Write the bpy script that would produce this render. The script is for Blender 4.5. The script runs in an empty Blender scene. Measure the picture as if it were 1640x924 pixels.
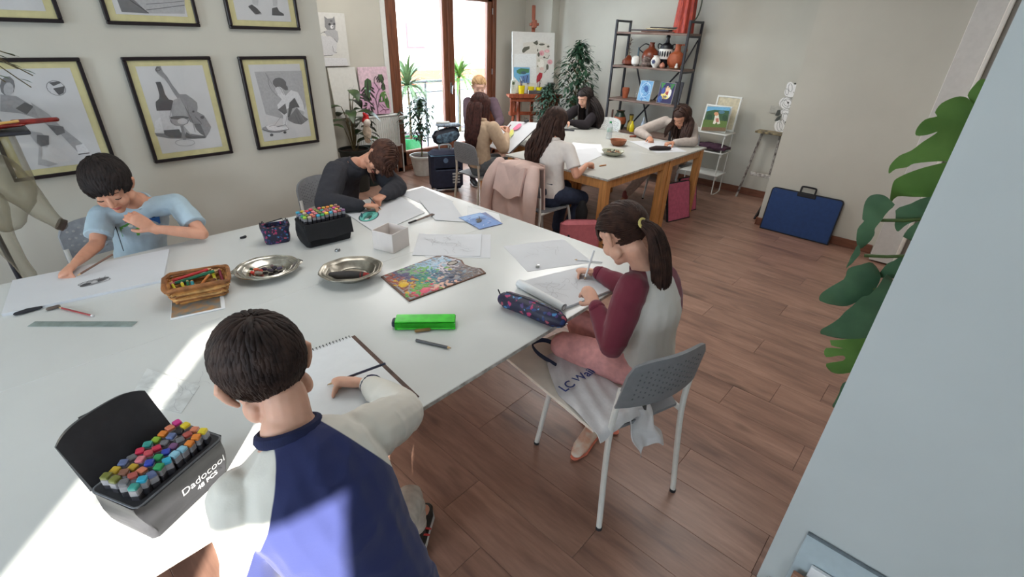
import bpy, bmesh, math, random
from mathutils import Vector as V, Matrix as MX, noise as NZ
from mathutils.geometry import tessellate_polygon
PI = math.pi
SC = bpy.context.scene
COL = SC.collection
# ---------------------------------------------------------------- camera
def setup_camera():
    cd = bpy.data.cameras.new('camera'); co = bpy.data.objects.new('camera', cd); COL.objects.link(co)
    yaw, pit, rol = math.radians(42.02), math.radians(28.27), math.radians(1.991)
    f = V((math.cos(pit)*math.cos(yaw), math.cos(pit)*math.sin(yaw), -math.sin(pit)))
    r = V((math.sin(yaw), -math.cos(yaw), 0)); u = r.cross(f)
    R = r*math.cos(rol)+u*math.sin(rol); U = -r*math.sin(rol)+u*math.cos(rol)
    m = MX((R, U, -f)).transposed().to_4x4(); m.translation = V((0, 0, 1.78))
    co.matrix_world = m
    cd.sensor_width = 36; cd.lens = 762.34/1640*36; cd.clip_start = .05; cd.clip_end = 200
    SC.camera = co
setup_camera()
# ---------------------------------------------------------------- world, sun, daylight, exposure
W = bpy.data.worlds.new('world'); SC.world = W; W.use_nodes = True
bg = W.node_tree.nodes['Background']; bg.inputs[0].default_value = (.74, .87, 1, 1); bg.inputs[1].default_value = 8.0
sd = bpy.data.lights.new('sun', 'SUN'); sd.energy = 14; sd.color = (1, .95, .86); sd.angle = math.radians(.5)
so = bpy.data.objects.new('sun', sd); COL.objects.link(so)
SUN = V((-.64*.951, -.77*.951, .309)).normalized()
so.rotation_euler = SUN.to_track_quat('Z', 'Y').to_euler(); so.location = (-6, -8, 6)
def area(name, loc, aim, sx, sy, power, col):
    d = bpy.data.lights.new(name, 'AREA'); d.shape = 'RECTANGLE'; d.size = sx; d.size_y = sy; d.energy = power; d.color = col
    o = bpy.data.objects.new(name, d); COL.objects.link(o); o.location = loc
    o.rotation_euler = (V(loc)-V(aim)).to_track_quat('Z', 'Y').to_euler()
def portal(name, loc, aim, sx, sy):      # guides the sky's own light through an opening; gives off none itself
    area(name, loc, aim, sx, sy, 1, (1, 1, 1)); bpy.data.lights[name].cycles.is_portal = True
portal('sky_portal_balcony_door', (4.8, 5.98, 1.2), (4.8, 0, 1.2), 1.9, 2.35)
portal('sky_portal_side_window', (-3.42, 1.5, 1.55), (2, 1.5, 1.55), 1.6, 1.3)
portal('sky_portal_rear_window', (-2.59, -2.32, 1.57), (-2.59, 2.5, 1.57), 1.15, 1.45)
# unseen ceiling panels added as fill light (their housings are built with the room)
FILL_LIGHTS = ((4.6, 3.3, 21), (1.3, 2.2, 8), (3.4, .9, 9), (3.1, 4.7, 9.5))
for cx, cy, pw in FILL_LIGHTS: area('added_fill_light', (cx, cy, 2.66), (cx, cy, 0), 1.15, 1.15, pw, (1, .98, .95))
SC.view_settings.view_transform = 'Standard'; SC.view_settings.look = 'None'
SC.view_settings.gamma = 1; SC.view_settings.use_curve_mapping = False
SC.view_settings.exposure = 1.03
# ---------------------------------------------------------------- materials
def lin(c):
    return tuple(((x/255+.055)/1.055)**2.4 if x > 10 else x/255/12.92 for x in c)
MATS = {}
def mat(name, c, rough=.6, metal=0, var=.08, scale=30, bump=0, bscale=60, spec=.5, trans=0, alpha=1, sss=0, stretch=None, c2=None, emit=0, coat=0, sheen=0, ior=1.45):
    """procedural material: c is sRGB 0..255; noise varies the value a little, optional bump"""
    if name in MATS: return MATS[name]
    m = bpy.data.materials.new(name); m.use_nodes = True; MATS[name] = m
    nt = m.node_tree; N = nt.nodes; L = nt.links; b = N['Principled BSDF']
    cl = lin(c); b.inputs['Roughness'].default_value = rough; b.inputs['Metallic'].default_value = metal
    b.inputs['Specular IOR Level'].default_value = spec; b.inputs['IOR'].default_value = ior
    if trans: b.inputs['Transmission Weight'].default_value = trans
    if alpha < 1: b.inputs['Alpha'].default_value = alpha
    if sss: b.inputs['Subsurface Weight'].default_value = sss; b.inputs['Subsurface Radius'].default_value = (.012, .005, .003); b.inputs['Subsurface Scale'].default_value = 1
    if coat: b.inputs['Coat Weight'].default_value = coat; b.inputs['Coat Roughness'].default_value = .1
    if sheen: b.inputs['Sheen Weight'].default_value = sheen
    tc = N.new('ShaderNodeTexCoord'); src = tc.outputs['Object']
    if stretch:
        mp = N.new('ShaderNodeMapping'); mp.inputs['Scale'].default_value = stretch; L.new(src, mp.inputs[0]); src = mp.outputs[0]
    nz = N.new('ShaderNodeTexNoise'); nz.inputs['Scale'].default_value = scale; nz.inputs['Detail'].default_value = 4; L.new(src, nz.inputs['Vector'])
    mx = N.new('ShaderNodeMix'); mx.data_type = 'RGBA'
    d = lin(c2) if c2 else tuple(x*(1-var*2) for x in cl)
    a = cl if c2 else tuple(min(1, x*(1+var)) for x in cl)
    rp = N.new('ShaderNodeMapRange'); rp.inputs[1].default_value = .35; rp.inputs[2].default_value = .65; L.new(nz.outputs[0], rp.inputs[0])
    mx.inputs[6].default_value = (*a, 1); mx.inputs[7].default_value = (*d, 1); L.new(rp.outputs[0], mx.inputs[0]); L.new(mx.outputs[2], b.inputs['Base Color'])
    if emit: L.new(mx.outputs[2], b.inputs['Emission Color']); b.inputs['Emission Strength'].default_value = emit
    if bump:
        n2 = N.new('ShaderNodeTexNoise'); n2.inputs['Scale'].default_value = bscale; n2.inputs['Detail'].default_value = 5; L.new(src, n2.inputs['Vector'])
        bp = N.new('ShaderNodeBump'); bp.inputs['Strength'].default_value = min(1, bump); bp.inputs['Distance'].default_value = .01*bump; L.new(n2.outputs[0], bp.inputs['Height']); L.new(bp.outputs[0], b.inputs['Normal'])
    return m
def ink_mat():
    """flat print: colour comes from the per-face colour of the printed shapes, mottled like pencil or paint"""
    if 'ink' in MATS: return MATS['ink']
    m = bpy.data.materials.new('printed_ink'); m.use_nodes = True; MATS['ink'] = m
    N = m.node_tree.nodes; L = m.node_tree.links; b = N['Principled BSDF']; b.inputs['Roughness'].default_value = .7
    at = N.new('ShaderNodeAttribute'); at.attribute_name = 'Col'
    tc = N.new('ShaderNodeTexCoord'); nz = N.new('ShaderNodeTexNoise'); nz.inputs['Scale'].default_value = 70; L.new(tc.outputs['Object'], nz.inputs['Vector'])
    mr = N.new('ShaderNodeMapRange'); mr.inputs[3].default_value = .82; mr.inputs[4].default_value = 1.18; L.new(nz.outputs[0], mr.inputs[0])
    vm = N.new('ShaderNodeVectorMath'); vm.operation = 'SCALE'; L.new(at.outputs['Color'], vm.inputs[0]); L.new(mr.outputs[0], vm.inputs['Scale'])
    L.new(vm.outputs[0], b.inputs['Base Color'])
    return m
# ---------------------------------------------------------------- mesh kit
def lk(o, parent=None):
    COL.objects.link(o)
    if parent: o.parent = parent
    return o
def basis(z, up=V((0, 0, 1))):
    z = V(z).normalized(); x = V(up).cross(z)
    if x.length < 1e-4: x = V((1, 0, 0)).cross(z)
    if x.length < 1e-4: x = V((0, 1, 0)).cross(z)
    x.normalize(); return x, z.cross(x), z
def spline(P, n):
    P = [V(p) for p in P]; Q = [2*P[0]-P[1]]+P+[2*P[-1]-P[-2]]; o = []
    for i in range(1, len(Q)-2):
        a, b, c, d = Q[i-1:i+3]
        for k in range(n):
            t = k/n; o.append(.5*((2*b)+(c-a)*t+(2*a-5*b+4*c-d)*t*t+(3*b-a-3*c+d)*t**3))
    o.append(P[-1]); return o
class MB:
    def __init__(s): s.bm = bmesh.new(); s.mi = 0; s.T = None
    def v(s, p):
        p = V(p)
        if s.T: p = s.T @ p
        return s.bm.verts.new(p)
    def f(s, vs):
        try: a = s.bm.faces.new(vs); a.material_index = s.mi; return a
        except ValueError: return None
    def box(s, x0, x1, y0, y1, z0, z1, m=None, bev=0):
        if bev:
            b = min(bev, abs(x1-x0)*.45, abs(y1-y0)*.45, abs(z1-z0)*.45)
            rings = []
            for z, i in ((z0, b), (z0+b, 0), (z1-b, 0), (z1, b)):
                rings.append([(x0+i+b, y0+i, z), (x1-i-b, y0+i, z), (x1-i, y0+i+b, z), (x1-i, y1-i-b, z), (x1-i-b, y1-i, z), (x0+i+b, y1-i, z), (x0+i, y1-i-b, z), (x0+i, y0+i+b, z)])
            R = [[s.v(m @ V(p) if m else p) for p in r] for r in rings]
            for a, c in zip(R, R[1:]):
                for k in range(8): s.f((a[k], a[(k+1) % 8], c[(k+1) % 8], c[k]))
            s.f(R[0][::-1]); s.f(R[-1]); return s
        c = [(x0, y0, z0), (x1, y0, z0), (x1, y1, z0), (x0, y1, z0), (x0, y0, z1), (x1, y0, z1), (x1, y1, z1), (x0, y1, z1)]
        c = [s.v(m @ V(p) if m else p) for p in c]
        for q in ((3, 2, 1, 0), (4, 5, 6, 7), (0, 1, 5, 4), (1, 2, 6, 5), (2, 3, 7, 6), (3, 0, 4, 7)): s.f([c[i] for i in q])
        return s
    def tube(s, P, r, seg=8, closed=False, flat=1, side=None, cap=True, rnd=False):
        """tube along P; r number or list; flat scales the second axis; side fixes the first axis; rnd rounds the ends"""
        P = [V(p) for p in P]; n = len(P); r = list(r) if hasattr(r, '__len__') else [r]*n
        fl = list(flat) if hasattr(flat, '__len__') else [flat]*n
        if rnd:
            d0 = (P[0]-P[1]).normalized(); d1 = (P[-1]-P[-2]).normalized()
            hp = [(math.cos(a), math.sin(a)) for a in (1.35, .85, .4)]
            P = [P[0]+d0*r[0]*hs for hc, hs in hp]+P+[P[-1]+d1*r[-1]*hs for hc, hs in hp[::-1]]
            r = [r[0]*hc for hc, hs in hp]+r+[r[-1]*hc for hc, hs in hp[::-1]]; fl = [fl[0]]*3+fl+[fl[-1]]*3; n = len(P)
        px = None; R = []
        for i in range(n):
            if closed: d = P[(i+1) % n]-P[i-1]
            else: d = P[min(i+1, n-1)]-P[max(i-1, 0)]
            if d.length < 1e-7: d = V((0, 0, 1))
            d.normalize()
            if side is not None: px = V(side)
            if px is None: px = basis(d)[0]
            px = px-d*px.dot(d)
            if px.length < 1e-5: px = basis(d)[0]
            px.normalize(); py = d.cross(px)
            R.append([s.v(P[i]+px*(r[i]*math.cos(2*PI*k/seg))+py*(r[i]*fl[i]*math.sin(2*PI*k/seg))) for k in range(seg)])
        for i in range(n if closed else n-1):
            a, c = R[i], R[(i+1) % n]
            for k in range(seg): s.f((a[k], a[(k+1) % seg], c[(k+1) % seg], c[k]))
        if cap and not closed: s.f(R[0][::-1]); s.f(R[-1])
        return s
    def lathe(s, prof, c=(0, 0, 0), seg=24, m=None, sx=1, sy=1, wob=None):
        c = V(c); R = []
        for r, z in prof:
            ring = []
            for k in range(seg):
                a = 2*PI*k/seg; w = wob(a, r) if wob else 1
                p = V((r*w*sx*math.cos(a), r*w*sy*math.sin(a), z)); ring.append(s.v(c+(m @ p if m else p)))
            R.append(ring)
        for a, b in zip(R, R[1:]):
            for k in range(seg): s.f((a[k], a[(k+1) % seg], b[(k+1) % seg], b[k]))
        s.f(R[0][::-1]); s.f(R[-1]); return s
    def ell(s, c, r, m=None, u=14, w=9):
        c = V(c); R = []
        for j in range(1, w):
            t = PI*j/w
            R.append([s.v(c+(m @ p if m else p)) for p in (V((r[0]*math.sin(t)*math.cos(2*PI*k/u), r[1]*math.sin(t)*math.sin(2*PI*k/u), r[2]*math.cos(t))) for k in range(u))])
        tp = s.v(c+(m @ V((0, 0, r[2])) if m else V((0, 0, r[2])))); bt = s.v(c-(m @ V((0, 0, r[2])) if m else V((0, 0, r[2]))))
        for k in range(u): s.f((tp, R[0][k], R[0][(k+1) % u])); s.f((bt, R[-1][(k+1) % u], R[-1][k]))
        for a, b in zip(R, R[1:]):
            for k in range(u): s.f((a[k], b[k], b[(k+1) % u], a[(k+1) % u]))
        return s
    def prism(s, poly, z0, z1, m=None):
        """polygon (counter-clockwise, may be concave) extruded from z0 to z1 in the frame m"""
        g = lambda x, y, z: s.v(m @ V((x, y, z)) if m else (x, y, z))
        a = [g(x, y, z0) for x, y in poly]; b = [g(x, y, z1) for x, y in poly]; n = len(poly)
        for k in range(n): s.f((a[k], a[(k+1) % n], b[(k+1) % n], b[k]))
        for t in tessellate_polygon([[V((x, y, 0)) for x, y in poly]]):
            s.f([b[i] for i in t]); s.f([a[i] for i in t[::-1]])
        return s
    def grid(s, fn, nu, nv, cu=False, th=0):
        """surface from fn(u,v); th gives it a back face and rims"""
        G = [[V(fn(i/nu, j/nv)) for j in range(nv+1)] for i in range(nu+(0 if cu else 1))]
        A = [[s.v(p) for p in row] for row in G]; n = len(A)
        for i in range(n if cu else n-1):
            for j in range(nv): s.f((A[i][j], A[(i+1) % n][j], A[(i+1) % n][j+1], A[i][j+1]))
        if th:
            B = []
            for i in range(n):
                row = []
                for j in range(nv+1):
                    du = G[(i+1) % n if cu else min(i+1, n-1)][j]-G[(i-1) % n if cu else max(i-1, 0)][j]; dv = G[i][min(j+1, nv)]-G[i][max(j-1, 0)]
                    nn = du.cross(dv); nn = nn.normalized() if nn.length > 1e-9 else V((0, 0, 1)); row.append(s.v(G[i][j]-nn*th))
                B.append(row)
            for i in range(n if cu else n-1):
                for j in range(nv): s.f((B[i][j], B[i][j+1], B[(i+1) % n][j+1], B[(i+1) % n][j]))
                s.f((A[i][0], B[i][0], B[(i+1) % n][0], A[(i+1) % n][0])); s.f((A[i][nv], A[(i+1) % n][nv], B[(i+1) % n][nv], B[i][nv]))
            if not cu:
                for j in range(nv): s.f((A[0][j], A[0][j+1], B[0][j+1], B[0][j])); s.f((A[-1][j], B[-1][j], B[-1][j+1], A[-1][j+1]))
        return s
    def build(s, name, m, parent=None, smooth=True, fix=True, ang=35):
        if fix: bmesh.ops.recalc_face_normals(s.bm, faces=s.bm.faces)
        me = bpy.data.meshes.new(name); s.bm.to_mesh(me); s.bm.free()
        for x in (m if isinstance(m, (list, tuple)) else [m]): me.materials.append(x)
        if smooth:
            me.shade_smooth()
            try: me.set_sharp_from_angle(angle=math.radians(ang))
            except Exception: pass
        return lk(bpy.data.objects.new(name, me), parent)
def tag(o, label, cat, group=None, kind=None):
    if label: o['label'] = label
    if cat: o['category'] = cat
    if group: o['group'] = group
    if kind: o['kind'] = kind
    return o
def thing(name, label, cat, loc=(0, 0, 0), rz=0, group=None):
    o = bpy.data.objects.new(name, None); o.empty_display_size = .05; COL.objects.link(o); o.location = loc; o.rotation_euler = (0, 0, rz)
    return tag(o, label, cat, group)
def struct(o): o['kind'] = 'structure'; return o
def dup(o, parent=None, loc=None, rz=None, label=None, name=None):
    c = o.copy(); COL.objects.link(c); c.parent = parent
    if loc is not None: c.location = loc
    if rz is not None: c.rotation_euler = (0, 0, rz)
    if label: c['label'] = label
    for ch in list(o.children): dup(ch, c)
    return c
def frame(o, x, y):
    """matrix with origin o, first axis x, second axis y (orthogonalised), normal x cross y"""
    x = V(x).normalized(); y = V(y); z = x.cross(y).normalized(); y = z.cross(x)
    m = MX((x, y, z)).transposed().to_4x4(); m.translation = V(o); return m
class Art:
    """flat print laid on a surface: coloured shapes in metres on the frame m, each a hair above the last"""
    def __init__(s, m, z=.0004): s.m = m; s.bm = bmesh.new(); s.cl = s.bm.loops.layers.color.new('Col'); s.z = z; s.dz = .00012
    def poly(s, P, c):
        s.z += s.dz; vs = [s.bm.verts.new(s.m @ V((x, y, s.z))) for x, y in P]; cc = (*[x/255 for x in c], 1)
        for t in tessellate_polygon([[V((x, y, 0)) for x, y in P]]):
            try: f = s.bm.faces.new([vs[i] for i in t])
            except ValueError: continue
            f.normal_update()
            if f.normal.dot(s.m.to_3x3() @ V((0, 0, 1))) < 0: f.normal_flip()
            for l in f.loops: l[s.cl] = cc
        return s
    def line(s, P, w, c, close=False):
        s.z += s.dz; P = [V(p) for p in P]; n = len(P); L = []; cc = (*[x/255 for x in c], 1)
        for i in range(n):
            d = (P[(i+1) % n]-P[i-1]) if close else P[min(i+1, n-1)]-P[max(i-1, 0)]
            if d.length < 1e-9: d = V((1, 0))
            q = V((-d.y, d.x)).normalized()*w/2
            L.append([s.bm.verts.new(s.m @ V((p.x, p.y, s.z))) for p in (P[i]+q, P[i]-q)])
        for i in range(n if close else n-1):
            a, b = L[i], L[(i+1) % n]
            try: f = s.bm.faces.new((a[0], a[1], b[1], b[0]))
            except ValueError: continue
            for l in f.loops: l[s.cl] = cc
        return s
    def oval(s, x, y, rx, ry, c, a=0, n=16):
        ca, sa = math.cos(a), math.sin(a)
        return s.poly([(x+rx*math.cos(2*PI*k/n)*ca-ry*math.sin(2*PI*k/n)*sa, y+rx*math.cos(2*PI*k/n)*sa+ry*math.sin(2*PI*k/n)*ca) for k in range(n)], c)
    def ring(s, x, y, rx, ry, w, c, n=18): return s.line([(x+rx*math.cos(2*PI*k/n), y+ry*math.sin(2*PI*k/n)) for k in range(n)], w, c, True)
    def leaf(s, x, y, L, w, a, c):
        ca, sa = math.cos(a), math.sin(a)
        return s.poly([(x+u*L*ca-v*w*sa, y+u*L*sa+v*w*ca) for u, v in ((0, 0), (.25, .4), (.55, .5), (.85, .25), (1, 0), (.85, -.25), (.55, -.5), (.25, -.4))], c)
    def build(s, name, parent=None):
        me = bpy.data.meshes.new(name); s.bm.to_mesh(me); s.bm.free(); me.materials.append(ink_mat())
        return lk(bpy.data.objects.new(name, me), parent)
rnd = random.Random(7)
# ================================================================= the room
m_wall = mat('wall_paint', (196, 193, 182), .85, var=.015, scale=3, bump=.05, bscale=200)
m_wallw = mat('wall_paint_white', (188, 194, 194), .8, var=.015, scale=3, bump=.05, bscale=200)
m_ceil = mat('ceiling_paint', (225, 225, 220), .9, var=.01)
m_door = mat('door_wood', (122, 74, 52), .38, var=.18, scale=6, stretch=(8, 8, .6), bump=.05)
m_base = mat('baseboard_wood', (120, 76, 58), .45, var=.12, scale=8, stretch=(6, .6, 6))
m_metal = mat('painted_metal_white', (225, 226, 222), .35, var=.02)
m_steel = mat('brushed_steel', (170, 172, 174), .3, metal=1, var=.05)
m_glass = None
def glass_mat(name, tint=(1, 1, 1), refl=.06, rough=0.02):
    m = bpy.data.materials.new(name); m.use_nodes = True; N = m.node_tree.nodes; L = m.node_tree.links; N.clear()
    o = N.new('ShaderNodeOutputMaterial'); t = N.new('ShaderNodeBsdfTransparent'); g = N.new('ShaderNodeBsdfGlossy'); x = N.new('ShaderNodeMixShader'); fr = N.new('ShaderNodeLayerWeight'); fr.inputs[0].default_value = .5
    pw = N.new('ShaderNodeMath'); pw.operation = 'POWER'; pw.inputs[1].default_value = 4; L.new(fr.outputs['Facing'], pw.inputs[0])
    ad = N.new('ShaderNodeMath'); ad.operation = 'MULTIPLY_ADD'; ad.inputs[1].default_value = .7; ad.inputs[2].default_value = refl; L.new(pw.outputs[0], ad.inputs[0]); L.new(ad.outputs[0], x.inputs[0])
    t.inputs[0].default_value = (*tint, 1); g.inputs['Roughness'].default_value = rough; L.new(t.outputs[0], x.inputs[1]); L.new(g.outputs[0], x.inputs[2]); L.new(x.outputs[0], o.inputs[0]); return m
m_glass = glass_mat('window_glass')
def planks_mat():
    m = bpy.data.materials.new('floor_laminate'); m.use_nodes = True; N = m.node_tree.nodes; L = m.node_tree.links; b = N['Principled BSDF']
    b.inputs['Roughness'].default_value = .34; b.inputs['Specular IOR Level'].default_value = .5
    tc = N.new('ShaderNodeTexCoord'); oi = N.new('ShaderNodeObjectInfo')
    sc = N.new('ShaderNodeMath'); sc.operation = 'MULTIPLY'; sc.inputs[1].default_value = 37; L.new(oi.outputs['Random'], sc.inputs[0])
    cb = N.new('ShaderNodeCombineXYZ'); L.new(sc.outputs[0], cb.inputs[0]); L.new(sc.outputs[0], cb.inputs[2])
    ad = N.new('ShaderNodeVectorMath'); ad.operation = 'ADD'; L.new(tc.outputs['Object'], ad.inputs[0]); L.new(cb.outputs[0], ad.inputs[1])
    mp = N.new('ShaderNodeMapping'); mp.inputs['Scale'].default_value = (1, .14, 1); L.new(ad.outputs[0], mp.inputs[0])
    n1 = N.new('ShaderNodeTexNoise'); n1.inputs['Scale'].default_value = 12; n1.inputs['Detail'].default_value = 6; n1.inputs['Distortion'].default_value = .6; L.new(mp.outputs[0], n1.inputs['Vector'])
    n2 = N.new('ShaderNodeTexNoise'); n2.inputs['Scale'].default_value = 70; n2.inputs['Detail'].default_value = 4; L.new(mp.outputs[0], n2.inputs['Vector'])
    n3 = N.new('ShaderNodeTexNoise'); n3.inputs['Scale'].default_value = 3.2; n3.inputs['Detail'].default_value = 2
    mp3 = N.new('ShaderNodeMapping'); mp3.inputs['Scale'].default_value = (1.6, .7, 1); L.new(ad.outputs[0], mp3.inputs[0]); L.new(mp3.outputs[0], n3.inputs['Vector'])
    cr = N.new('ShaderNodeValToRGB'); e = cr.color_ramp.elements; e[0].position = .3; e[0].color = (*lin((120, 90, 78)), 1); e[1].position = .72; e[1].color = (*lin((164, 128, 111)), 1)
    e2 = e.new(.5); e2.color = (*lin((147, 112, 96)), 1); L.new(n1.outputs[0], cr.inputs[0])
    kn = N.new('ShaderNodeMapRange'); kn.inputs[1].default_value = .66; kn.inputs[2].default_value = .78; kn.inputs[3].default_value = 1; kn.inputs[4].default_value = .5; L.new(n3.outputs[0], kn.inputs[0])
    gr = N.new('ShaderNodeMapRange'); gr.inputs[1].default_value = .3; gr.inputs[2].default_value = .7; gr.inputs[3].default_value = .86; gr.inputs[4].default_value = 1.1; L.new(n2.outputs[0], gr.inputs[0])
    rv = N.new('ShaderNodeMapRange'); rv.inputs[3].default_value = .93; rv.inputs[4].default_value = 1.07; L.new(oi.outputs['Random'], rv.inputs[0])
    a = N.new('ShaderNodeMath'); a.operation = 'MULTIPLY'; L.new(kn.outputs[0], a.inputs[0]); L.new(gr.outputs[0], a.inputs[1])
    a2 = N.new('ShaderNodeMath'); a2.operation = 'MULTIPLY'; L.new(a.outputs[0], a2.inputs[0]); L.new(rv.outputs[0], a2.inputs[1])
    vs = N.new('ShaderNodeVectorMath'); vs.operation = 'SCALE'; L.new(cr.outputs[0], vs.inputs[0]); L.new(a2.outputs[0], vs.inputs['Scale']); L.new(vs.outputs[0], b.inputs['Base Color'])
    bp = N.new('ShaderNodeBump'); bp.inputs['Strength'].default_value = .15; bp.inputs['Distance'].default_value = .002; L.new(n2.outputs[0], bp.inputs['Height']); L.new(bp.outputs[0], b.inputs['Normal'])
    return m
m_floor = planks_mat()
FL = struct(MB().box(-3.4, 7.2, -2.3, 5.75, -.06, -.008).build('floor', mat('floor_underlay', (50, 36, 30), .8)))
def planks():
    meshes = {}; PW, PL = .214, 1.28
    ends = {0: 1.077, 2: 1.307, 1: .557, 8: .30}
    c0 = .806
    for c in range(-6, 28):
        x0 = c0+c*PW
        if x0 > 6.6: break
        off = ends.get(c, (c*.437) % PL)
        y = off-PL*3
        ymin = -.75 if x0 > 1.2 else .1
        while y < 5.7:
            a, b = max(y, ymin), min(y+PL, 5.7)
            hid = (x0 < 1.95 and a > 3.75) or (x0 > 5.5 and b < 1.35)
            if b-a > .02 and not hid:
                k = round(b-a, 3)
                if k not in meshes:
                    o = MB().box(.0006, PW-.0006, .0006, b-a-.0006, -.008, 0, bev=.0012).build('plank', m_floor, FL); meshes[k] = o.data
                else: o = lk(bpy.data.objects.new('plank', meshes[k]), FL)
                o.location = (x0, a, 0)
            y += PL
planks()
WY, PY, BX, PX = 5.7, 3.7, 6.6, 5.5     # window wall, picture wall, back wall, partition
CH = 2.72
struct(MB().box(-3.45, 7.2, -2.35, 5.95, CH, CH+.1).build('ceiling', m_ceil))
struct(MB().box(-3.4, 1.93, PY, 5.75, 0, CH).build('wall_left', m_wall))
w = MB(); w.box(1.93, 3.84, WY, WY+.22, 0, CH); w.box(5.76, BX+.2, WY, WY+.22, 0, CH); w.box(3.84, 5.76, WY, WY+.22, 2.32, CH); w.box(6.42, BX, 5.17, WY, 0, CH)
struct(w.build('wall_window', m_wall))
struct(MB().box(BX, BX+.2, 1.3, WY+.2, 0, CH).build('wall_back', m_wall))
struct(MB().box(PX, BX+.2, -.5, 1.368, 0, CH).build('wall_partition', m_wall))
struct(MB().box(1.448, 1.56, -2.3, .012, 0, CH).build('wall_right', m_wallw))
struct(MB().box(1.56, PX+.1, -.95, -.8, 0, CH).build('wall_passage', m_wall))
# enclosure behind the camera, with two real windows that let the daylight in
w = MB(); w.box(-3.4, -3.2, -2.3, .7, 0, CH); w.box(-3.4, -3.2, 2.3, PY+.1, 0, CH); w.box(-3.4, -3.2, .7, 2.3, 0, .9); w.box(-3.4, -3.2, .7, 2.3, 2.2, CH)
struct(w.build('wall_side', m_wall))
w = MB(); w.box(-3.4, -3.15, -2.3, -2.1, 0, CH); w.box(-2.03, 1.56, -2.3, -2.1, 0, CH); w.box(-3.15, -2.03, -2.3, -2.1, 0, .85); w.box(-3.15, -2.03, -2.3, -2.1, 2.52, CH)
struct(w.build('wall_rear', m_wall))
# baseboards
b = MB(); b.box(BX-.016, BX, 1.37, 5.17, 0, .085, bev=.004); struct(b.build('baseboard_back', m_base))
b = MB(); b.box(PX-.016, PX, .3, 1.368, 0, .085, bev=.004); b.box(PX-.016, PX+.4, 1.368, 1.384, 0, .085, bev=.004); struct(b.build('baseboard_partition', m_base))
b = MB(); b.box(1.93, 3.83, WY-.016, WY, 0, .085, bev=.004); b.box(5.77, 6.42, WY-.016, WY, 0, .085, bev=.004); b.box(6.404, 6.42, 5.154, WY-.016, 0, .085, bev=.004); struct(b.build('baseboard_window', m_base))
b = MB(); b.box(-3.2, 1.946, PY-.016, PY, 0, .085, bev=.004); struct(b.build('baseboard_left', m_base))
# passage door and its white trim, right of the partition
struct(MB().box(5.28, PX, .105, .28, .012, CH, bev=.004).build('trim_1', mat('white_lacquer', (205, 202, 198), .5, var=.02)))
struct(MB().box(5.22, PX, .075, .105, 0, CH, bev=.006).build('trim_2', mat('white_trim', (226, 222, 214), .4, var=.02)))
d = struct(MB().box(5.34, PX, -.8, .075, 0, 2.2, bev=.004).build('door_2', mat('grey_door', (168, 164, 158), .5, var=.02)))
MB().box(5.325, 5.34, -.72, 0, .2, 1.0, bev=.01).build('door_panel', MATS['grey_door'], d)
MB().tube([(5.34, -.1, 1.0), (5.28, -.1, 1.0), (5.28, -.22, 1.0)], .009).build('door_handle', m_steel, d)
# balcony door: wooden frame, two leaves with glass
d = bpy.data.objects.new('door_1', None); COL.objects.link(d); d.location = (0, WY, 0); struct(d)
x0, x1, top = 3.84, 5.76, 2.32
f = MB(); f.box(x0, x0+.075, -.02, .09, 0, top, bev=.006); f.box(x1-.075, x1, -.02, .09, 0, top, bev=.006); f.box(x0, x1, -.02, .09, top-.075, top, bev=.006); f.box(x0, x1, -.02, .12, 0, .06, bev=.006)
f.build('door_frame', m_door, d)
xm = 4.845
for k, (a, c) in enumerate(((x0+.075, xm-.005), (xm+.005, x1-.075))):
    g = MB(); s = .095
    g.box(a, a+s, .0, .07, .06, top-.075, bev=.01); g.box(c-s, c, .0, .07, .06, top-.075, bev=.01); g.box(a, c, .0, .07, .06, .26, bev=.01); g.box(a, c, .0, .07, top-.17, top-.075, bev=.01)
    o = g.build('door_leaf', m_door, d)
    MB().box(a+s-.005, c-s+.005, .03, .04, .25, top-.165).build('pane', m_glass, o)
MB().box(xm-.028, xm+.028, -.018, .004, .06, top-.075, bev=.008).build('meeting_strip', m_door, d)
h = MB(); h.box(xm-.014, xm+.014, -.026, -.016, .98, 1.12, bev=.004); h.tube([(xm, -.02, 1.08), (xm, -.06, 1.08), (xm-.01, -.065, 1.06), (xm-.012, -.062, .97)], .008); h.build('door_handle', m_steel, d)
for hz in (.35, 1.2, 2.0):
    MB().tube([(x1-.078, -.012, hz), (x1-.078, -.012, hz+.08)], .008).build('hinge', m_steel, d)
struct(MB().box(3.77, 3.84, WY-.012, WY, 0, 2.39, bev=.003).build('trim_3', m_metal))
# windows behind the camera
for n, (ax, p, a, c, z0, z1) in enumerate((('x', -3.4, .7, 2.3, .9, 2.2), ('y', -2.3, -3.15, -2.03, .85, 2.52))):
    g = MB()
    for u0, u1, v0, v1 in ((a, a+.05, z0, z1), (c-.05, c, z0, z1), (a, c, z0, z0+.05), (a, c, z1-.05, z1)):
        if ax == 'x': g.box(p+.06, p+.12, u0, u1, v0, v1)
        else: g.box(u0, u1, p+.06, p+.12, v0, v1)
    struct(g.build('window_%d' % (n+1), m_door))

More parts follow.
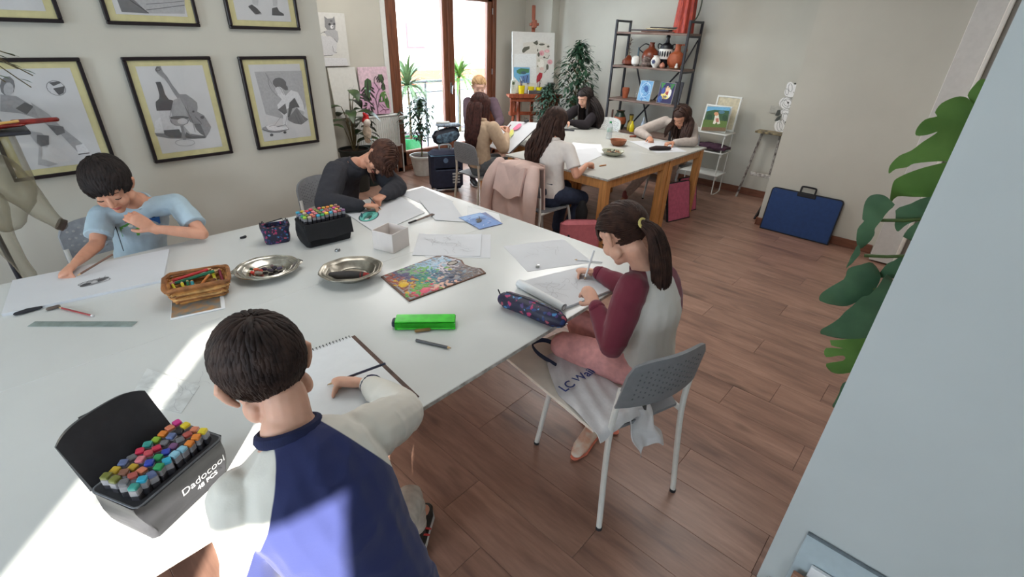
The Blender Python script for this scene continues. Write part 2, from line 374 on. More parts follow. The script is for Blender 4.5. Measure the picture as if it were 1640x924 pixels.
for (cx, cy, pw), wh_ in zip(FILL_LIGHTS, ('above the far tables', 'above the long white tables', 'above the open floor by the partition', 'near the radiator and balcony door')):
    q = thing('added_fill_panel', 'added unseen ceiling fill light panel '+wh_, 'added lamp', (cx, cy, 2.67))  # frame around a fill light added out of view
    b = MB(); [b.box(*v, 0, .05) for v in ((-.61, .61, -.61, -.58), (-.61, .61, .58, .61), (-.61, -.58, -.58, .58), (.58, .61, -.58, .58))]; b.build('housing', m_metal, q)
q = thing('added_blind', 'unseen cream blind added to trim the sun through the window behind the camera', 'blind', (-2.47, -2.11, 2.16)); MB().box(-.44, .44, -.006, .006, 0, .36).build('fabric', mat('blind_cloth', (214, 208, 190), .9), q); MB().tube([(-.44, 0, 0), (.44, 0, 0)], .01, 8).build('hem_bar', m_metal, q)  # blind added out of view to narrow the sun strip on the table
# flat prints, traced in millimetres on each picture: (kind, colour, width mm, x0,y0,x1,y1,...)
PRINTS = {
 'violin': [
  ('p',(120,120,122),0,[48,179,97,172,182,171,320,131,325,121,257,120,199,127,116,139,53,160]),
  ('p',(84,84,86),0,[131,467,157,467,162,437,162,397,174,366,193,360,198,339,188,302,93,306,97,339,102,357,124,373,132,395,133,438]),
  ('p',(196,196,198),0,[103,305,173,300,170,234,179,188,99,191,99,241]),
  ('p',(88,88,90),0,[99,191,183,188,188,154,179,135,118,146,96,168]),
  ('p',(210,210,212),0,[66,244,104,271,93,181,48,182]),
  ('p',(140,140,142),0,[161,552,181,553,185,521,199,496,213,449,237,396,257,350,267,319,247,312,224,360,208,405,194,453,178,493,163,512,147,526,149,536]),
  ('p',(142,142,144),0,[240,392,275,390,304,362,323,338,319,307,310,284,344,258,357,217,368,183,349,152,322,123,296,158,280,212,254,226,244,297,222,352]),
  ('p',(158,158,160),0,[197,361,235,374,247,312,251,258,240,228,213,207,241,148,232,141,196,169,192,209,164,212,167,303]),
  ('p',(105,105,107),0,[273,213,309,209,315,172,322,124,294,150,278,176]),
  ('p',(95,95,97),0,[217,167,247,139,320,129,317,117,228,124,202,137]),
  ('p',(90,90,92),0,[342,246,338,241,332,238,324,239,319,243,318,248,322,253,329,256,336,256,341,252]),
  ('p',(90,90,92),0,[295,286,293,282,289,280,284,280,281,283,281,287,283,290,287,292,292,292,295,289]),
  ('l',(90,90,92),3,[291,255,312,221,316,205]),
  ('l',(90,90,92),2.5,[249,320,269,225,267,161]),
  ('p',(150,150,152),0,[252,235,237,219,208,212,175,215,152,228,146,244,160,259,189,267,221,264,246,252]),
  ('p',(96,96,98),0,[258,251,245,246,217,245,183,248,157,254,149,261,161,266,189,268,222,265,249,258]),
  ('p',(190,190,192),0,[241,232,233,221,217,216,199,218,187,226,185,237,193,247,209,252,226,251,238,243]),
  ('l',(110,110,112),2.5,[149,259,154,228,174,211,206,208,238,220,257,250]),
  ('l',(110,110,112),2,[182,332,150,263]),
  ('l',(110,110,112),2,[264,319,256,258]),
  ('p',(130,130,132),0,[195,209,209,207,205,120,187,122]),
  ('c',(150,150,152),3,[248,97,240,89,223,84,200,82,176,86,156,92,143,101,140,111,147,119,164,124,186,125,210,122,231,116,245,107]),
  ('p',(90,90,92),0,[144,163,139,160,128,159,115,160,106,164,103,168,108,171,119,172,131,171,141,167]),
  ('l',(100,100,102),2,[161,552,153,536,156,512,177,490]),
  ('c',(80,80,82),3,[175,536,171,531,164,528,157,528,152,531,151,536,155,541,162,544,169,544,174,541]),
 ],
 'skater': [
  ('p',(172,172,174),0,[85,510,413,508,405,275,347,150,103,235]),
  ('p',(215,215,217),0,[214,403,249,394,264,347,313,383,360,365,383,300,388,228,347,247,302,282,254,254,250,191,233,144,208,147,222,217,197,259,195,290,235,326,215,350,204,373]),
  ('p',(105,105,107),0,[284,414,264,398,234,395,208,406,193,427,197,449,217,465,245,468,272,457,287,437]),
  ('p',(105,105,107),0,[264,431,292,407,292,384,271,383,250,401]),
  ('p',(205,205,207),0,[252,384,243,370,228,361,211,362,199,372,197,387,205,402,221,410,237,409,249,400]),
  ('l',(95,95,97),2.5,[227,410,244,390,253,355]),
  ('l',(130,130,132),3,[157,501,167,464,163,427,175,390,207,347]),
  ('l',(140,140,142),2.5,[164,490,194,404,210,362]),
  ('p',(110,110,112),0,[193,259,254,297,255,234,231,221]),
  ('p',(95,95,97),0,[284,299,328,331,354,262,324,265,298,259,270,205,252,199]),
  ('p',(120,120,122),0,[250,191,333,264,358,214,404,173,345,141,295,155,257,178]),
  ('l',(80,80,82),2,[327,233,347,150]),
  ('l',(80,80,82),2,[307,218,329,147]),
  ('l',(160,160,162),2,[343,223,376,163]),
  ('p',(150,150,152),0,[57,147,95,158,156,136,221,129,250,122,201,111,150,106,94,115,65,130]),
  ('p',(220,220,222),0,[86,155,128,163,173,139,240,140,241,119,144,118,97,130]),
  ('l',(80,80,82),3,[55,139,110,113,175,106,245,119]),
  ('p',(90,90,92),0,[127,91,123,86,116,83,108,84,102,88,101,94,105,99,112,102,120,101,125,97]),
  ('p',(90,90,92),0,[223,98,220,93,213,91,206,92,201,96,200,101,203,106,209,108,217,108,222,104]),
  ('l',(90,90,92),2.5,[110,153,152,157]),
  ('l',(90,90,92),2.5,[161,144,226,153,245,119]),
  ('l',(150,150,152),2.5,[152,161,209,215]),
  ('l',(150,150,152),2.5,[226,153,246,211]),
 ],
 'volley': [
  ('p',(200,200,202),0,[351,434,338,423,322,418,306,421,292,430,283,445,282,461,288,476,300,487,316,492,332,490,346,481,355,466,357,450]),
  ('c',(120,120,122),3,[351,434,338,423,322,418,306,421,292,430,283,445,282,461,288,476,300,487,316,492,332,490,346,481,355,466,357,450]),
  ('p',(90,90,92),0,[298,484,342,489,348,480,312,466]),
  ('p',(80,80,82),0,[306,454,358,464,342,429,320,420,313,436]),
  ('p',(120,120,122),0,[163,473,148,445,128,428,111,429,103,447,107,475,122,502,142,519,159,518,167,501]),
  ('p',(175,175,177),0,[153,459,143,440,129,429,117,429,112,441,115,460,125,479,138,490,150,490,156,478]),
  ('p',(150,150,152),0,[96,437,152,425,181,393,237,318,218,298,140,341,68,357]),
  ('p',(90,90,92),0,[129,367,173,394,202,372,161,334]),
  ('p',(160,160,162),0,[196,392,248,327,277,261,336,167,356,113,308,108,264,219,206,299]),
  ('p',(110,110,112),0,[223,277,286,260,284,228,246,216]),
  ('p',(170,170,172),0,[134,255,186,239,208,204,190,163,164,172,145,103,202,67,160,59,120,76,154,168,144,212]),
  ('p',(110,110,112),0,[167,230,213,220,198,173,162,167,153,189]),
  ('p',(215,215,217),0,[305,154,343,160,356,113,304,109]),
  ('l',(80,80,82),4,[303,105,354,107]),
 ],
 'cloth': [
  ('p',(170,170,172),0,[78,139,417,160,395,68,211,62,84,67]),
  ('p',(110,110,112),0,[143,143,211,62,197,61,83,64,78,139]),
  ('l',(60,60,62),4,[138,123,184,87,211,62]),
  ('l',(80,80,82),3,[201,78,285,92,405,113]),
  ('l',(110,110,112),3,[210,108,292,117,410,134]),
 ],
 'feet': [
  ('p',(185,185,187),0,[168,190,220,193,201,135,171,145]),
  ('p',(80,80,82),0,[141,132,164,142,192,123,214,96,178,88,157,110]),
  ('l',(60,60,62),3,[140,130,174,88,216,92]),
  ('p',(185,185,187),0,[306,198,339,200,330,142,300,140]),
  ('p',(85,85,87),0,[291,128,326,136,335,113,366,96,358,88,283,90]),
  ('l',(60,60,62),3,[283,88,364,89]),
 ],
 'cat': [
  ('p',(140,140,142),0,[74,502,106,481,168,487,192,510,193,471,196,431,184,378,153,367,81,372,61,401]),
  ('p',(175,175,177),0,[46,354,80,368,183,374,210,358,211,283,192,242,161,255,141,289,111,309,70,308]),
  ('p',(205,205,207),0,[70,308,141,289,184,242,158,131,106,117,-3,111,0,227,-1,314]),
  ('p',(70,70,72),0,[137,428,133,421,125,416,116,416,109,420,107,427,111,434,119,439,128,439,135,435]),
  ('p',(70,70,72),0,[190,432,187,425,180,421,173,421,168,425,167,432,170,439,177,443,184,444,189,439]),
  ('p',(225,225,227),0,[166,404,161,392,150,384,138,384,129,391,127,403,133,415,144,422,156,422,165,415]),
  ('p',(60,60,62),0,[162,404,160,400,156,398,152,398,149,400,148,403,150,406,154,409,158,409,161,407]),
  ('p',(105,105,107),0,[164,460,160,455,151,452,141,452,133,454,131,459,135,464,144,467,154,467,161,465]),
  ('l',(90,90,92),4,[-6,330,45,351]),
  ('p',(60,60,62),0,[55,349,53,346,50,344,46,344,43,346,42,349,44,352,48,354,52,354,54,352]),
  ('l',(80,80,82),4,[121,207,125,186,124,152,168,138]),
  ('l',(80,80,82),5,[-7,108,110,117]),
  ('l',(130,130,132),3,[70,502,77,447]),
  ('l',(100,100,102),3,[153,289,185,249]),
  ('l',(150,150,152),3,[2,63,243,67]),
  ('p',(215,215,217),0,[-6,91,279,81,294,1,-12,4]),
 ],
 'monstera_painting': [
  ('p',(214,168,196),0,[-31,264,144,373,230,369,324,266,383,139,377,-9,-6,8]),
  ('p',(70,96,62),0,[116,422,163,392,161,337,127,241,108,157,40,162,42,246,59,342,71,396]),
  ('p',(58,50,50),0,[80,341,37,320,5,289,-5,269,19,278,56,305]),
  ('p',(58,50,50),0,[76,307,31,279,-1,243,-11,221,13,233,51,265]),
  ('p',(58,50,50),0,[65,258,34,234,19,203,17,184,35,196,58,224]),
  ('p',(58,50,50),0,[130,332,146,305,174,290,194,287,188,302,165,322]),
  ('p',(58,50,50),0,[135,304,147,273,174,251,193,244,189,261,169,287]),
  ('p',(58,50,50),0,[122,269,130,232,154,201,173,189,172,209,155,243]),
  ('p',(58,50,50),0,[115,213,106,189,114,166,125,156,133,169,133,192]),
  ('p',(58,50,50),0,[50,203,30,190,26,173,31,162,44,168,55,183]),
  ('p',(58,50,50),0,[115,415,92,314,82,211,82,159,96,210,112,313]),
  ('p',(150,190,150),0,[77,306,73,300,66,296,58,297,51,301,50,308,53,314,60,318,69,317,75,313]),
  ('p',(150,190,190),0,[136,272,133,266,126,262,117,262,111,267,109,273,113,280,120,284,128,283,135,279]),
  ('p',(92,130,66),0,[101,193,95,181,83,174,69,175,59,183,56,196,62,208,74,215,88,214,98,206]),
  ('p',(58,50,50),0,[68,117,38,125,11,118,-1,108,14,101,42,101]),
  ('p',(58,50,50),0,[57,96,25,90,6,72,1,58,18,59,44,72]),
  ('p',(58,50,50),0,[63,75,30,54,13,25,11,7,30,16,55,41]),
  ('p',(58,50,50),0,[82,87,61,55,60,20,67,2,80,18,91,52]),
  ('p',(58,50,50),0,[103,115,100,68,117,24,133,4,137,28,129,73]),
  ('p',(58,50,50),0,[110,100,121,72,147,56,165,52,162,68,143,89]),
  ('p',(58,50,50),0,[69,124,62,144,44,150,30,148,31,137,45,124]),
  ('p',(58,50,50),0,[105,129,117,113,135,113,147,119,142,129,126,136]),
  ('l',(58,50,50),9,[239,441,210,418,200,370,234,327,255,283,212,222,186,152]),
  ('l',(58,50,50),11,[190,180,199,108,200,5]),
  ('l',(58,50,50),9,[254,276,274,297]),
  ('l',(58,50,50),10,[160,225,189,173]),
  ('l',(58,50,50),9,[242,177,213,78]),
  ('p',(70,96,62),0,[267,458,328,459,345,413,335,365,354,328,348,279,306,267,294,317,318,365,283,374,270,409]),
  ('p',(58,50,50),0,[283,450,253,434,234,411,229,397,246,404,270,424]),
  ('p',(58,50,50),0,[281,430,254,406,239,378,238,362,253,373,274,399]),
  ('p',(58,50,50),0,[297,415,273,395,263,371,264,357,278,366,294,389]),
  ('p',(58,50,50),0,[313,401,299,382,300,362,307,352,316,361,322,381]),
  ('p',(58,50,50),0,[326,442,321,417,331,395,342,385,347,398,344,422]),
  ('p',(58,50,50),0,[317,358,295,333,288,304,291,289,304,301,318,328]),
  ('p',(58,50,50),0,[335,358,329,325,337,293,348,279,354,296,352,328]),
  ('p',(92,130,66),0,[287,253,342,265,362,199,383,139,378,50,339,68,311,144,265,139,238,141,256,219]),
  ('p',(60,84,50),0,[277,240,255,202,244,162,243,141,255,160,271,199]),
  ('p',(60,84,50),0,[341,257,332,182,334,107,339,68,345,106,349,182]),
  ('p',(60,84,50),0,[299,202,292,176,295,150,301,137,306,150,308,176]),
  ('p',(60,84,50),0,[359,170,357,127,366,86,375,65,378,87,374,129]),
  ('p',(200,170,185),0,[290,174,286,157,279,147,271,148,266,159,266,176,270,192,277,202,285,202,290,191]),
  ('p',(200,180,190),0,[350,192,346,181,340,175,333,175,329,182,328,193,331,204,337,211,344,210,349,203]),
  ('p',(170,190,150),0,[352,235,349,230,342,226,334,227,328,231,326,237,330,242,336,246,344,245,350,241]),
  ('l',(110,50,80),7,[235,112,275,73,282,50,234,25]),
  ('l',(110,50,80),7,[282,50,317,40,373,43]),
  ('l',(110,50,80),7,[317,40,313,3]),
  ('l',(110,50,80),6,[142,148,156,118,143,83]),
  ('l',(58,50,50),6,[271,110,321,70]),
 ],
 'roses': [
  ('p',(206,202,192),0,[264,704,478,735,660,695,675,555,643,473,646,350,589,298,474,296,469,560,265,565]),
  ('p',(222,224,222),0,[130,552,464,560,470,161,372,160,364,386,131,381]),
  ('p',(88,88,76),0,[410,708,477,745,492,700,473,675]),
  ('p',(88,88,76),0,[594,691,585,683,562,677,532,676,508,681,499,689,508,697,531,703,561,704,585,699]),
  ('p',(88,88,76),0,[667,665,663,657,653,651,640,651,630,656,626,664,629,672,640,678,652,678,663,673]),
  ('p',(88,88,76),0,[248,605,276,645,360,662,361,627,310,596,277,570,252,575]),
  ('p',(214,160,164),0,[588,575,581,552,562,538,538,537,518,551,510,573,517,596,536,610,560,610,580,597]),
  ('p',(214,160,164),0,[670,603,662,590,642,581,616,581,595,588,587,601,595,614,615,623,641,623,661,616]),
  ('p',(196,130,140),0,[558,567,555,556,546,550,535,549,525,556,522,566,525,577,534,584,545,584,554,578]),
  ('p',(214,160,164),0,[720,456,712,436,692,423,666,422,645,434,637,454,644,475,664,488,690,489,711,476]),
  ('p',(224,186,186),0,[647,599,643,593,634,590,623,589,614,593,610,599,613,605,623,608,634,609,643,605]),
  ('p',(196,140,150),0,[689,448,686,440,678,435,668,434,660,439,656,448,659,456,667,462,677,462,685,457]),
  ('p',(88,88,76),0,[520,553,516,535,508,524,496,524,487,535,483,552,486,570,495,581,506,581,516,571]),
  ('p',(88,88,76),0,[603,517,600,508,592,503,582,503,574,508,571,516,574,524,582,530,591,530,600,525]),
  ('l',(88,88,76),8,[585,512,642,503,670,550]),
  ('p',(88,88,76),0,[660,387,657,362,647,347,634,347,623,362,619,386,622,410,632,425,645,425,656,410]),
  ('l',(88,88,76),8,[589,303,618,329,625,360]),
  ('p',(88,88,76),0,[495,611,493,599,489,591,483,591,478,599,476,610,478,622,482,629,488,630,493,622]),
  ('p',(150,150,130),0,[503,394,501,385,494,380,485,380,478,385,476,393,478,401,485,407,493,407,500,402]),
  ('p',(226,222,212),0,[591,431,582,395,557,372,526,371,500,393,490,429,499,465,524,488,555,488,581,467]),
  ('p',(214,190,180),0,[588,359,582,345,565,336,543,335,526,344,519,358,525,373,542,382,564,382,581,374]),
  ('p',(190,188,170),0,[528,470,524,458,513,451,498,450,487,458,482,469,486,481,498,489,512,489,524,482]),
  ('p',(168,40,52),0,[480,255,520,307,566,297,562,246,528,193,476,161,473,203]),
  ('l',(120,30,40),6,[526,286,511,182]),
 ],
 'smallblue': [
  ('p',(110,170,205),0,[117,376,360,375,363,165,211,157,117,248]),
  ('p',(70,120,80),0,[159,331,221,363,353,355,350,304,211,281,165,300]),
  ('p',(60,90,100),0,[313,303,304,291,282,283,253,282,231,290,222,301,230,314,253,321,281,322,304,315]),
  ('p',(90,120,170),0,[211,250,353,283,355,165,234,160]),
  ('l',(40,50,60),8,[268,251,280,179]),
  ('l',(210,225,235),8,[222,240,246,168]),
  ('l',(40,50,60),8,[325,262,314,179]),
 ],
 'flowers': [
  ('p',(244,242,240),0,[351,316,354,284,345,259,325,248,301,255,278,277,263,308,260,341,269,366,289,376,313,369,336,347]),
  ('p',(244,242,240),0,[314,262,317,240,311,223,298,216,282,221,267,235,257,257,255,278,261,295,273,302,289,298,304,283]),
  ('p',(244,242,240),0,[376,150,375,117,356,90,322,77,284,81,250,103,231,135,232,169,252,195,285,208,324,202,357,181]),
  ('p',(244,242,240),0,[366,156,367,138,357,123,341,116,322,119,305,131,295,149,294,168,304,182,320,189,340,186,356,174]),
  ('p',(244,242,240),0,[385,54,382,37,366,22,340,14,312,16,288,25,276,41,279,59,295,73,321,80,350,79,373,69]),
  ('p',(244,242,240),0,[397,-28,404,-73,397,-108,379,-123,354,-114,328,-83,310,-39,303,6,310,40,329,55,354,46,379,15]),
  ('p',(244,242,240),0,[353,-111,356,-146,344,-173,320,-186,292,-181,266,-158,249,-125,247,-90,259,-63,283,-50,311,-56,337,-78]),
  ('p',(244,242,240),0,[380,-115,383,-146,373,-170,354,-181,329,-176,307,-156,292,-127,290,-96,300,-72,320,-61,344,-66,366,-86]),
  ('p',(244,242,240),0,[370,245,368,230,356,218,336,212,313,214,294,223,284,237,286,252,299,264,319,270,342,268,360,259]),
  ('p',(244,242,240),0,[380,311,384,287,382,268,373,260,360,266,347,283,338,308,333,333,336,351,344,359,357,353,370,336]),
  ('c',(172,170,166),6,[366,156,366,136,355,120,335,112,312,115,292,128,280,147,280,168,292,184,312,192,335,189,355,176]),
  ('c',(172,170,166),6,[384,158,385,127,369,102,341,90,308,95,279,115,262,145,262,177,278,202,306,213,339,208,367,188]),
  ('c',(172,170,166),6,[337,131,338,105,328,84,308,75,284,80,263,97,250,122,249,148,259,168,279,177,303,173,324,156]),
  ('c',(172,170,166),6,[328,314,332,293,328,276,319,270,307,274,295,289,286,310,283,332,286,348,295,355,307,350,319,335]),
  ('c',(172,170,166),6,[370,52,368,41,356,31,337,25,316,26,299,32,291,43,293,54,305,64,325,69,345,69,362,62]),
  ('c',(172,170,166),6,[338,-113,342,-140,336,-161,324,-170,307,-165,291,-147,279,-121,276,-94,281,-73,294,-64,311,-70,327,-87]),
  ('c',(172,170,166),6,[363,-94,368,-124,363,-148,351,-158,334,-152,317,-131,305,-102,300,-71,305,-48,317,-38,334,-44,351,-65]),
  ('c',(172,170,166),6,[380,-23,386,-56,382,-82,370,-93,353,-86,336,-63,322,-30,317,4,321,30,333,40,350,33,367,10]),
  ('c',(172,170,166),6,[299,268,302,252,299,239,293,234,284,238,274,249,268,265,265,281,268,294,274,299,284,295,293,284]),
  ('p',(60,62,56),0,[339,154,339,147,335,142,328,142,322,145,318,151,318,158,322,162,329,163,335,160]),
  ('p',(60,62,56),0,[358,360,357,354,352,350,345,349,338,352,334,358,335,364,339,368,347,369,354,365]),
  ('p',(60,62,56),0,[374,-64,375,-72,371,-78,366,-78,359,-74,355,-66,355,-58,358,-53,364,-52,370,-56]),
  ('p',(78,82,78),0,[227,-3,237,59,267,67,278,22,262,-3]),
  ('p',(78,82,78),0,[237,-64,252,-23,300,8,287,-38,270,-60]),
 ],
 'dog': [
  ('p',(110,170,206),0,[24,135,300,156,307,84,26,59]),
  ('p',(58,92,60),0,[28,79,117,108,298,116,313,-9,24,-37]),
  ('p',(96,120,58),0,[20,-18,310,0,321,-111,23,-140]),
  ('p',(120,96,70),0,[21,-105,313,-75,322,-115,25,-147]),
  ('p',(232,226,210),0,[144,54,180,68,206,15,233,-38,206,-51,188,-25,168,-56,145,-50,147,-2]),
  ('p',(206,150,110),0,[182,68,181,55,169,45,153,43,137,50,127,62,129,75,140,85,157,87,173,81]),
  ('p',(190,120,100),0,[162,13,196,21,213,-22,180,-30]),
  ('p',(80,120,140),0,[251,95,247,84,230,75,206,72,185,77,174,86,178,98,196,107,219,109,240,105]),
  ('p',(44,74,50),0,[119,23,118,3,104,-11,82,-14,60,-5,48,14,49,35,63,49,85,51,106,42]),
  ('p',(44,74,50),0,[301,36,301,14,290,-1,272,-3,252,8,240,29,239,51,250,66,269,68,288,57]),
 ],
}
def draw(key, m, parent, name='drawing', z=.0004):
    a = Art(m, z)
    for k, c, w, q in PRINTS[key]:
        P = [(q[i]/1000, q[i+1]/1000) for i in range(0, len(q), 2)]
        if k == 'p': a.poly(P, c)
        else: a.line(P, w/1000, c, k == 'c')
    return a.build(name, parent)
# ================================================================= outside the balcony door
m_fac = mat('facade_render', (176, 172, 166), .9, var=.03, scale=2)
m_conc = mat('balcony_tile', (190, 182, 170), .7, var=.08, scale=8)
m_orange = mat('orange_awning', (170, 72, 44), .8, var=.06)
fc = thing('apartment_building', 'pale sunlit apartment block across the street, seen through the balcony door', 'building', (14, 17.5, 0))
MB().box(-12, 14, 0, 6, -9, 9).build('facade', m_fac, fc)
for i in range(-3, 5):
    for j, z in enumerate((-2.6, 1.55, 4.6)):
        x = i*2.6-1.3+(.4 if j == 1 else 0)
        if j == 1 and i > 0: continue
        w = MB(); w.box(x-.5, x+.5, -.06, .02, z-.45, z+.45, bev=.02)
        o = w.build('window', mat('shutter_mauve', (96, 66, 70), .6), fc)
        MB().box(x-.42, x+.42, -.08, -.05, z-.4, z+.4).build('pane', mat('dull_pane', (70, 62, 66), .3), o)
for z in (-.25, 3.1):
    b = MB(); b.box(-11, 12, -1.1, .05, z-.18, z+.02, bev=.02); o = b.build('balcony_slab', m_fac, fc)
    MB().box(-11, 12, -1.14, -1.1, z+.12, z+.62, bev=.01).build('balcony_apron', m_orange, o)
    r = MB(); r.tube([(-11, -1.12, z+.75), (12, -1.12, z+.75)], .03); r.build('handrail', m_steel, o)
fc2 = thing('house_roof', 'low orange tiled roof across the street, seen under the balcony rail', 'roof', (16, 12.5, -1.6))
b = MB(); b.prism([(-6, 0), (6, 0), (6, .2), (0, 1.1), (-6, .2)], 0, 3, MX.Rotation(PI/2, 4, 'X')); b.build('tiled_gable', m_orange, fc2)
struct(MB().box(2.2, 8.5, 5.92, 7.0, -.25, -.03, bev=.02).build('balcony_floor', m_conc))
m_railp = mat('rail_paint_grey', (96, 98, 102), .5)
rl = thing('balcony_railing', 'steel balcony railing with thin posts outside the glass door', 'railing', (4.9, 6.85, 0))
r = MB(); r.tube([(-2.6, 0, 1.02), (3.5, 0, 1.02)], .024, 10); r.build('top_rail', m_railp, rl)
for i in range(9):
    x = -2.5+i*.72; r = MB(); r.box(x-.02, x+.02, -.012, .012, -.04, 1.0, bev=.003); r.build('post', m_railp, rl)
for z in (.12, .86):
    r = MB(); r.tube([(-2.6, 0, z), (3.5, 0, z)], .012, 8); r.build('cross_rail', m_railp, rl)
MB().box(-2.55, 3.45, -.006, .006, .16, .82).build('glass_panel', glass_mat('frosted_railing_glass', (.86, .93, .95), .08, .1), rl)
# ----------------------------------------------------------------- leaves and plants
m_leaf = mat('leaf_green', (62, 98, 48), .42, var=.25, scale=14, c2=(34, 62, 34))
m_leafd = mat('leaf_dark', (50, 82, 58), .35, var=.2, scale=14, c2=(30, 54, 40))
m_leafy = mat('leaf_bright', (90, 130, 44), .45, var=.2, scale=14)
m_stem = mat('plant_stem', (96, 84, 54), .7, var=.2)
m_soil = mat('potting_soil', (58, 42, 34), .95, var=.3, bump=.6, bscale=90)
def blade(mb, p, d, L, w, droop=.4, prof=None, n=5, fold=.15, up=V((0, 0, 1))):
    """one leaf: a tapering folded strip that starts at p towards d and droops"""
    p = V(p); d = V(d).normalized(); s = d.cross(up)
    if s.length < .05: s = V((1, 0, 0))
    s.normalize(); pr = prof or (.18, .75, 1, .85, .5, .03); rows = []
    q = p.copy(); dd = d.copy()
    for i in range(n+1):
        t = i/n; k = t*(len(pr)-1); a = int(min(k, len(pr)-2)); ww = w/2*(pr[a]*(1-(k-a))+pr[a+1]*(k-a)); nn = s.cross(dd).normalized()
        rows.append((q-s*ww+nn*ww*fold, q.copy(), q+s*ww+nn*ww*fold)); q = q+dd*(L/n); dd = (dd+V((0, 0, -1))*droop/n).normalized()
    R = [[mb.v(x) for x in r] for r in rows]
    for a, b in zip(R, R[1:]): mb.f((a[0], a[1], b[1], b[0])); mb.f((a[1], a[2], b[2], b[1]))
def pot(parent, name, r0, r1, h, m, lip=.012):
    b = MB(); b.lathe([(r0*.95, 0), (r0, .006), (r1, h-lip*2), (r1+lip, h-lip*2), (r1+lip, h), (r1-.006, h), (r1-.012, h-.03), (.001, h-.03)], seg=28); o = b.build(name, m, parent)
    MB().lathe([(r1-.014, h-.035), (r1-.014, h-.028), (.001, h-.02)], seg=20).build('soil', m_soil, o); return o
def ficus(loc, label, H, rad, n, m, potargs, seed, trunk=.012, low=.35, group=None, ls=(.055, .026)):
    R = random.Random(seed); t = thing('potted_ficus', label, 'plant', loc, 0, group); pot(t, 'pot', *potargs)
    h0 = potargs[2]-.03; st = MB(); top = h0+H
    tr = [V((0, 0, h0)), V((.01, .015, h0+H*.3)), V((-.015, .01, h0+H*.65)), V((.01, 0, top-.03))]; st.tube(spline(tr, 4), [trunk*(1-.07*i) for i in range(13)], 7)
    fo = MB(); pts = spline(tr, 8)
    for i in range(n):
        u = low+(1-low)*R.random(); b0 = pts[min(len(pts)-1, int(u*(len(pts)-1)))]; a = R.random()*2*PI; k = math.sin(PI*min(1, (u-low)/(1-low)*.8+.2))
        ro = rad*k*(R.random()**.6); e = b0+V((ro*math.cos(a), ro*math.sin(a), ro*.35+R.uniform(-.05, .06)))
        if i % 9 == 0: st.tube([b0-V((0, 0, .08)), (b0+e)/2+V((0, 0, .01)), e], [.005, .004, .002], 5)
        blade(fo, e, (math.cos(a)+R.uniform(-.6, .6), math.sin(a)+R.uniform(-.6, .6), R.uniform(-.9, .4)), ls[0]*R.uniform(.8, 1.25), ls[1]*R.uniform(.8, 1.2), .6, n=3)
    st.build('trunk', m_stem, t); o = fo.build('foliage', m, t, smooth=False, fix=False); o['kind'] = 'stuff'; return t
def spiky(loc, label, H, n, L, w, m, potargs, seed, group=None):
    R = random.Random(seed); t = thing('potted_yucca', label, 'plant', loc, 0, group); pot(t, 'pot', *potargs); h0 = potargs[2]-.03
    MB().tube([(0, 0, h0), (.01, 0, h0+H*.5), (0, 0, h0+H)], [.022, .018, .014], 8).build('trunk', m_stem, t)
    for i in range(n):
        a = i*2.4+R.random()*.3; e = R.uniform(-.15, 1.3); b = MB(); blade(b, (0, 0, h0+H-.03+R.random()*.05), (math.cos(a)*math.cos(e), math.sin(a)*math.cos(e), math.sin(e)), L*R.uniform(.75, 1.1), w, 1.5, prof=(.5, .9, 1, .8, .5, .05), n=7, fold=.3)
        b.build('leaf', m, t, fix=False)
    return t
m_potw = mat('glazed_pot_white', (206, 206, 200), .4, var=.04); m_potg = mat('plastic_pot_green', (40, 150, 90), .4); m_potk = mat('plastic_pot_black', (26, 32, 30), .5)
m_terra = mat('terracotta', (170, 98, 62), .8, var=.1)
spiky((4.62, 6.42, -.03), 'grey-green spiky plant outside, behind the left door pane', .78, 60, .55, .05, mat('leaf_sage', (100, 126, 84), .5, var=.2), (.13, .17, .3, m_potg), 3)
spiky((5.72, 6.5, -.03), 'bright green spiky plant outside, behind the right door pane', .88, 46, .5, .055, m_leafy, (.12, .15, .28, m_potw), 5)
ficus((4.24, 6.35, -.03), 'leafy plant in a green pot outside, at the left door pane', .62, .2, 220, m_leaf, (.12, .15, .26, m_potg), 8)
ficus((4.02, 5.36, 0), 'small-leaved ficus in a white pot on the floor by the balcony door', .78, .27, 620, m_leafd, (.12, .16, .27, m_potw), 11, ls=(.06, .032))
ficus((6.12, 4.38, 0), 'tall dark-leaved ficus against the back wall beside the shelf rack', 1.5, .3, 620, m_leafd, (.14, .18, .28, m_terra), 12, low=.42, ls=(.095, .045))
ficus((5.98, 4.78, 0), 'lower bushy ficus between the easel and the tall ficus', .92, .24, 700, mat('leaf_blue_green', (74, 104, 86), .4, c2=(40, 66, 54)), (.12, .15, .25, m_terra), 13, low=.35, ls=(.07, .03))
# big-leaved plant and pots in front of the radiator
m_cass = mat('leaf_house', (60, 84, 40), .35, c2=(32, 52, 30), scale=10)
t = thing('house_plant', 'broad-leaved green plant in a dark pot in front of the white radiator', 'plant', (2.98, 5.3, 0)); pot(t, 'pot', .13, .17, .5, m_potk)
st = MB(); R = random.Random(4)
for i in range(17):
    a = [0, -.5, .4, -1.2, 2.2, .9, -.2, 3.0, 1.5, -.8, .2, -2.0, 2.7, .6, -.3, .1, -1.6][i]; z = .55+.035*i+.05*R.random(); r = .05+.05*R.random(); p = V((r*math.cos(a), r*math.sin(a), z))
    st.tube([(0, 0, .45), (p.x*.6, p.y*.6, z-.1), p], [.006, .005, .004], 5)
    b = MB(); blade(b, p, (math.cos(a), math.sin(a), .45-.03*i), .27*R.uniform(.8, 1.15), .15*R.uniform(.8, 1.2), 1.3, n=6, fold=.25); b.build('leaf', m_cass, t, fix=False)
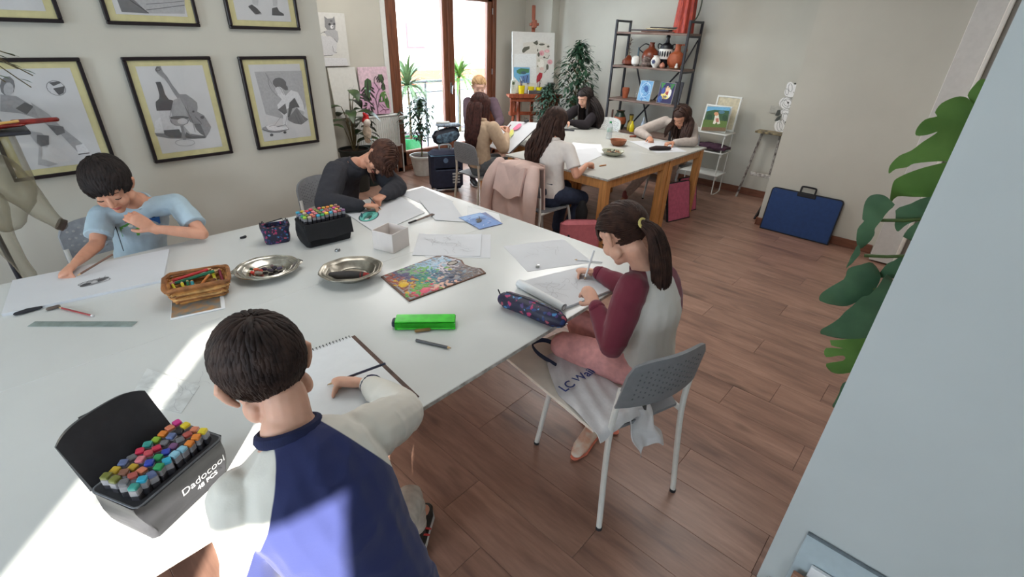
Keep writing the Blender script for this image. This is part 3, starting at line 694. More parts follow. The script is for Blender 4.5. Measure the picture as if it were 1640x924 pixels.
for k in range(4): b = MB(); blade(b, (.1, -.05, .62+.06*k), (.9, -.3+.25*k, .1), .26, .12, 1.2, n=6, fold=.2); b.build('leaf', m_cass, t, fix=False)
st.build('stem', m_stem, t)
t = thing('flower_pot', 'dark green round pot standing below the radiator, beside the plant', 'pot', (3.22, 5.42, 0)); pot(t, 'pot_body', .12, .15, .46, mat('dark_teal_pot', (24, 44, 42), .4)); MB().lathe([(.146, .30), (.151, .30), (.152, .312), (.147, .312)], seg=28).build('rim_band', mat('teal_band', (60, 84, 80), .4), t)
sx = thing('santa_ornament', 'small red and white Santa figure hanging in the plant by the radiator', 'ornament', (3.06, 5.1, .62))
b = MB(); b.tube([(0, 0, 0), (.0, 0, .1), (0, 0, .17)], [.035, .05, .03], 12, rnd=True); b.build('body', mat('santa_cloth', (196, 178, 160), .9, var=.15), sx)
b = MB(); b.ell((0, -.02, .2), (.042, .042, .045)); b.build('beard', mat('santa_beard', (225, 215, 205), .95, bump=.4), sx)
b = MB(); b.tube([(0, 0, .22), (.005, 0, .27), (-.03, -.02, .30)], [.045, .03, .012], 12, rnd=True); b.build('hat', mat('santa_red', (190, 36, 40), .85), sx)
# ----------------------------------------------------------------- radiator and the paintings on it
rd = thing('radiator', 'white panel radiator on the wall left of the balcony door', 'radiator', (3.58, 5.62, .37))
b = MB(); b.box(-.42, .28, -.012, .03, 0, .41, bev=.006)
b.build('panel', m_metal, rd)
for i in range(23):
    x = -.405+i*.0298; b = MB(); b.box(x, x+.017, -.024, -.008, .025, .385, bev=.006); b.build('fin', m_metal, rd)
MB().box(-.425, .285, -.03, .05, .40, .418, bev=.004).build('top_grille', m_metal, rd)
b = MB(); b.tube([(.285, 0, .36), (.31, 0, .36)], .012); b.tube([(.31, -.005, .36), (.365, -.005, .36)], [.026, .024], 14, rnd=True); b.tube([(.29, .0, .02), (.31, .0, .02), (.31, 0, -.36)], .008); b.build('valve', m_metal, rd)
m_canvas = mat('canvas_white', (214, 213, 208), .85, var=.02, bump=.08, bscale=400)
def board(name, label, cat, m, w, h, th, mt=None, key=None, group=None, part='canvas'):
    """a canvas or sheet lying on the frame m (lower left corner, x right, y up, z out)"""
    t = thing(name, label, cat, m.translation, 0, group); ml = MX.Translation(-m.translation) @ m
    MB().box(0, w, 0, h, -th, 0, m=ml, bev=min(.002, th*.3)).build(part, mt or m_canvas, t)
    if key: draw(key, ml, t)
    return t
board('cat_drawing', 'pencil drawing of a sitting cat on a white sheet above the radiator', 'drawing', frame((2.95, 5.66, 1.37), (1, 0, 0), (0, 0, 1)), .32, .54, .02, key='cat')
m = frame((2.98, 5.60, .80), (1, 0, 0), (0, .13, 1)); t = board('blank_canvas', 'tall white canvas with a faint sketch standing on the radiator behind the plant', 'canvas', m, .355, .56, .018)
a = Art(MX.Translation(-m.translation) @ m)
for q in (((.25, .2), (.28, .26), (.27, .32), (.3, .36)), ((.2, .3), (.24, .34), (.3, .3)), ((.26, .12), (.3, .16), (.31, .22))): a.line(q, .003, (150, 152, 158))
a.build('drawing', t)
m = frame((3.345, 5.6, .81), (1, 0, 0), (0, .06, 1)); board('monstera_painting', 'pink painting of dark green monstera leaves standing on the radiator', 'painting', m, .405, .545, .02, mat('canvas_edge', (226, 196, 208), .85), key='monstera_painting')
# ----------------------------------------------------------------- framed drawings on the left wall
m_frame = mat('black_frame', (30, 22, 26), .35, var=.1); m_mat = mat('cream_mount', (206, 198, 150), .9, var=.03); m_paper = mat('drawing_paper', (204, 204, 205), .9, var=.02, scale=8)
for nm, x, z, key, lab in (('framed_drawing', .04, .985, 'volley', 'black framed pencil drawing of a volleyball player, behind the clear mannequin'), ('framed_drawing', .688, .985, 'violin', 'black framed pencil drawing of a wine bottle, glass and violin'),
                           ('framed_drawing', 1.317, .982, 'skater', 'black framed pencil drawing of a child in a helmet crouching on a skateboard'), ('framed_drawing', .03, 1.75, None, 'black framed drawing at the upper left corner, only its lower edge in view'),
                           ('framed_drawing', .676, 1.75, 'cloth', 'black framed drawing of draped cloth, above the violin drawing'), ('framed_drawing', 1.308, 1.745, 'feet', 'black framed drawing of walking feet, above the skateboard drawing')):
    t = thing(nm, lab, 'picture', (x, 3.69, z)); w, h, s = .462, .603, .019
    f = MB(); f.box(0, w, -.022, .008, 0, s, bev=.003); f.box(0, w, -.022, .008, h-s, h, bev=.003); f.box(0, s, -.022, .008, s, h-s, bev=.003); f.box(w-s, w, -.022, .008, s, h-s, bev=.003); f.build('frame', m_frame, t)
    MB().box(s-.002, w-s+.002, -.009, .004, s-.002, h-s+.002).build('mount', m_mat, t)
    MB().box(.055, w-.055, -.011, -.008, .052, h-.05).build('sheet', m_paper, t)
    if key: draw(key, frame((0, -.0113, 0), (1, 0, 0), (0, 0, 1)), t)
    MB().box(s, w-s, -.0165, -.0155, s, h-s).build('glazing', glass_mat('picture_glass', (1, 1, 1), .03, .03) if 'picture_glass' not in bpy.data.materials else bpy.data.materials['picture_glass'], t)
# ----------------------------------------------------------------- big easel
m_easel = mat('easel_wood', (150, 76, 48), .45, var=.15, scale=8, stretch=(6, 6, 1))
E0 = V((5.62, 5.33, .955)); ex = V((.8, -.6, 0)); eo = V((-.6, -.8, 0))       # along the ledge, and out towards the room
t = thing('studio_easel', 'large red-brown wooden easel in the corner holding the rose canvas', 'easel', (5.97, 5.07, 0))
ML = MX((ex, -eo, V((0, 0, 1)))).transposed().to_4x4(); ML.translation = E0-V((5.97, 5.07, 0))   # local: x along ledge, y to the back, z up from the ledge
lean = MX.Rotation(-.12, 4, 'X')
def ebox(name, *a, lean_=True, bev=.004, parent=t):
    return MB().box(*a, m=ML @ lean if lean_ else ML, bev=bev).build(name, m_easel, parent)
ebox('mast', .40, .45, .075, .105, -.55, 1.2); ebox('top_clamp', .36, .49, .0, .075, .93, .965); ebox('clamp_block', .395, .455, -.01, .07, .90, 1.0)
ebox('ledge', .02, .84, -.17, .06, -.03, 0, lean_=False); ebox('ledge_lip', .02, .84, -.185, -.17, -.035, .022, lean_=False); ebox('ledge_apron', .05, .81, -.15, -.13, -.09, -.03, lean_=False)
ebox('crossbar', .05, .80, -.02, .015, -.30, -.25, lean_=False)
for x in (.06, .76): ebox('side_rail', x, x+.045, -.09, -.05, -.30, -.03, lean_=False)
for x in (.2, .6):
    b = MB(); b.tube([ML @ V((x+.0, .02, 0)), ML @ V((x-.0, -.12, -.955))], [.03, .03], 4); b.build('leg', m_easel, t)
for x in (.14, .70):
    b = MB(); b.tube([ML @ V((x, -.05, -.1)), ML @ V((x-.04, .22, -.95))], [.026, .026], 4); b.build('leg', m_easel, t)
m = frame(E0+ex*.1+V((.1, .14, 1)).normalized()*.06, ex, V((.1, .14, 1))); board('rose_canvas', 'large white canvas with a half-finished pink rose painting on the easel', 'canvas', m, .645, .79, .03, key=None)
o = [c for c in bpy.data.objects if c.name.startswith('rose_canvas')][0]
mm = frame(E0, ex, V((.1, .14, 1))); mm.translation += mm.col[2].to_3d()*.001; draw('roses', MX.Translation(-m.translation) @ mm, o)
sb = thing('small_painting', 'small blue and green painting leaning on the easel behind the yellow pots', 'painting', E0+ex*.1+eo*.04); mm = frame(E0+eo*.035+V((0, 0, .0)), ex, V((.1, .14, 1)))
mq = MX.Translation(-V(sb.location)) @ mm; MB().box(.10, .32, .02, .30, -.014, -.0005, m=mq, bev=.002).build('canvas', m_canvas, sb); draw('smallblue', mq, sb)
def onl(x, y, z=0): return E0+ex*x-V((eo.x, eo.y, 0))*y+V((0, 0, z))
b = thing('painted_box', 'narrow white box with a plant print at the left end of the easel ledge', 'box', onl(.10, -.06), math.atan2(-.6, .8)); MB().box(-.035, .035, -.02, .02, 0, .20, bev=.003).build('carton', mat('white_carton', (206, 212, 200), .7), b)
a = Art(frame((-.035, -.0203, 0), (1, 0, 0), (0, 0, 1)))
for q in ((.035, .15, .02, .012), (.03, .165, .012, .012), (.042, .168, .012, .01)): a.oval(*q, (70, 90, 60))
a.line([(.035, .08), (.035, .16)], .004, (90, 100, 60)); a.build('print', b)
m_yel = mat('yellow_plastic', (226, 206, 30), .4, var=.04)
for i, (x, r, h, lab) in enumerate(((.225, .052, .13, 'tall yellow pot of brushes, leftmost on the easel ledge'), (.37, .05, .115, 'yellow pot in the middle of the easel ledge'), (.50, .055, .11, 'yellow pot at the right of the three on the easel ledge'))):
    t = thing('yellow_pot', lab, 'pot', onl(x, -.08)); b = MB(); b.lathe([(r*.75, 0), (r, h), (r-.005, h), (r*.7, .008), (.001, .008)], seg=20); b.build('cup', m_yel, t)
    if i != 1:
        R = random.Random(i)
        for k in range(7):
            q = thing('paintbrush', ('blue', 'brown', 'white')[k % 3]+'-handled brush standing in the '+('leftmost' if i == 0 else 'rightmost')+' yellow pot on the easel', 'brush', onl(x, -.08, .01), 0, 'brushes in the yellow pots'); e = V((R.uniform(-.04, .04), R.uniform(-.03, .03), .15+R.random()*.05))
            MB().tube([(0, 0, 0), e], .003, 6).build('handle', mat('brush_handle_%d' % (k % 3), ((40, 60, 100), (130, 60, 40), (200, 200, 190))[k % 3], .5), q); MB().tube([e, e*1.12], [.004, .001], 6).build('bristles', mat('bristle_dark', (60, 50, 44), .9), q)
t = thing('dark_box', 'small dark open box with white edges on the easel ledge', 'box', onl(.43, -.155), math.atan2(-.6, .8)); b = MB(); b.box(-.11, .11, -.012, .012, 0, .07, bev=.002); b.build('carton', mat('dark_grey_card', (84, 78, 80), .8), t)
b = MB(); b.box(-.118, -.11, -.016, .016, 0, .078); b.box(.11, .118, -.016, .016, 0, .078); b.build('edge', m_metal, t)
t = thing('black_jar', 'black round jar of tools at the right end of the easel ledge', 'jar', onl(.68, -.07)); b = MB(); b.lathe([(.055, 0), (.06, .05), (.055, .09), (.04, .1), (.045, .13), (.058, .14), (.056, .17), (.001, .17)], seg=20); b.build('body', mat('black_glaze', (24, 24, 26), .35), t)
t = thing('black_pot', 'second black pot beside the jar on the easel ledge', 'pot', onl(.59, -.06)); MB().lathe([(.04, 0), (.048, .11), (.043, .11), (.038, .01), (.001, .01)], seg=18).build('cup', MATS['black_glaze'], t)
# ----------------------------------------------------------------- shelf rack
m_rack = mat('black_steel', (44, 44, 50), .45, var=.06); m_shelf = mat('shelf_board', (122, 100, 90), .55, var=.15, scale=8, stretch=(8, 1, 8))
RX0, RX1, RY0, RY1 = 6.13, 6.47, 2.84, 3.84
t = thing('shelf_rack', 'tall black steel and wood shelf rack against the back wall', 'shelf', (6.3, 3.34, 0)); o0 = V((-6.3, -3.34, 0)); TT = MX.Translation(o0)
for x in (RX0, RX1):
    for y in (RY0, RY1): MB().box(x-.014, x+.014, y-.014, y+.014, 0, 1.97, m=TT, bev=.003).build('post', m_rack, t)
for y in (RY0, RY1):
    for z in (1.956, 1.80, 1.405, .99, .575, .12): MB().box(RX0, RX1, y-.012, y+.012, z-.014, z+.012, m=TT, bev=.003).build('side_bar', m_rack, t)
for z in (1.82, 1.425, 1.01, .6, .14): MB().box(RX0-.008, RX1+.01, RY0-.012, RY1+.012, z-.012, z+.012, m=TT, bev=.003).build('shelf_board', m_shelf, t)
for (y0, z0, y1, z1) in ((3.66, 1.41, 3.34, .62), (3.02, 1.41, 3.66, .62), (2.86, 1.41, 2.86, 1.80)):
    if y0 == y1: b = MB(); b.tube([V((RX0, y0, z0+.02))+o0, V((RX1, y0, z1-.04))+o0], .009, 6)
    else: b = MB(); b.tube([V((RX1+.012, y0, z0))+o0, V((RX1+.012, y1, z1))+o0], .011, 6)
    b.build('brace', m_rack, t)
def vessel(name, label, cat, y, x, z, prof, m, sc=1, handles=(), seg=24, group=None, part='body'):
    t = thing(name, label, cat, (x, y, z), 0, group); b = MB(); b.lathe([(r*sc, h*sc) for r, h in prof], seg=seg); b.build(part, m, t)
    for (a, r0, z0, r1, z1, bulge, mt) in handles:
        c, s_ = math.cos(a), math.sin(a); P = [V((r0*c, r0*s_, z0))*1, V(((r0+bulge)*c, (r0+bulge)*s_, z0+.01)), V(((max(r0, r1)+bulge)*c, (max(r0, r1)+bulge)*s_, (z0+z1)/2)), V((r1*c, r1*s_, z1))]
        b = MB(); b.tube([p*sc for p in spline(P, 4)], .007*sc, 7); b.build('handle', mt or m, t)
    return t
m_ct = mat('brown_glaze', (118, 56, 34), .3, var=.15, scale=20); m_blk = mat('black_ceramic', (30, 30, 34), .35); m_whc = mat('white_ceramic', (214, 212, 206), .3, var=.04); m_tr = mat('terracotta_jug', (158, 82, 50), .6, var=.08)
m_grn = mat('green_glaze', (34, 50, 40), .35); m_crys = mat('grey_crystal', (120, 104, 98), .25, var=.3, scale=40)
Z2 = 1.438
vessel('ceramic_house', 'lumpy brown ceramic piece with a spiky plant at the left end of the pottery shelf', 'ornament', 3.69, 6.28, Z2, [(.05, 0), (.085, .02), (.08, .06), (.04, .09), (.02, .12), (.001, .12)], m_ct)
t = thing('dried_flower', 'dark spiky dried flower rising from the brown ceramic piece', 'flower', (6.28, 3.69, Z2+.09)); st = MB(); st.tube([(0, 0, 0), (0, .01, .12), (0, 0, .24)], .005, 6); st.build('stem', MATS['plant_stem'], t)
for k in range(11):
    a = k*2.3; b = MB(); blade(b, (0, 0, .05+.015*k), (math.cos(a), math.sin(a), .5), .075, .02, .6, n=4); b.build('petal', mat('dusty_mauve', (110, 72, 78), .7, var=.2), t, fix=False)
vessel('blue_bottle', 'slim blue-grey glass bottle behind the white egg on the pottery shelf', 'bottle', 3.60, 6.36, Z2, [(.03, 0), (.032, .08), (.012, .13), (.01, .22), (.001, .22)], mat('blue_grey_glass', (86, 112, 124), .2, var=.05))
vessel('ceramic_egg', 'smooth white ceramic egg on the pottery shelf', 'ornament', 3.535, 6.2, Z2, [(.02, 0), (.05, .025), (.058, .06), (.05, .1), (.03, .118), (.001, .125)], m_whc)
vessel('glazed_jug', 'dark brown glazed jug with cream pattern and loop handle, left of the black vase', 'jug', 3.40, 6.33, Z2, [(.06, 0), (.1, .06), (.108, .11), (.09, .17), (.04, .21), (.028, .25), (.034, .27), (.026, .27), (.02, .25), (.001, .24)], m_ct, 1.05, [(PI/2+.5, .035, .24, .095, .15, .05, m_blk)])
vessel('crystal_cluster', 'grey and white rough crystal cluster in front of the brown jug', 'ornament', 3.36, 6.17, Z2, [(.05, 0), (.07, .03), (.05, .06), (.06, .09), (.03, .12), (.001, .125)], m_crys, 1, seg=9)
t = vessel('amphora', 'black amphora with a white painted band and two handles, tallest on the shelf', 'vase', 3.19, 6.33, Z2, [(.04, 0), (.06, .05), (.085, .12), (.088, .2), (.075, .255), (.03, .285), (.02, .33), (.028, .355), (.012, .375), (.001, .38)], m_blk, 1, [(PI/2, .07, .26, .075, .2, .045, None), (-PI/2, .07, .26, .075, .2, .045, None)])
MB().lathe([(.0872, .10), (.0892, .12), (.092, .2), (.0895, .215)], seg=24).build('painted_band', m_whc, t)
a = MB()
for k in range(7): an = -PI+(k-3)*.35; p = V((.0925*math.cos(an), .0925*math.sin(an), .16)); a.ell(p, (.006, .012, .035), MX.Rotation(an, 3, 'Z'), 8, 5)
a.build('figures', m_blk, t)
t = vessel('painted_vase', 'small white vase with a dark blue flower, in front of the amphora', 'vase', 3.225, 6.16, Z2, [(.028, 0), (.03, .012), (.055, .04), (.06, .075), (.045, .11), (.03, .125), (.038, .14), (.03, .14), (.001, .13)], m_whc)
a = MB(); an = -PI
for k in range(6): q = k*PI/3; a.ell((-.0585, .018*math.cos(q), .07+.018*math.sin(q)), (.004, .009, .009), None, 8, 5)
a.ell((-.06, 0, .07), (.004, .01, .01), None, 8, 5); a.build('flower_print', mat('cobalt', (40, 50, 96), .3), t)
vessel('terracotta_jug', 'round terracotta jug with a side handle, right on the pottery shelf', 'jug', 3.02, 6.3, Z2, [(.06, 0), (.1, .05), (.108, .1), (.085, .16), (.04, .19), (.032, .25), (.038, .27), (.028, .27), (.001, .25)], m_tr, 1.02, [(-PI/2, .034, .255, .08, .16, .04, None)])
vessel('seashell', 'small pink shell beside the white vase on the pottery shelf', 'shell', 3.13, 6.17, Z2, [(.02, 0), (.035, .02), (.025, .05), (.001, .07)], mat('shell_pink', (180, 120, 100), .4), seg=9)
vessel('plate', 'flat brown plate lying at the right end of the pottery shelf', 'plate', 2.96, 6.19, Z2, [(.06, 0), (.085, .012), (.08, .014), (.05, .006), (.001, .006)], mat('wood_plate', (134, 90, 60), .5))
vessel('white_figurine', 'tiny white figurine standing on the brown plate', 'figurine', 2.95, 6.19, Z2+.008, [(.018, 0), (.02, .02), (.012, .035), (.014, .045), (.001, .06)], m_whc)
vessel('perfume_bottle', 'small pale green bottle behind the white figurine', 'bottle', 2.93, 6.3, Z2, [(.02, 0), (.022, .06), (.01, .07), (.018, .12), (.001, .13)], mat('pale_green', (150, 160, 120), .3))
# top shelf
Z1 = 1.834
R = random.Random(2)
for k, (y0, y1, x0, z, c, rz, lab) in enumerate(((3.06, 3.5, 6.15, 0, (112, 84, 74), .05, 'brown folder at the bottom of the stack on the top shelf'), (3.1, 3.66, 6.18, .016, (84, 80, 84), -.08, 'grey folder in the stack on the top shelf'), (3.02, 3.44, 6.16, .032, (186, 170, 140), .12, 'cream papers in the stack on the top shelf'), (3.0, 3.38, 6.2, .047, (70, 66, 64), -.05, 'dark folder on top of the stack on the top shelf'))):
    t = thing('folder', lab, 'folder', (6.3, (y0+y1)/2, Z1+z), rz); MB().box(-.13, .12, -(y1-y0)/2, (y1-y0)/2, 0, .014, bev=.003).build('cover', mat('folder_%d' % k, c, .7), t)
t = thing('orange_bag', 'tall orange-red striped bag standing at the right end of the top shelf', 'bag', (6.28, 2.99, Z1))
b = MB(); b.grid(lambda u, v: V(((.11+.012*math.sin(9*u*2*PI))*math.cos(2*PI*u)*(1-.15*v), (.12+.010*math.sin(9*u*2*PI))*math.sin(2*PI*u)*(1-.2*v), v*.46)), 64, 6, cu=True); b.build('body', mat('orange_silk', (186, 74, 50), .5, scale=40, stretch=(3, 3, .3), c2=(130, 40, 40)), t)
b = MB(); b.tube(spline([(0, -.1, .38), (0, -.17, .36), (0, -.16, .2), (0, -.11, .12)], 4), .008, 6); b.build('handle', mat('bag_handle_green', (66, 74, 60), .6), t)
# middle shelf
Z3 = 1.022
vessel('clay_cup', 'small terracotta cup on the left of the middle shelf', 'cup', 3.68, 6.3, Z3, [(.035, 0), (.04, .04), (.05, .1), (.046, .135), (.04, .13), (.001, .12)], m_tr)
for q in ((3.52, 'first small glass beside the clay cup on the middle shelf'), (3.45, 'second small glass from the clay cup on the middle shelf')):
    t = thing('drinking_glass', q[1], 'glass', (6.32, q[0], Z3)); MB().lathe([(.022, 0), (.028, .09), (.026, .09), (.02, .006), (.001, .006)], seg=14).build('tumbler', bpy.data.materials['picture_glass'], t)
def small_canvas(y0, w, h, fn, label, x=6.2):
    m = frame((x, y0, Z3+.002), (0, -1, 0), (.22, 0, 1)); t = thing('small_painting', label, 'painting', m.translation); ml = MX.Translation(-m.translation) @ m
    MB().box(0, w, 0, h, -.016, 0, m=ml, bev=.002).build('canvas', m_canvas, t); a = Art(ml); fn(a, w, h); a.build('drawing', t)
def f1(a, w, h):
    a.poly([(.004, .004), (w-.004, .004), (w-.004, h-.004), (.004, h-.004)], (120, 168, 206)); R = random.Random(3)
    for k in range(26): a.leaf(R.uniform(.02, w-.06), R.uniform(.02, h-.03), R.uniform(.03, .07), .012, R.uniform(-1, 1.5), ((70, 120, 176), (180, 205, 224), (96, 146, 190))[k % 3])
    a.oval(w*.55, h*.6, .03, .045, (60, 96, 150), .5); a.ring(w*.5, h*.55, .07, .09, .006, (190, 212, 230))
def f2(a, w, h):
    a.poly([(.003, .003), (w-.003, .003), (w-.003, h-.003), (.003, h-.003)], (44, 40, 84)); a.poly([(.01, h-.01), (.07, h-.01), (.03, h-.09)], (70, 140, 70)); a.poly([(w-.01, h-.01), (w-.08, h-.02), (w-.04, h-.08)], (60, 130, 64))
    a.oval(w*.55, h*.68, .035, .04, (226, 190, 150)); a.oval(w*.5, h*.38, .065, .045, (228, 214, 130)); a.oval(w*.42, h*.3, .03, .025, (206, 180, 90)); a.oval(w*.6, h*.5, .03, .022, (190, 90, 80)); a.oval(w*.3, h*.6, .028, .04, (70, 80, 150)); a.oval(w*.75, h*.5, .02, .05, (230, 226, 220)); a.oval(w*.2, h*.2, .03, .04, (60, 90, 150))
    R = random.Random(6)
    for k in range(18): a.leaf(R.uniform(.02, w-.05), R.uniform(.02, h-.03), .035, .01, R.uniform(0, 3), ((40, 70, 130), (30, 26, 50), (90, 60, 110))[k % 3])
small_canvas(3.44, .19, .255, f1, 'light blue painting leaning on the middle shelf'); small_canvas(3.15, .21, .255, f2, 'dark painting with a yellow figure leaning on the middle shelf')
t = thing('black_canvas', 'dark grey canvas back leaning behind the right post of the middle shelf', 'canvas', (6.22, 2.93, Z3+.002)); mm = frame((0, 0, 0), (0, -1, 0), (.16, 0, 1)); MB().box(-.035, .085, 0, .27, -.016, 0, m=mm, bev=.002).build('stretched_cloth', mat('charcoal_cloth', (60, 60, 66), .8), t)
# lower shelf
Z4 = .612
t = vessel('clay_vase', 'terracotta vase with dark green bands on the lower shelf', 'vase', 3.67, 6.22, Z4, [(.05, 0), (.06, .02), (.09, .1), (.09, .14), (.06, .2), (.045, .225), (.06, .25), (.05, .25), (.001, .24)], m_tr)
MB().lathe([(.0515, .0), (.0625, .02), (.0835, .075), (.082, .078)], seg=24).build('glaze_foot', m_grn, t); MB().lathe([(.078, .175), (.062, .202), (.048, .226), (.063, .253), (.05, .254), (.04, .225)], seg=24).build('glaze_rim', m_grn, t)
vessel('brown_bottle', 'slim brown bottle at the left end of the lower shelf', 'bottle', 3.8, 6.22, Z4, [(.03, 0), (.032, .1), (.015, .15), (.013, .25), (.001, .25)], mat('bottle_brown', (96, 66, 56), .3))
vessel('black_tap_jug', 'small black jug behind the clay vase on the lower shelf', 'jug', 3.57, 6.36, Z4, [(.04, 0), (.045, .1), (.02, .13), (.03, .2), (.001, .2)], m_blk)
vessel('yellow_bottle', 'yellow plastic bottle on the lower shelf', 'bottle', 3.45, 6.2, Z4, [(.028, 0), (.032, .02), (.032, .08), (.014, .11), (.012, .14), (.001, .14)], m_yel)
vessel('olive_jug', 'olive yellow jug beside the yellow bottle on the lower shelf', 'jug', 3.51, 6.26, Z4, [(.04, 0), (.05, .04), (.045, .09), (.02, .13), (.03, .2), (.001, .2)], mat('olive_glaze', (150, 130, 50), .35))
vessel('blue_white_bottle', 'small white and blue bottle on the lower shelf', 'bottle', 3.34, 6.3, Z4, [(.03, 0), (.03, .1), (.01, .15), (.008, .2), (.001, .2)], mat('blue_white_glaze', (150, 180, 214), .3, c2=(210, 215, 220)))
vessel('wooden_birdhouse', 'brown wooden birdhouse with a pale cap behind the leaning girl', 'birdhouse', 2.76, 6.42, .6, [(.055, 0), (.06, .02), (.055, .17), (.075, .19), (.06, .24), (.03, .27), (.001, .28)], mat('birdhouse_wood', (126, 92, 70), .7, c2=(190, 180, 160), scale=5), seg=10)
# ----------------------------------------------------------------- folding shelf with the dog painting
t = thing('wire_shelf', 'white folding wire shelf stand below the dog painting', 'shelf', (6.3, 2.4, 0)); m_wire = m_metal
for y in (2.16, 2.66):
    b = MB(); b.tube(spline([(-.13, y-2.4, .02), (-.14, y-2.4, .4), (-.13, y-2.4, .76)], 4), .007, 7); b.tube([(.13, y-2.4, .005), (.13, y-2.4, .78)], .007, 7); b.tube(spline([(-.13, y-2.4, .02), (-.06, y-2.4, .004), (.06, y-2.4, .004), (.13, y-2.4, .02)], 4), .007, 7); b.build('leg_frame', m_wire, t)
for z in (.76, .535, .26):
    MB().box(-.16, .15, -.27, .28, z-.009, z+.006, bev=.004).build('shelf_tray', m_wire, t)
    for y in (-.25, .26): MB().prism([(0, 0), (.045, 0), (.03, -.04), (.01, -.045)], -.004, .004, MX.Translation((-.15, y, z-.005)) @ MX.Rotation(PI/2, 4, 'X')).build('bracket', m_wire, t)
m = frame((6.2, 2.49, .775), (0, -1, 0), (.18, 0, 1)); t = thing('dog_painting', 'white framed painting of a white and brown dog on grass, on the wire shelf', 'painting', m.translation); ml = MX.Translation(-m.translation) @ m
f = MB(); w, h, s = .315, .305, .02
for q in ((0, w, 0, s), (0, w, h-s, h), (0, s, s, h-s), (w-s, w, s, h-s)): f.box(q[0], q[1], q[2], q[3], -.012, .008, m=ml, bev=.003)
f.build('frame', m_metal, t); MB().box(s, w-s, s, h-s, -.01, 0, m=ml).build('canvas', m_canvas, t)
mm = frame((6.2, 2.49, .915), (0, -1, 0), (.18, 0, 1)); draw('dog', MX.Translation(-m.translation) @ mm, t)
m = frame((6.34, 2.43, .78), (0, -1, 0), (.12, 0, 1)); t = thing('empty_picture', 'empty white framed board leaning behind the dog painting', 'picture frame', m.translation); ml = MX.Translation(-m.translation) @ m; f = MB(); w, h, s = .3, .40, .02
for q in ((0, w, 0, s), (0, w, h-s, h), (0, s, s, h-s), (w-s, w, s, h-s)): f.box(q[0], q[1], q[2], q[3], -.01, .008, m=ml, bev=.003)
f.build('frame', m_metal, t); MB().box(s, w-s, s, h-s, -.008, 0, m=ml).build('backing', mat('cream_board', (206, 196, 170), .9), t)
t = thing('folded_cloth', 'folded dark purple cloth on the second shelf of the wire stand', 'cloth', (6.26, 2.32, .541)); b = MB(); b.grid(lambda u, v: V((.11*(2*v-1)*(1+.05*math.sin(7*u)), .2*(2*u-1), .03+.035*math.sin(PI*u)*math.sin(PI*v)+.006*math.sin(18*u+4*v))), 20, 10, th=.028); b.build('fold', mat('purple_cloth', (74, 48, 66), .9, var=.15, bump=.3), t)
# ----------------------------------------------------------------- white flower relief and thin easel near the partition
t = thing('flower_painting', 'white cut-out flower painting with dark leaves on the back wall by the partition', 'painting', (6.598, 1.95, 1.0)); MB().box(-.012, -.002, -.5, -.1, .02, .1).build('backing_strip', mat('wall_tone_board', (186, 184, 176), .9), t); draw('flowers', MX.Translation(-V((6.598, 1.95, 1.0))) @ frame((6.585, 2.0, 1.0), (0, -1, 0), (0, 0, 1)), t)
t = thing('tripod_easel', 'thin dark tripod easel with white spatters near the partition corner', 'easel', (6.3, 1.72, 0))
for nm, P, r in (('leg', [(.1, .2, 0), (.22, .12, .82)], .014), ('leg', [(.02, -.14, .32), (.22, -.08, .82)], .012), ('leg', [(.24, -.32, .0), (.25, -.1, .8)], .012)):
    b = MB(); b.tube(P, r, 6); b.build(nm, mat('dark_easel_wood', (60, 46, 42), .5, c2=(170, 165, 158), scale=25), t)
MB().box(.1, .26, -.12, .18, .80, .825, bev=.005).build('tray', mat('tray_wood', (176, 158, 120), .6, c2=(70, 64, 56), scale=18), t)
MB().box(.0, .03, -.3, .08, .32, .36, bev=.004).build('cross_bar', mat('spattered_white', (206, 202, 196), .6, c2=(120, 110, 104), scale=30), t)
t = thing('dark_board', 'narrow black board leaning against the edge of the partition', 'board', (5.66, 1.45, 0)); b = MB(); b.prism([(0, 0), (.2, 0), (.215, .36), (.19, .36)], -.008, .008, MX.Translation((-.0, .0, 0)) @ MX.Rotation(-.35, 4, 'Z') @ MX.Rotation(PI/2, 4, 'X')); b.build('panel', mat('black_board', (34, 28, 28), .6), t)
# ----------------------------------------------------------------- blue portfolio against the partition
def portfolio(label, w, h, m, col, handle=True, group=None, th=.02, holes=False, name='art_portfolio'):
    """m: lower left, x along, y up"""
    t = thing(name, label, 'portfolio', m.translation, 0, group); ml = MX.Translation(-m.translation) @ m; r = .035
    def rr(i):
        P = []
        for cx, cy, a0 in ((w-r, h-r, 0), (r, h-r, PI/2)):
            for k in range(5): a = a0+k*PI/8; P.append((cx+(r-i)*math.cos(a), cy+(r-i)*math.sin(a)))
        return [(i, i), (w-i, i)]+P
    MB().prism(rr(0), -th, 0, ml).build('piping', mat('black_trim', (26, 26, 32), .6), t); MB().prism(rr(.011), -th-.001, .0025, ml).build('cover', col, t)
    if handle:
        cx = w*.5; b = MB(); b.tube([ml @ V(p) for p in spline([(cx-.065, h-.03, -.0), (cx-.065, h+.04, -.005), (cx-.05, h+.055, -.005), (cx+.05, h+.055, -.005), (cx+.065, h+.04, -.005), (cx+.065, h-.03, 0)], 3)], .009, 6); b.build('handle', MATS['black_trim'], t)
        MB().box(cx-.085, cx+.085, h-.045, h-.008, -.004, .008, m=ml, bev=.004).build('handle_mount', MATS['black_trim'], t)
    MB().ell((ml @ V((.045, h-.04, .003))), (.005, .005, .003), None, 8, 5).build('button', m_steel, t)
    return t
m_blue = mat('blue_nylon', (34, 62, 112), .7, var=.05, bump=.1, bscale=300)
portfolio('dark blue art portfolio with a black handle leaning on the partition wall', .66, .45, frame((5.405, 1.305, .002), (0, -1, 0), (.13, 0, 1)), m_blue)
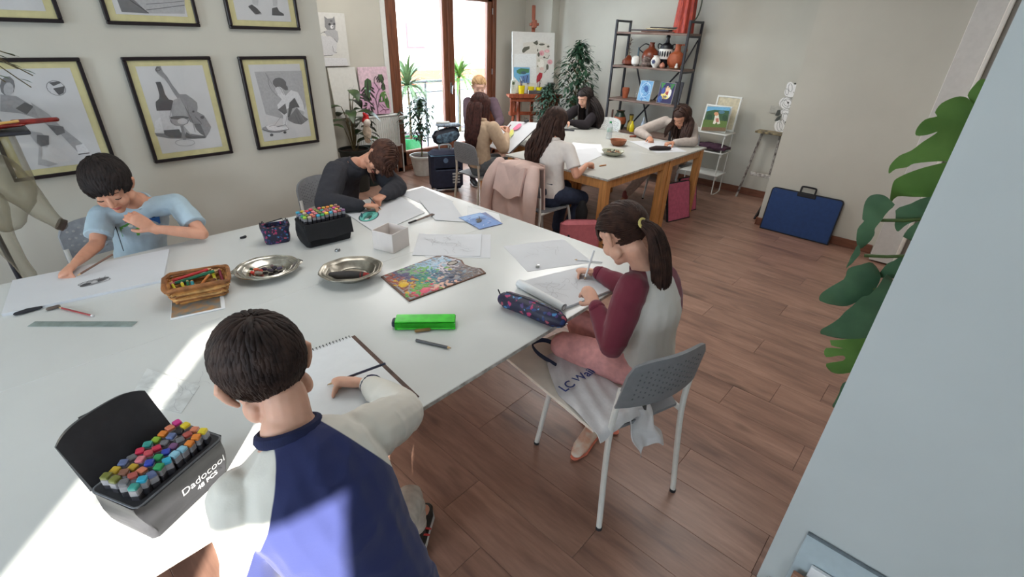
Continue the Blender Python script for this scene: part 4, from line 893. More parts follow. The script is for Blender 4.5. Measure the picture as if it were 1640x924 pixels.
# ----------------------------------------------------------------- monstera behind the near wall end
LEAVES = {
 'a': (1.95, [94,758,101,790,118,806,160,778,143,725,113,738], 0), 
 'b': (1.9, [40,710,49,737,79,757,106,757,131,738,197,681,260,512,192,468,106,462,68,457,28,451,21,425,-1,490,8,515,48,543,90,565,110,574,87,573,33,559,18,546,-10,537,-23,521,-28,546,-13,577,11,597,30,627,58,657,33,646,6,642,3,664,19,689,48,700], 0),
 'd': (1.8, [32,449,14,416,1,371,6,347,-6,294,-27,310,-44,358,-35,387,-42,395,-50,437,-39,466,-16,474,6,468], 1),
 'e': (1.85, [35,420,66,449,102,472,146,472,143,424,102,400,77,383,67,353,50,373], 1),
 'f': (1.8, [83,354,90,392,123,415,130,362,106,346], 1),
 'g': (1.75, [-65,110,-71,130,-64,159,-29,207,-23,241,8,260,42,267,74,228,63,167,26,131,-1,111,-43,106], 1),
 'h': (1.7, [-23,14,-29,34,-19,57,4,91,15,128,43,174,65,186,99,251,141,183,120,58,56,27,-6,14], 1),
 'i': (1.72, [-1,-1,89,29,126,64,141,-17,118,-82,72,-114,40,-121,14,-90,57,-65,51,-45,6,-65,-2,-34,43,-17,8,-18], 0),
 'j': (1.7, [86,-245,79,-223,81,-190,84,-142,118,-124,136,-204,114,-243], 1),
 'k': (1.78, [64,216,66,262,83,285,105,301,129,281,107,225], 1),
 'l': (1.78, [-31,230,-34,275,-25,316,-13,292,-20,265], 1)}
t = thing('monstera_plant', 'large monstera with glossy split leaves growing behind the end of the near wall', 'plant', (1.98, -.32, 0))
pot(t, 'pot', .15, .2, .32, m_potw); m_mon = [mat('monstera_leaf', (108, 146, 72), .32, c2=(84, 122, 58), scale=6), mat('monstera_dark', (86, 120, 88), .25, c2=(66, 98, 74), scale=6)]
import_pts = []
for k, (X, q, dk) in LEAVES.items():
    m = frame((X, .1, .9), (.4, -1, 0), (.1, 0, 1)); P = [(q[i]/1000, q[i+1]/1000) for i in range(0, len(q), 2)]; sp_ = spline([(x, y, 0) for x, y in P[-2:]+P+P[:2]], 3)[6:-6]; P = [(v_.x, v_.y) for v_ in sp_][:-0 or None]; P = P[:-1] if math.hypot(P[0][0]-P[-1][0], P[0][1]-P[-1][1]) < 1e-6 else P
    cx = sum(p[0] for p in P)/len(P); cy = sum(p[1] for p in P)/len(P); bm = MB(); bm.prism(P, -.0009, 0)
    geo = bmesh.ops.triangulate(bm.bm, faces=bm.bm.faces[:])
    bmesh.ops.subdivide_edges(bm.bm, edges=[e for e in bm.bm.edges if e.calc_length() > .03], cuts=3, use_grid_fill=False); bmesh.ops.triangulate(bm.bm, faces=bm.bm.faces[:])
    rr_ = max(math.hypot(p[0]-cx, p[1]-cy) for p in P)
    for v in bm.bm.verts:
        u, w_ = (v.co.x-cx)/rr_, (v.co.y-cy)/rr_
        v.co.z += rr_*(-.32*(u*u+w_*w_)+.10*abs(u*.6-w_*.4)+.03*math.sin(9*(u*.5+w_)))
        v.co = (m @ v.co)-V((1.98, -.32, 0))
    lf = bm.build('leaf', m_mon[dk], t, ang=60)
    import_pts.append(((m @ V((cx+.02, cy, -.02)))-V((1.98, -.32, 0)), k))
st = MB()
for p, k in import_pts: st.tube(spline([(0, 0, .3), (p.x*.2, p.y*.2, p.z*.6+.05), (p.x*.7+.02, p.y*.6-.05, p.z), p+V((.004, -.01, 0))], 4), .0055, 6)
st.build('stem', mat('monstera_stem', (70, 90, 44), .5), t)
# books on a low cabinet against the near wall, at the bottom right corner of the frame
t = thing('low_cabinet', 'low white cabinet against the near wall at the lower right corner, under the leaning sheets', 'cabinet', (1.3, -.4, 0)); MB().box(-.12, .145, -.55, .38, 0, .05, bev=.004).build('top', m_metal, t)
for k, (x0, h, y1, th, c, lab) in enumerate(((1.425, .345, -.065, .006, (176, 190, 196), 'pale blue-grey glassy sheet leaning on the near wall'), (1.405, .24, -.112, .016, (226, 228, 230), 'white canvas leaning in front of the pale sheet'), (1.375, .20, -.075, .02, (150, 106, 84), 'brown board leaning in front of the white canvas'))):
    q = thing('leaning_board', lab, 'board', (x0, y1, .05)); m = frame((0, 0, 0), (0, -1, 0), (.04, 0, 1)); MB().box(0, .45, 0, h-.05, -th, 0, m=m, bev=.002).build('panel', mat('leaning_%d' % k, c, .4, var=.02), q)
    if k == 0: MB().box(0, .45, h-.054, h-.046, -th-.001, .002, m=m).build('edge_strip', mat('grey_edge', (110, 120, 126), .4), q)
# ================================================================= tables
m_top = mat('white_laminate', (205, 207, 205), .22, var=.015, scale=3, spec=.5); m_edge = mat('laminate_edge', (196, 194, 188), .5, c2=(150, 146, 138), scale=40)
m_pine = mat('pine_wood', (196, 136, 78), .5, var=.12, scale=7, stretch=(8, 8, .7)); m_top2 = mat('grey_white_laminate', (190, 190, 184), .3, var=.02, scale=4)
def table(label, x0, x1, y0, y1, white=True, legs=((0, 0), (1, 0), (1, 1), (0, 1)), th=.018, ins=.05, near=None):
    t = thing('table', label, 'table', ((x0+x1)/2, (y0+y1)/2, 0)); w, d = (x1-x0)/2, (y1-y0)/2
    MB().box(-w, w, -d, d, .74-th, .74, bev=.0015).build('tabletop', m_top if white else m_top2, t)
    b = MB(); e = .0012
    for q in ((-w-e, -w+.001, -d, d), (w-.001, w+e, -d, d), (-w, w, -d-e, -d+.001), (-w, w, d-.001, d+e)): b.box(q[0], q[1], q[2], q[3], .74-th+.0015, .7385)
    b.build('edge_band', m_edge, t)
    r = .036 if not white else .022; a = MB()
    for (i, j) in legs:
        x = (-w+ins) if i == 0 else (w-ins); y = (-d+ins) if j == 0 else (d-ins)
        if white: MB().tube([(x, y, 0), (x, y, .722)], r, 14).build('leg', m_metal, t)
        else: MB().box(x-r, x+r, y-r, y+r, 0, .722, bev=.005).build('leg', m_pine, t)
    if near is not None:      # trestle legs set well back under the joined tops
        for x in (-w+.07, 0, w-.07):
            for y in ((.26, d-.06) if near else (-d+.10, d-.09)): MB().tube([(x, y, 0), (x, y, .722)], .02, 14).build('leg', m_metal, t)
    if not white:
        q = ins-.02
        for (p0, p1, p2, p3) in ((-w+q, w-q, -d+q, -d+q+.022), (-w+q, w-q, d-q-.022, d-q), (-w+q, -w+q+.022, -d+q, d-q), (w-q-.022, w-q, -d+q, d-q)): MB().box(p0, p1, p2, p3, .64, .722, bev=.002).build('apron', m_pine, t)
    return t
def jt(label, x0, x1, y0, y1, near):
    return table(label, x0, x1, y0, y1, True, (), .018, .05, near)
jt('near one of the two long white tables, under the palette and open marker case', -.79, 2.14, .955, 1.9365, 1)
jt('far one of the two long white tables, in front of the boy in blue', -.79, 2.14, 1.9385, 2.871, 0)
table('nearest of the pine-legged tables, with the girl in white at it', 3.39, 4.53, 2.035, 3.20, False)
table('pine-legged table at the right end, with the leaning girl at it', 4.532, 5.35, 2.035, 3.20, False)
table('far left pine-legged table, with the tilted drawing board against it', 3.86, 4.53, 3.202, 4.08, False)
table('far pine-legged table in front of the girl in black', 4.532, 5.38, 3.202, 4.08, False)
# ================================================================= chairs
m_cg = mat('chair_grey_plastic', (128, 130, 134), .55, var=.04, bump=.15, bscale=220); m_cleg = mat('chair_leg_white', (218, 218, 214), .35, var=.02); m_foot = mat('rubber_foot', (40, 40, 44), .8)
m_cb = mat('chair_beige', (190, 180, 165), .5, var=.04); m_cleg2 = mat('chair_leg_beige', (196, 186, 172), .4)
def chair(label, x, y, face, sc=1.0, back=None, legm=None, seatm=None, holes=False, name='chair'):
    """face: direction the sitter looks, radians from +x"""
    t = thing(name, label, 'chair', (x, y, 0), face-PI/2); t.scale = (sc, sc, sc); bm_ = back or m_cg; lm = legm or m_cleg; sm = seatm or bm_
    for s in (-1, 1):
        P = spline([(s*.195, -.25, .006), (s*.178, -.205, .42), (s*.17, -.215, .66)], 5); o = MB().tube(P, .0115, 10).build('leg', lm, t); MB().tube([(s*.195, -.25, 0), (s*.195, -.25, .014)], .0128, 10).build('foot', m_foot, o)
        P = spline([(s*.19, .235, .006), (s*.172, .17, .40), (s*.165, .1, .437), (s*.172, -.2, .43)], 5); o = MB().tube(P, .0115, 10).build('leg', lm, t); MB().tube([(s*.19, .235, 0), (s*.19, .235, .014)], .0128, 10).build('foot', m_foot, o)
    MB().grid(lambda u, v: V(((2*u-1)*(.185-.02*(2*v-1)**4)*(1 if v > .1 else .97), -.19+.39*v*(1-.04*(2*u-1)**4), .452-.02*math.sin(PI*u)*math.sin(PI*min(1, v*1.1))-.03*max(0, v-.85)*6.6*.3)), 16, 16, th=.012).build('seat', sm, t)
    def bk(u, v):
        xx = (2*u-1)*(.182-.012*v-.03*max(0, v-.8)*3); yy = -.205-.035*(1-(2*u-1)**2)-.03*v; zz = .585+v*.2*(1-.10*(2*u-1)**4)+.012*(1-(2*u-1)**2)*(v-.3)
        return V((xx, yy, zz))
    o = MB().grid(bk, 24, 10, th=-.012).build('backrest', bm_, t)
    h = MB(); hs = []
    NI, NJ = (10, 4) if holes else (15, 6)
    for i in range(NI):
        for j in range(NJ):
            u, v = .12+i*.76/(NI-1), .2+j*.56/(NJ-1)+(.04 if i % 2 else 0); p = bk(u, v); n = V((.2*(2*u-1)*-1, 1, .12)).normalized()
            for sgn, off in ((1, .0012), (-1, .0132)):
                c = p+V((0, 1, 0))*(off if sgn > 0 else -off) ; q = basis(n*1.0)
                h.ell(c, (.0085, .0012, .0065) if holes else (.0045, .0012, .0038), None, 8, 4)
    hp_ = h.build('perforation', mat('hole_light', (170, 172, 176), .7) if holes else mat('hole_dark', (104, 106, 112), .8), o); hp_['kind'] = 'stuff'
    return t
chair('grey chair with white legs near the camera, with the ponytail girl on it', 1.475, .735, math.atan2(.945, .326), 1.05)
chair('grey perforated chair with pale legs under the girl in beige', 3.54, 3.68, math.radians(-2), 1.0, legm=m_cleg2)
chair('grey chair with pink jacket over its back, under the girl in white', 3.20, 2.56, math.radians(-5), 1.0)
chair('white rounded chair behind the girl in black', 5.72, 3.66, math.radians(180), 1.0, back=mat('chair_white', (206, 204, 196), .5), legm=m_cleg2)
chair('silver-grey chair with round holes behind the boy in blue', .31, 3.2, math.radians(-82), 1.0, back=mat('chair_silver', (150, 156, 164), .4), holes=True)
chair('grey chair almost hidden behind the child in the dark sweatshirt', 1.64, 3.2, math.radians(-75), 1.0)
chair('grey chair under the girl leaning over the right end of the far table', 5.6, 2.5, math.radians(178), 1.0)
def text_mesh(name, s, size, m, mt, parent=None, shear=0, bold=0):
    cu = bpy.data.curves.new(name, 'FONT'); cu.body = s; cu.size = size; cu.extrude = .0002; cu.shear = shear; cu.offset = bold
    tmp = bpy.data.objects.new('tmp', cu); me = bpy.data.meshes.new_from_object(tmp); bpy.data.objects.remove(tmp); me.transform(m); me.materials.clear(); me.materials.append(mt)
    o = bpy.data.objects.new(name, me); return lk(o, parent)
TZ = .7405
m_pap = mat('white_paper', (206, 208, 212), .9, var=.012, scale=6); m_papb = mat('paper_bright', (222, 224, 226), .85, var=.01)
def quad_sheet(name, label, cat, P, z, th=.0012, mt=None, draw_=None, group=None, part='sheet', curl=0):
    """a sheet with world corners P (lower left, lower right, upper right, upper left)"""
    P = [V((p[0], p[1], z)) for p in P]; o = P[0]; t = thing(name, label, cat, o, 0, group)
    b = MB(); b.grid(lambda u, v: (P[0]*(1-u)*(1-v)+P[1]*u*(1-v)+P[2]*u*v+P[3]*(1-u)*v)-o+V((0, 0, th+curl*(2*abs(u-.5))**4*(.3+.7*v))), 10, 10, th=th); b.build(part, mt or m_pap, t)
    if draw_:
        m = frame(V((0, 0, th)), P[1]-P[0], P[3]-P[0]); a = Art(m, .0004+curl*.2); draw_(a, (P[1]-P[0]).length, (P[3]-P[0]).length); a.build('drawing', t)
    return t
gy = lambda v: (v, v, v+3)
# ---- boy in blue: board, ruler, pencil
def d_eye(a, w, h):
    cx, cy = .285, .135
    a.oval(cx, cy, .055, .026, gy(150), .45); a.oval(cx-.03, cy-.012, .02, .014, gy(70), .4); a.oval(cx+.018, cy+.006, .024, .014, gy(80), .4); a.oval(cx+.04, cy+.02, .012, .009, gy(90)); a.oval(cx+.0, cy, .012, .012, gy(185)); a.ring(cx, cy, .056, .024, .003, gy(100))
    for k in range(5): a.line([(cx-.05+.02*k, cy-.01+.006*k), (cx-.04+.02*k, cy+.02+.006*k)], .002, gy(110))
quad_sheet('drawing_board', 'large white drawing board with a pencil study under the boy in blue', 'drawing board', ((-.175, 2.515), (.345, 2.425), (.465, 2.785), (-.115, 2.855)), TZ, .012, m_pap, d_eye, part='board')
t = thing('clear_ruler', 'long clear ruler lying alone on the left table', 'ruler', (.03, 2.24, TZ), math.atan2(-.262, .268)); MB().box(-.19, .19, -.018, .018, 0, .0025, bev=.001).build('blade', mat('ruler_plastic', (150, 164, 160), .12, spec=.8, alpha=.75), t)
b = MB()
for k in range(36): b.box(-.18+k*.01, -.1793+k*.01, .008, .018, .0026, .0028)
b.build('graduation', mat('ruler_ink', (90, 100, 100), .6), t)
def pencil(label, p0, p1, col, r=.0038, tip=(220, 180, 130), cat='pencil', name='pencil', cap=None, group=None):
    p0, p1 = V(p0), V(p1); t = thing(name, label, cat, p0, 0, group); d = p1-p0
    MB().tube([V((0, 0, 0)), d*.9], r, 6).build('shaft', col, t); MB().tube([d*.9, d*.985], [r, r*.35], 6).build('point', mat('pencil_wood', (206, 170, 124), .7), t); MB().tube([d*.985, d], [r*.35, r*.08], 6).build('lead', mat('graphite', (50, 50, 54), .5), t)
    if cap: MB().tube([d*-.03, d*.03], r*1.15, 8).build('end_cap', cap, t)
    return t
m_redp = mat('pencil_red', (150, 50, 56), .35); m_blkp = mat('pencil_black', (38, 36, 40), .4); m_grnp = mat('pencil_green', (36, 110, 80), .35); m_whp = mat('pen_white', (222, 222, 224), .35)
pencil('red pencil with a white end on the table below the drawing board', (.066, 2.28, TZ+.005), (-.015, 2.45, TZ+.005), m_redp, cap=m_whp)
t = thing('pencil_sharpener', 'small brown oval sharpener beside the red pencil', 'sharpener', (-.03, 2.455, TZ)); MB().tube([(-.014, 0, .007), (.014, 0, .007)], [.009, .009], 10, flat=.7, rnd=True).build('case', mat('brown_plastic', (96, 84, 76), .4), t)
t = thing('eraser', 'black kneaded eraser half under the left end of the drawing board', 'eraser', (-.10, 2.49, TZ)); MB().tube([(-.035, 0, .008), (0, .004, .008), (.035, 0, .008)], [.01, .013, .008], 10, flat=.6, rnd=True).build('body', mat('eraser_black', (40, 40, 46), .7), t)
t = thing('pen_stub', 'tiny black pen stub near the small floral case', 'pen', (.795, 2.709, TZ)); MB().tube([(-.012, 0, .007), (.012, .004, .007)], [.006, .007], 8, rnd=True).build('shell', MATS['eraser_black'], t)
t = thing('metal_ring', 'small grey ring lying in front of the closed black marker case', 'ring', (1.078, 2.213, TZ)); MB().tube([(.011*math.cos(a*PI/8), .011*math.sin(a*PI/8), .005) for a in range(16)], .0035, 6, closed=True, flat=1.4).build('band', m_steel, t)
t = thing('pencil_lead', 'short broken lead on the table left of the open marker case', 'lead', (-.062, 1.625, TZ)); MB().tube([(-.016, 0, .003), (.014, .006, .003)], .0028, 6).build('stick', MATS['graphite'], t)
# ---- basket with pens
m_wick = [mat('wicker', (186, 130, 70), .65, var=.2, scale=30), mat('wicker_dark', (152, 98, 54), .65, var=.2, scale=30), mat('wicker_light', (206, 158, 98), .65, var=.2, scale=30)]
t = thing('pencil_basket', 'small rectangular wicker basket full of pencils and crayons', 'basket', (.425, 2.185, TZ+.006), math.atan2(-.03, .2)-.12)
def rrect(w, d, r, n=5):
    P = []
    for cx, cy, a0 in ((w-r, d-r, 0), (-w+r, d-r, PI/2), (-w+r, -d+r, PI), (w-r, -d+r, 1.5*PI)):
        for k in range(n+1): a = a0+k*PI/2/n; P.append((cx+r*math.cos(a), cy+r*math.sin(a)))
    return P
for i in range(8):
    z = .006+i*.0085; w, d = .092+.022*z/.07, .062+.020*z/.07; P = rrect(w, d, .028, 4); Q = []
    for k in range(len(P)*2):
        a = P[k//2]; c = P[(k//2+1) % len(P)]; p = a if k % 2 == 0 else ((a[0]+c[0])/2, (a[1]+c[1])/2); s = 1+.035*math.sin(k*1.9+i*PI); Q.append((p[0]*s, p[1]*s, z+.0025*math.sin(k*1.3+i*2.1)))
    MB().tube(Q, .0058, 6, closed=True, flat=1.15).build('strand', m_wick[i % 3], t)
P = rrect(.118, .086, .034, 6); MB().tube([(x, y, .074+.003*math.sin(k)) for k, (x, y) in enumerate(P)], .0085, 8, closed=True).build('rim', m_wick[1], t)
MB().box(-.092, .092, -.062, .062, 0, .006, bev=.002).build('base', m_wick[1], t)
R = random.Random(21); bx, by = t.location.x, t.location.y
cols = [('red', (196, 60, 60)), ('pink', (204, 110, 120)), ('dark green', (30, 100, 70)), ('teal', (50, 140, 150)), ('yellow', (214, 200, 50)), ('orange', (200, 120, 60)), ('black', (34, 34, 40)), ('brown', (130, 84, 60)), ('wine red', (130, 40, 60)), ('light blue', (110, 170, 200)), ('green', (90, 150, 60)), ('purple', (90, 60, 110))]
Rz = MX.Rotation(t.rotation_euler.z, 4, 'Z')
for k, (x0, y0, z0, x1, y1, z1, c, r, lab) in enumerate(((-.09, .045, .06, .06, .06, .078, 0, .006, 'long red pencil lying along the back of the basket'), (-.1, .025, .055, .07, .045, .07, 1, .005, 'pink pencil beside the long red one in the basket'), (-.08, .012, .06, .085, .02, .082, 2, .007, 'thick dark green pencil across the middle of the basket'),
    (-.05, -.055, .02, -.055, -.01, .072, 4, .006, 'yellow crayon upright at the front left of the basket'), (-.035, -.05, .02, -.035, -.005, .072, 2, .006, 'green crayon between the yellow and teal ones in the basket'), (-.02, -.05, .02, -.02, -.005, .068, 3, .007, 'teal crayon at the front of the basket'), (-.075, -.04, .02, -.09, .0, .07, 4, .005, 'short yellow stub at the left end of the basket'),
    (.065, -.02, .03, .06, .045, .08, 4, .006, 'yellow crayon at the right end of the basket'), (-.01, -.055, .04, .05, .01, .075, 5, .005, 'orange crayon slanting at the front of the basket'), (.09, -.01, .03, .085, .04, .08, 8, .006, 'wine red crayon at the right rim of the basket'), (-.09, -.02, .03, -.03, .02, .06, 6, .005, 'black pencil at the left end of the basket'), (.01, -.03, .03, .07, .0, .055, 7, .006, 'brown crayon low in the middle of the basket'), (-.06, -.02, .03, -.01, .0, .045, 11, .006, 'purple crayon low at the front of the basket'), (.03, -.05, .03, .08, -.03, .05, 10, .005, 'green stub low at the front right of the basket'))):
    p0 = Rz @ V((x0, y0, 0)); p1 = Rz @ V((x1, y1, 0)); pencil(lab, (bx+p0.x, by+p0.y, TZ+z0+.01), (bx+p1.x, by+p1.y, TZ+z1+.01), mat('crayon_%d' % c, cols[c][1], .45), r, cat='crayon' if r > .0055 else 'pencil', name='crayon' if r > .0055 else 'pencil')
t = thing('picture_booklet', 'small booklet with a colourful cover partly under the wicker basket', 'booklet', (.36, 2.05, TZ), -.28); MB().box(-.085, .105, -.03, .13, 0, .004, bev=.001).build('pages', m_papb, t); MB().box(-.083, .09, -.018, .129, .004, .0046).build('cover', mat('booklet_art', (104, 124, 130), .4, c2=(170, 128, 84), scale=28), t)
# ---- silver dishes
m_silver = mat('tarnished_silver', (206, 202, 192), .22, metal=1, var=.15, scale=20); m_pewter = mat('pewter', (176, 170, 158), .3, metal=1, var=.2, scale=18)
def dish(name, label, x, y, r, h, m, rz, lobes, handles=True, wob=.03):
    t = thing(name, label, 'dish', (x, y, TZ), rz); f = lambda a, rr: 1+(wob*math.cos(lobes*a) if rr > r*.75 else 0)
    MB().lathe([(r*.5, 0), (r*.55, .004), (r*.62, .012), (r*.74, h*.72), (r*.80, h*.80), (r*.97, h), (r, h*1.04), (r*.985, h*1.1), (r*.92, h*1.04), (r*.90, h*1.10), (r*.87, h*1.0), (r*.78, h*.90), (r*.76, h*.95), (r*.72, h*.78), (r*.60, .016), (r*.54, .011), (r*.52, .014), (r*.49, .009), (r*.3, .008), (.001, .008)], seg=64, sy=.94, wob=f).build('bowl', m, t)
    MB().tube([(r*1.0*f(2*PI*k/40, r)*math.cos(2*PI*k/40), r*.94*f(2*PI*k/40, r)*math.sin(2*PI*k/40), h*1.06) for k in range(40)], .003, 6, closed=True).build('rim_bead', m, t)
    if handles:
        for s in (-1, 1): MB().grid(lambda u, v: V((s*(r*.93+.026*(math.sin(PI*u)**.5)*v), (2*u-1)*.04*(1-.25*v), h*1.04+.004*math.sin(PI*v))), 12, 5, th=.003).build('handle', m, t)
    return t
dish('silver_dish', 'shiny oval silver dish holding red and dark erasers', .715, 2.20, .14, .03, m_silver, -.35, 10, True, .012)
dish('pewter_bowl', 'wavy-rimmed pewter bowl holding a dark rolled pencil wrap', .975, 1.895, .142, .042, m_pewter, -.3, 8, False, .022)
R = random.Random(31)
for k, (dx, dy, c, L, lab) in enumerate(((-.065, -.01, (200, 60, 50), .026, 'bright red eraser at the left of the silver dish'), (-.05, .02, (214, 110, 80), .024, 'orange-red eraser in the silver dish'), (-.04, -.025, (150, 140, 130), .04, 'grey stick eraser at the front of the silver dish'), (-.015, .01, (60, 44, 64), .026, 'purple lump in the middle of the silver dish'), (.01, -.015, (66, 58, 70), .028, 'dark grey eraser in the middle of the silver dish'), (.03, .005, (44, 40, 54), .024, 'black eraser right of the middle of the silver dish'), (.05, -.01, (84, 74, 92), .026, 'violet-grey eraser at the right of the silver dish'), (-.07, .03, (40, 80, 60), .016, 'small green bit at the left rim of the silver dish'), (-.03, -.005, (180, 70, 60), .02, 'small red stub in the silver dish'), (.02, .03, (110, 90, 90), .02, 'brown-grey bit at the back of the silver dish'), (-.075, .005, (216, 206, 180), .02, 'cream eraser at the left end of the silver dish'))):
    t = thing('eraser', lab, 'eraser', (.715+dx*.94+dy*.34, 2.20+dy*.94-dx*.34, TZ+.012), R.uniform(-1.5, 1.5)); MB().box(-L/2, L/2, -.008, .008, 0, .014, m=MX.Rotation(R.uniform(-.2, .2), 4, 'Y'), bev=.004).build('block', mat('eraser_%d' % k, c, .7), t)
t = thing('pencil_roll', 'dark rolled cloth wrap with a red end lying in the pewter bowl', 'roll', (.945, 1.87, TZ+.022), math.atan2(-.09, .1)); MB().tube([(-.075, 0, .006), (.0, .003, .008), (.06, 0, .006)], [.017, .02, .018], 14, rnd=True).build('wrap', mat('grey_felt', (62, 58, 56), .9, bump=.2), t); MB().tube([(.055, 0, .006), (.085, 0, .002)], [.0185, .014], 12, rnd=True).build('red_end', mat('felt_red', (150, 50, 46), .9), t)
# ---- marker cases
CAP = [('olive', (120, 124, 60)), ('grey', (112, 112, 116)), ('dusty red', (170, 84, 76)), ('teal', (60, 150, 140)), ('mustard', (190, 160, 50)), ('brown', (134, 92, 74)), ('pink', (206, 120, 130)), ('blue-grey', (96, 110, 150)), ('crimson', (200, 50, 80)), ('rose', (196, 80, 90)), ('mauve', (120, 80, 120)), ('royal blue', (50, 70, 170)), ('cyan', (50, 160, 190)), ('green', (50, 150, 90)), ('lime', (150, 190, 60)), ('magenta', (206, 60, 140)), ('yellow', (220, 196, 50)), ('orange', (220, 130, 50)), ('pale blue', (140, 190, 210)), ('salmon', (214, 130, 100)), ('black', (46, 44, 50)), ('beige', (196, 176, 150))]
ORD = ['first', 'second', 'third', 'fourth', 'fifth', 'sixth', 'seventh', 'eighth', 'ninth', 'tenth']
ROW = ['front', 'second', 'third', 'back']
m_barrel = mat('marker_barrel', (54, 52, 56), .3)
proto = None
def markers(orig, ax, ay, nx, ny, sx, sy, z, cname, seed, ht=.085, tilt=None, group=''):
    global proto; R = random.Random(seed); up = V((0, 0, 1)) if tilt is None else V(tilt).normalized(); ax = V(ax); ay = V(ay)
    for j in range(ny):
        for i in range(nx):
            if seed == 5: c = [[3, 12, 7, 13, 12, 18, 18, 17, 17, 16], [1, 2, 19, 11, 13, 11, 10, 1, 2, 19], [0, 5, 4, 6, 9, 8, 1, 7, 20, 16], [0, 4, 7, 1, 8, 3, 14, 17, 19, 15]][j][i]
            else: c = R.randrange(len(CAP))
            p = V(orig)+ax*(i*sx)+ay*(j*sy)+V((0, 0, z+R.uniform(-.003, .003)))
            t = thing('marker', '%s-capped marker, %s from the left in the %s row of the %s' % (CAP[c][0], ORD[i], ROW[j], cname), 'marker', p, 0, group)
            t.rotation_euler = (up+V((R.uniform(-.04, .04), R.uniform(-.04, .04), 0))).to_track_quat('Z', 'Y').to_euler()
            mc = mat('cap_'+CAP[c][0], CAP[c][1], .35)
            if proto is None:
                MB().box(-.0088, .0088, -.0085, .0085, -ht, -.022, bev=.002).build('barrel', m_barrel, t); MB().box(-.0092, .0092, -.009, .009, -.022, -.004, bev=.002).build('cap', mat('cap_clear_grey', (150, 148, 152), .25), t); MB().box(-.0088, .0088, -.0086, .0086, -.006, .004, bev=.002).build('cap_end', mc, t); proto = t
            else:
                for ch in proto.children:
                    q = ch.copy(); COL.objects.link(q); q.parent = t
                    if ch.name.startswith('cap_end'): q.data = ch.data.copy(); q.data.materials[0] = mc
def soft_case(name, label, o, ax, ay, W_, D, H, m, fl=.012, sag=.01, bev=.012, open_=False, w2=None):
    """fabric case: rounded box in its own frame, wider at the top; world corner o, axes ax, ay"""
    t = thing(name, label, 'case', (o[0], o[1], TZ), math.atan2(ax[1], ax[0])); P0 = rrect(W_/2, D/2, bev, 4); b = MB(); rows = []
    for k in range(9):
        v = k/8; s = 1+fl*v/(W_/2)+.02*math.sin(PI*v); rows.append([b.v((x*s+W_/2+sag*.3*math.sin(7*v+i), y*(1+fl*v/(D/2))+D/2+sag*.25*math.sin(5*v+i*1.3), v*H-(sag*(1-abs(x)/(W_/2))*.8 if k == 8 else 0))) for i, (x, y) in enumerate(P0)])
    n = len(P0)
    for r0, r1 in zip(rows, rows[1:]):
        for i in range(n): b.f((r0[i], r0[(i+1) % n], r1[(i+1) % n], r1[i]))
    b.f(rows[0][::-1])
    inner = []
    for v, dz in ((.92, H), (.9, H*.6)): inner.append([b.v((x*v+W_/2, y*v+D/2, dz)) for x, y in P0])
    for i in range(n): b.f((rows[-1][i], rows[-1][(i+1) % n], inner[0][(i+1) % n], inner[0][i])); b.f((inner[0][i], inner[0][(i+1) % n], inner[1][(i+1) % n], inner[1][i]))
    b.f(inner[1]); b.build('body', m, t, ang=50)
    return t, P0
m_bag = mat('black_nylon', (44, 44, 48), .5, var=.08, bump=.25, bscale=35)
ax, ay = V((.91, .41, 0)), V((-.41, .91, 0))
t, P0 = soft_case('marker_case', 'open black fabric marker case with white lettering, nearest the camera', (-.030, 1.035), ax, ay, .20, .125, .118, m_bag)
MB().tube([(x*1.1+.1, y*1.12+.0625, .117) for x, y in P0], .0028, 6, closed=True).build('zip', mat('zip_grey', (110, 112, 116), .4), t)
def lid(u, v):
    return V((.0+.2*u, .13+.015+.055*v+.01*math.sin(PI*u), .112+.125*v*(1-.18*(2*u-1)**4)-.012*(1-v)))
MB().grid(lid, 18, 10, th=.014).build('lid', m_bag, t, ang=60)
MB().box(.015, .185, .006, .118, .055, .062).build('lining', mat('case_lining', (28, 28, 30), .8), t)
m_ltr = mat('white_lettering', (226, 226, 226), .5)
tm = frame((.075, -.0135, .058), (1, -.0, .0), (0, -.10, 1)); text_mesh('lettering', 'Dadocool', .030, tm, m_ltr, t, 0, -.0002); text_mesh('lettering', '48 PCS', .019, frame((.112, -.0105, .036), (1, 0, 0), (0, -.10, 1)), m_ltr, t, 0, 0)
markers(V((-.030, 1.035, TZ))+ax*.014+ay*.018, ax, ay, 10, 4, .0192, .028, .150, 'open marker case', 5, tilt=(.0, .0, 1), group='markers in the open case')
ax2, ay2 = V((.97, -.10, 0)).normalized(), V((.10, .97, 0)).normalized()
t, P0 = soft_case('marker_case', 'second black fabric marker case, standing by the white box, with many caps showing', (.985, 2.345), ax2, ay2, .24, .15, .125, mat('black_felt', (24, 24, 27), .8, var=.1, bump=.3, bscale=30), fl=.004, sag=.016, bev=.02)
MB().grid(lambda u, v: V((-.004+.248*u, -.010-.014*v, .128-.085*v+.004*math.sin(9*u))), 14, 5, th=.005).build('folded_flap', MATS['black_felt'], t, ang=60)
markers(V((.985, 2.345, TZ))+ax2*.016+ay2*.024, ax2, ay2, 10, 4, .023, .033, .16, 'second marker case', 9, tilt=(-.05, -.18, 1), group='markers in the second case')
m_flor = mat('floral_navy', (36, 38, 66), .5, c2=(150, 40, 84), scale=22)
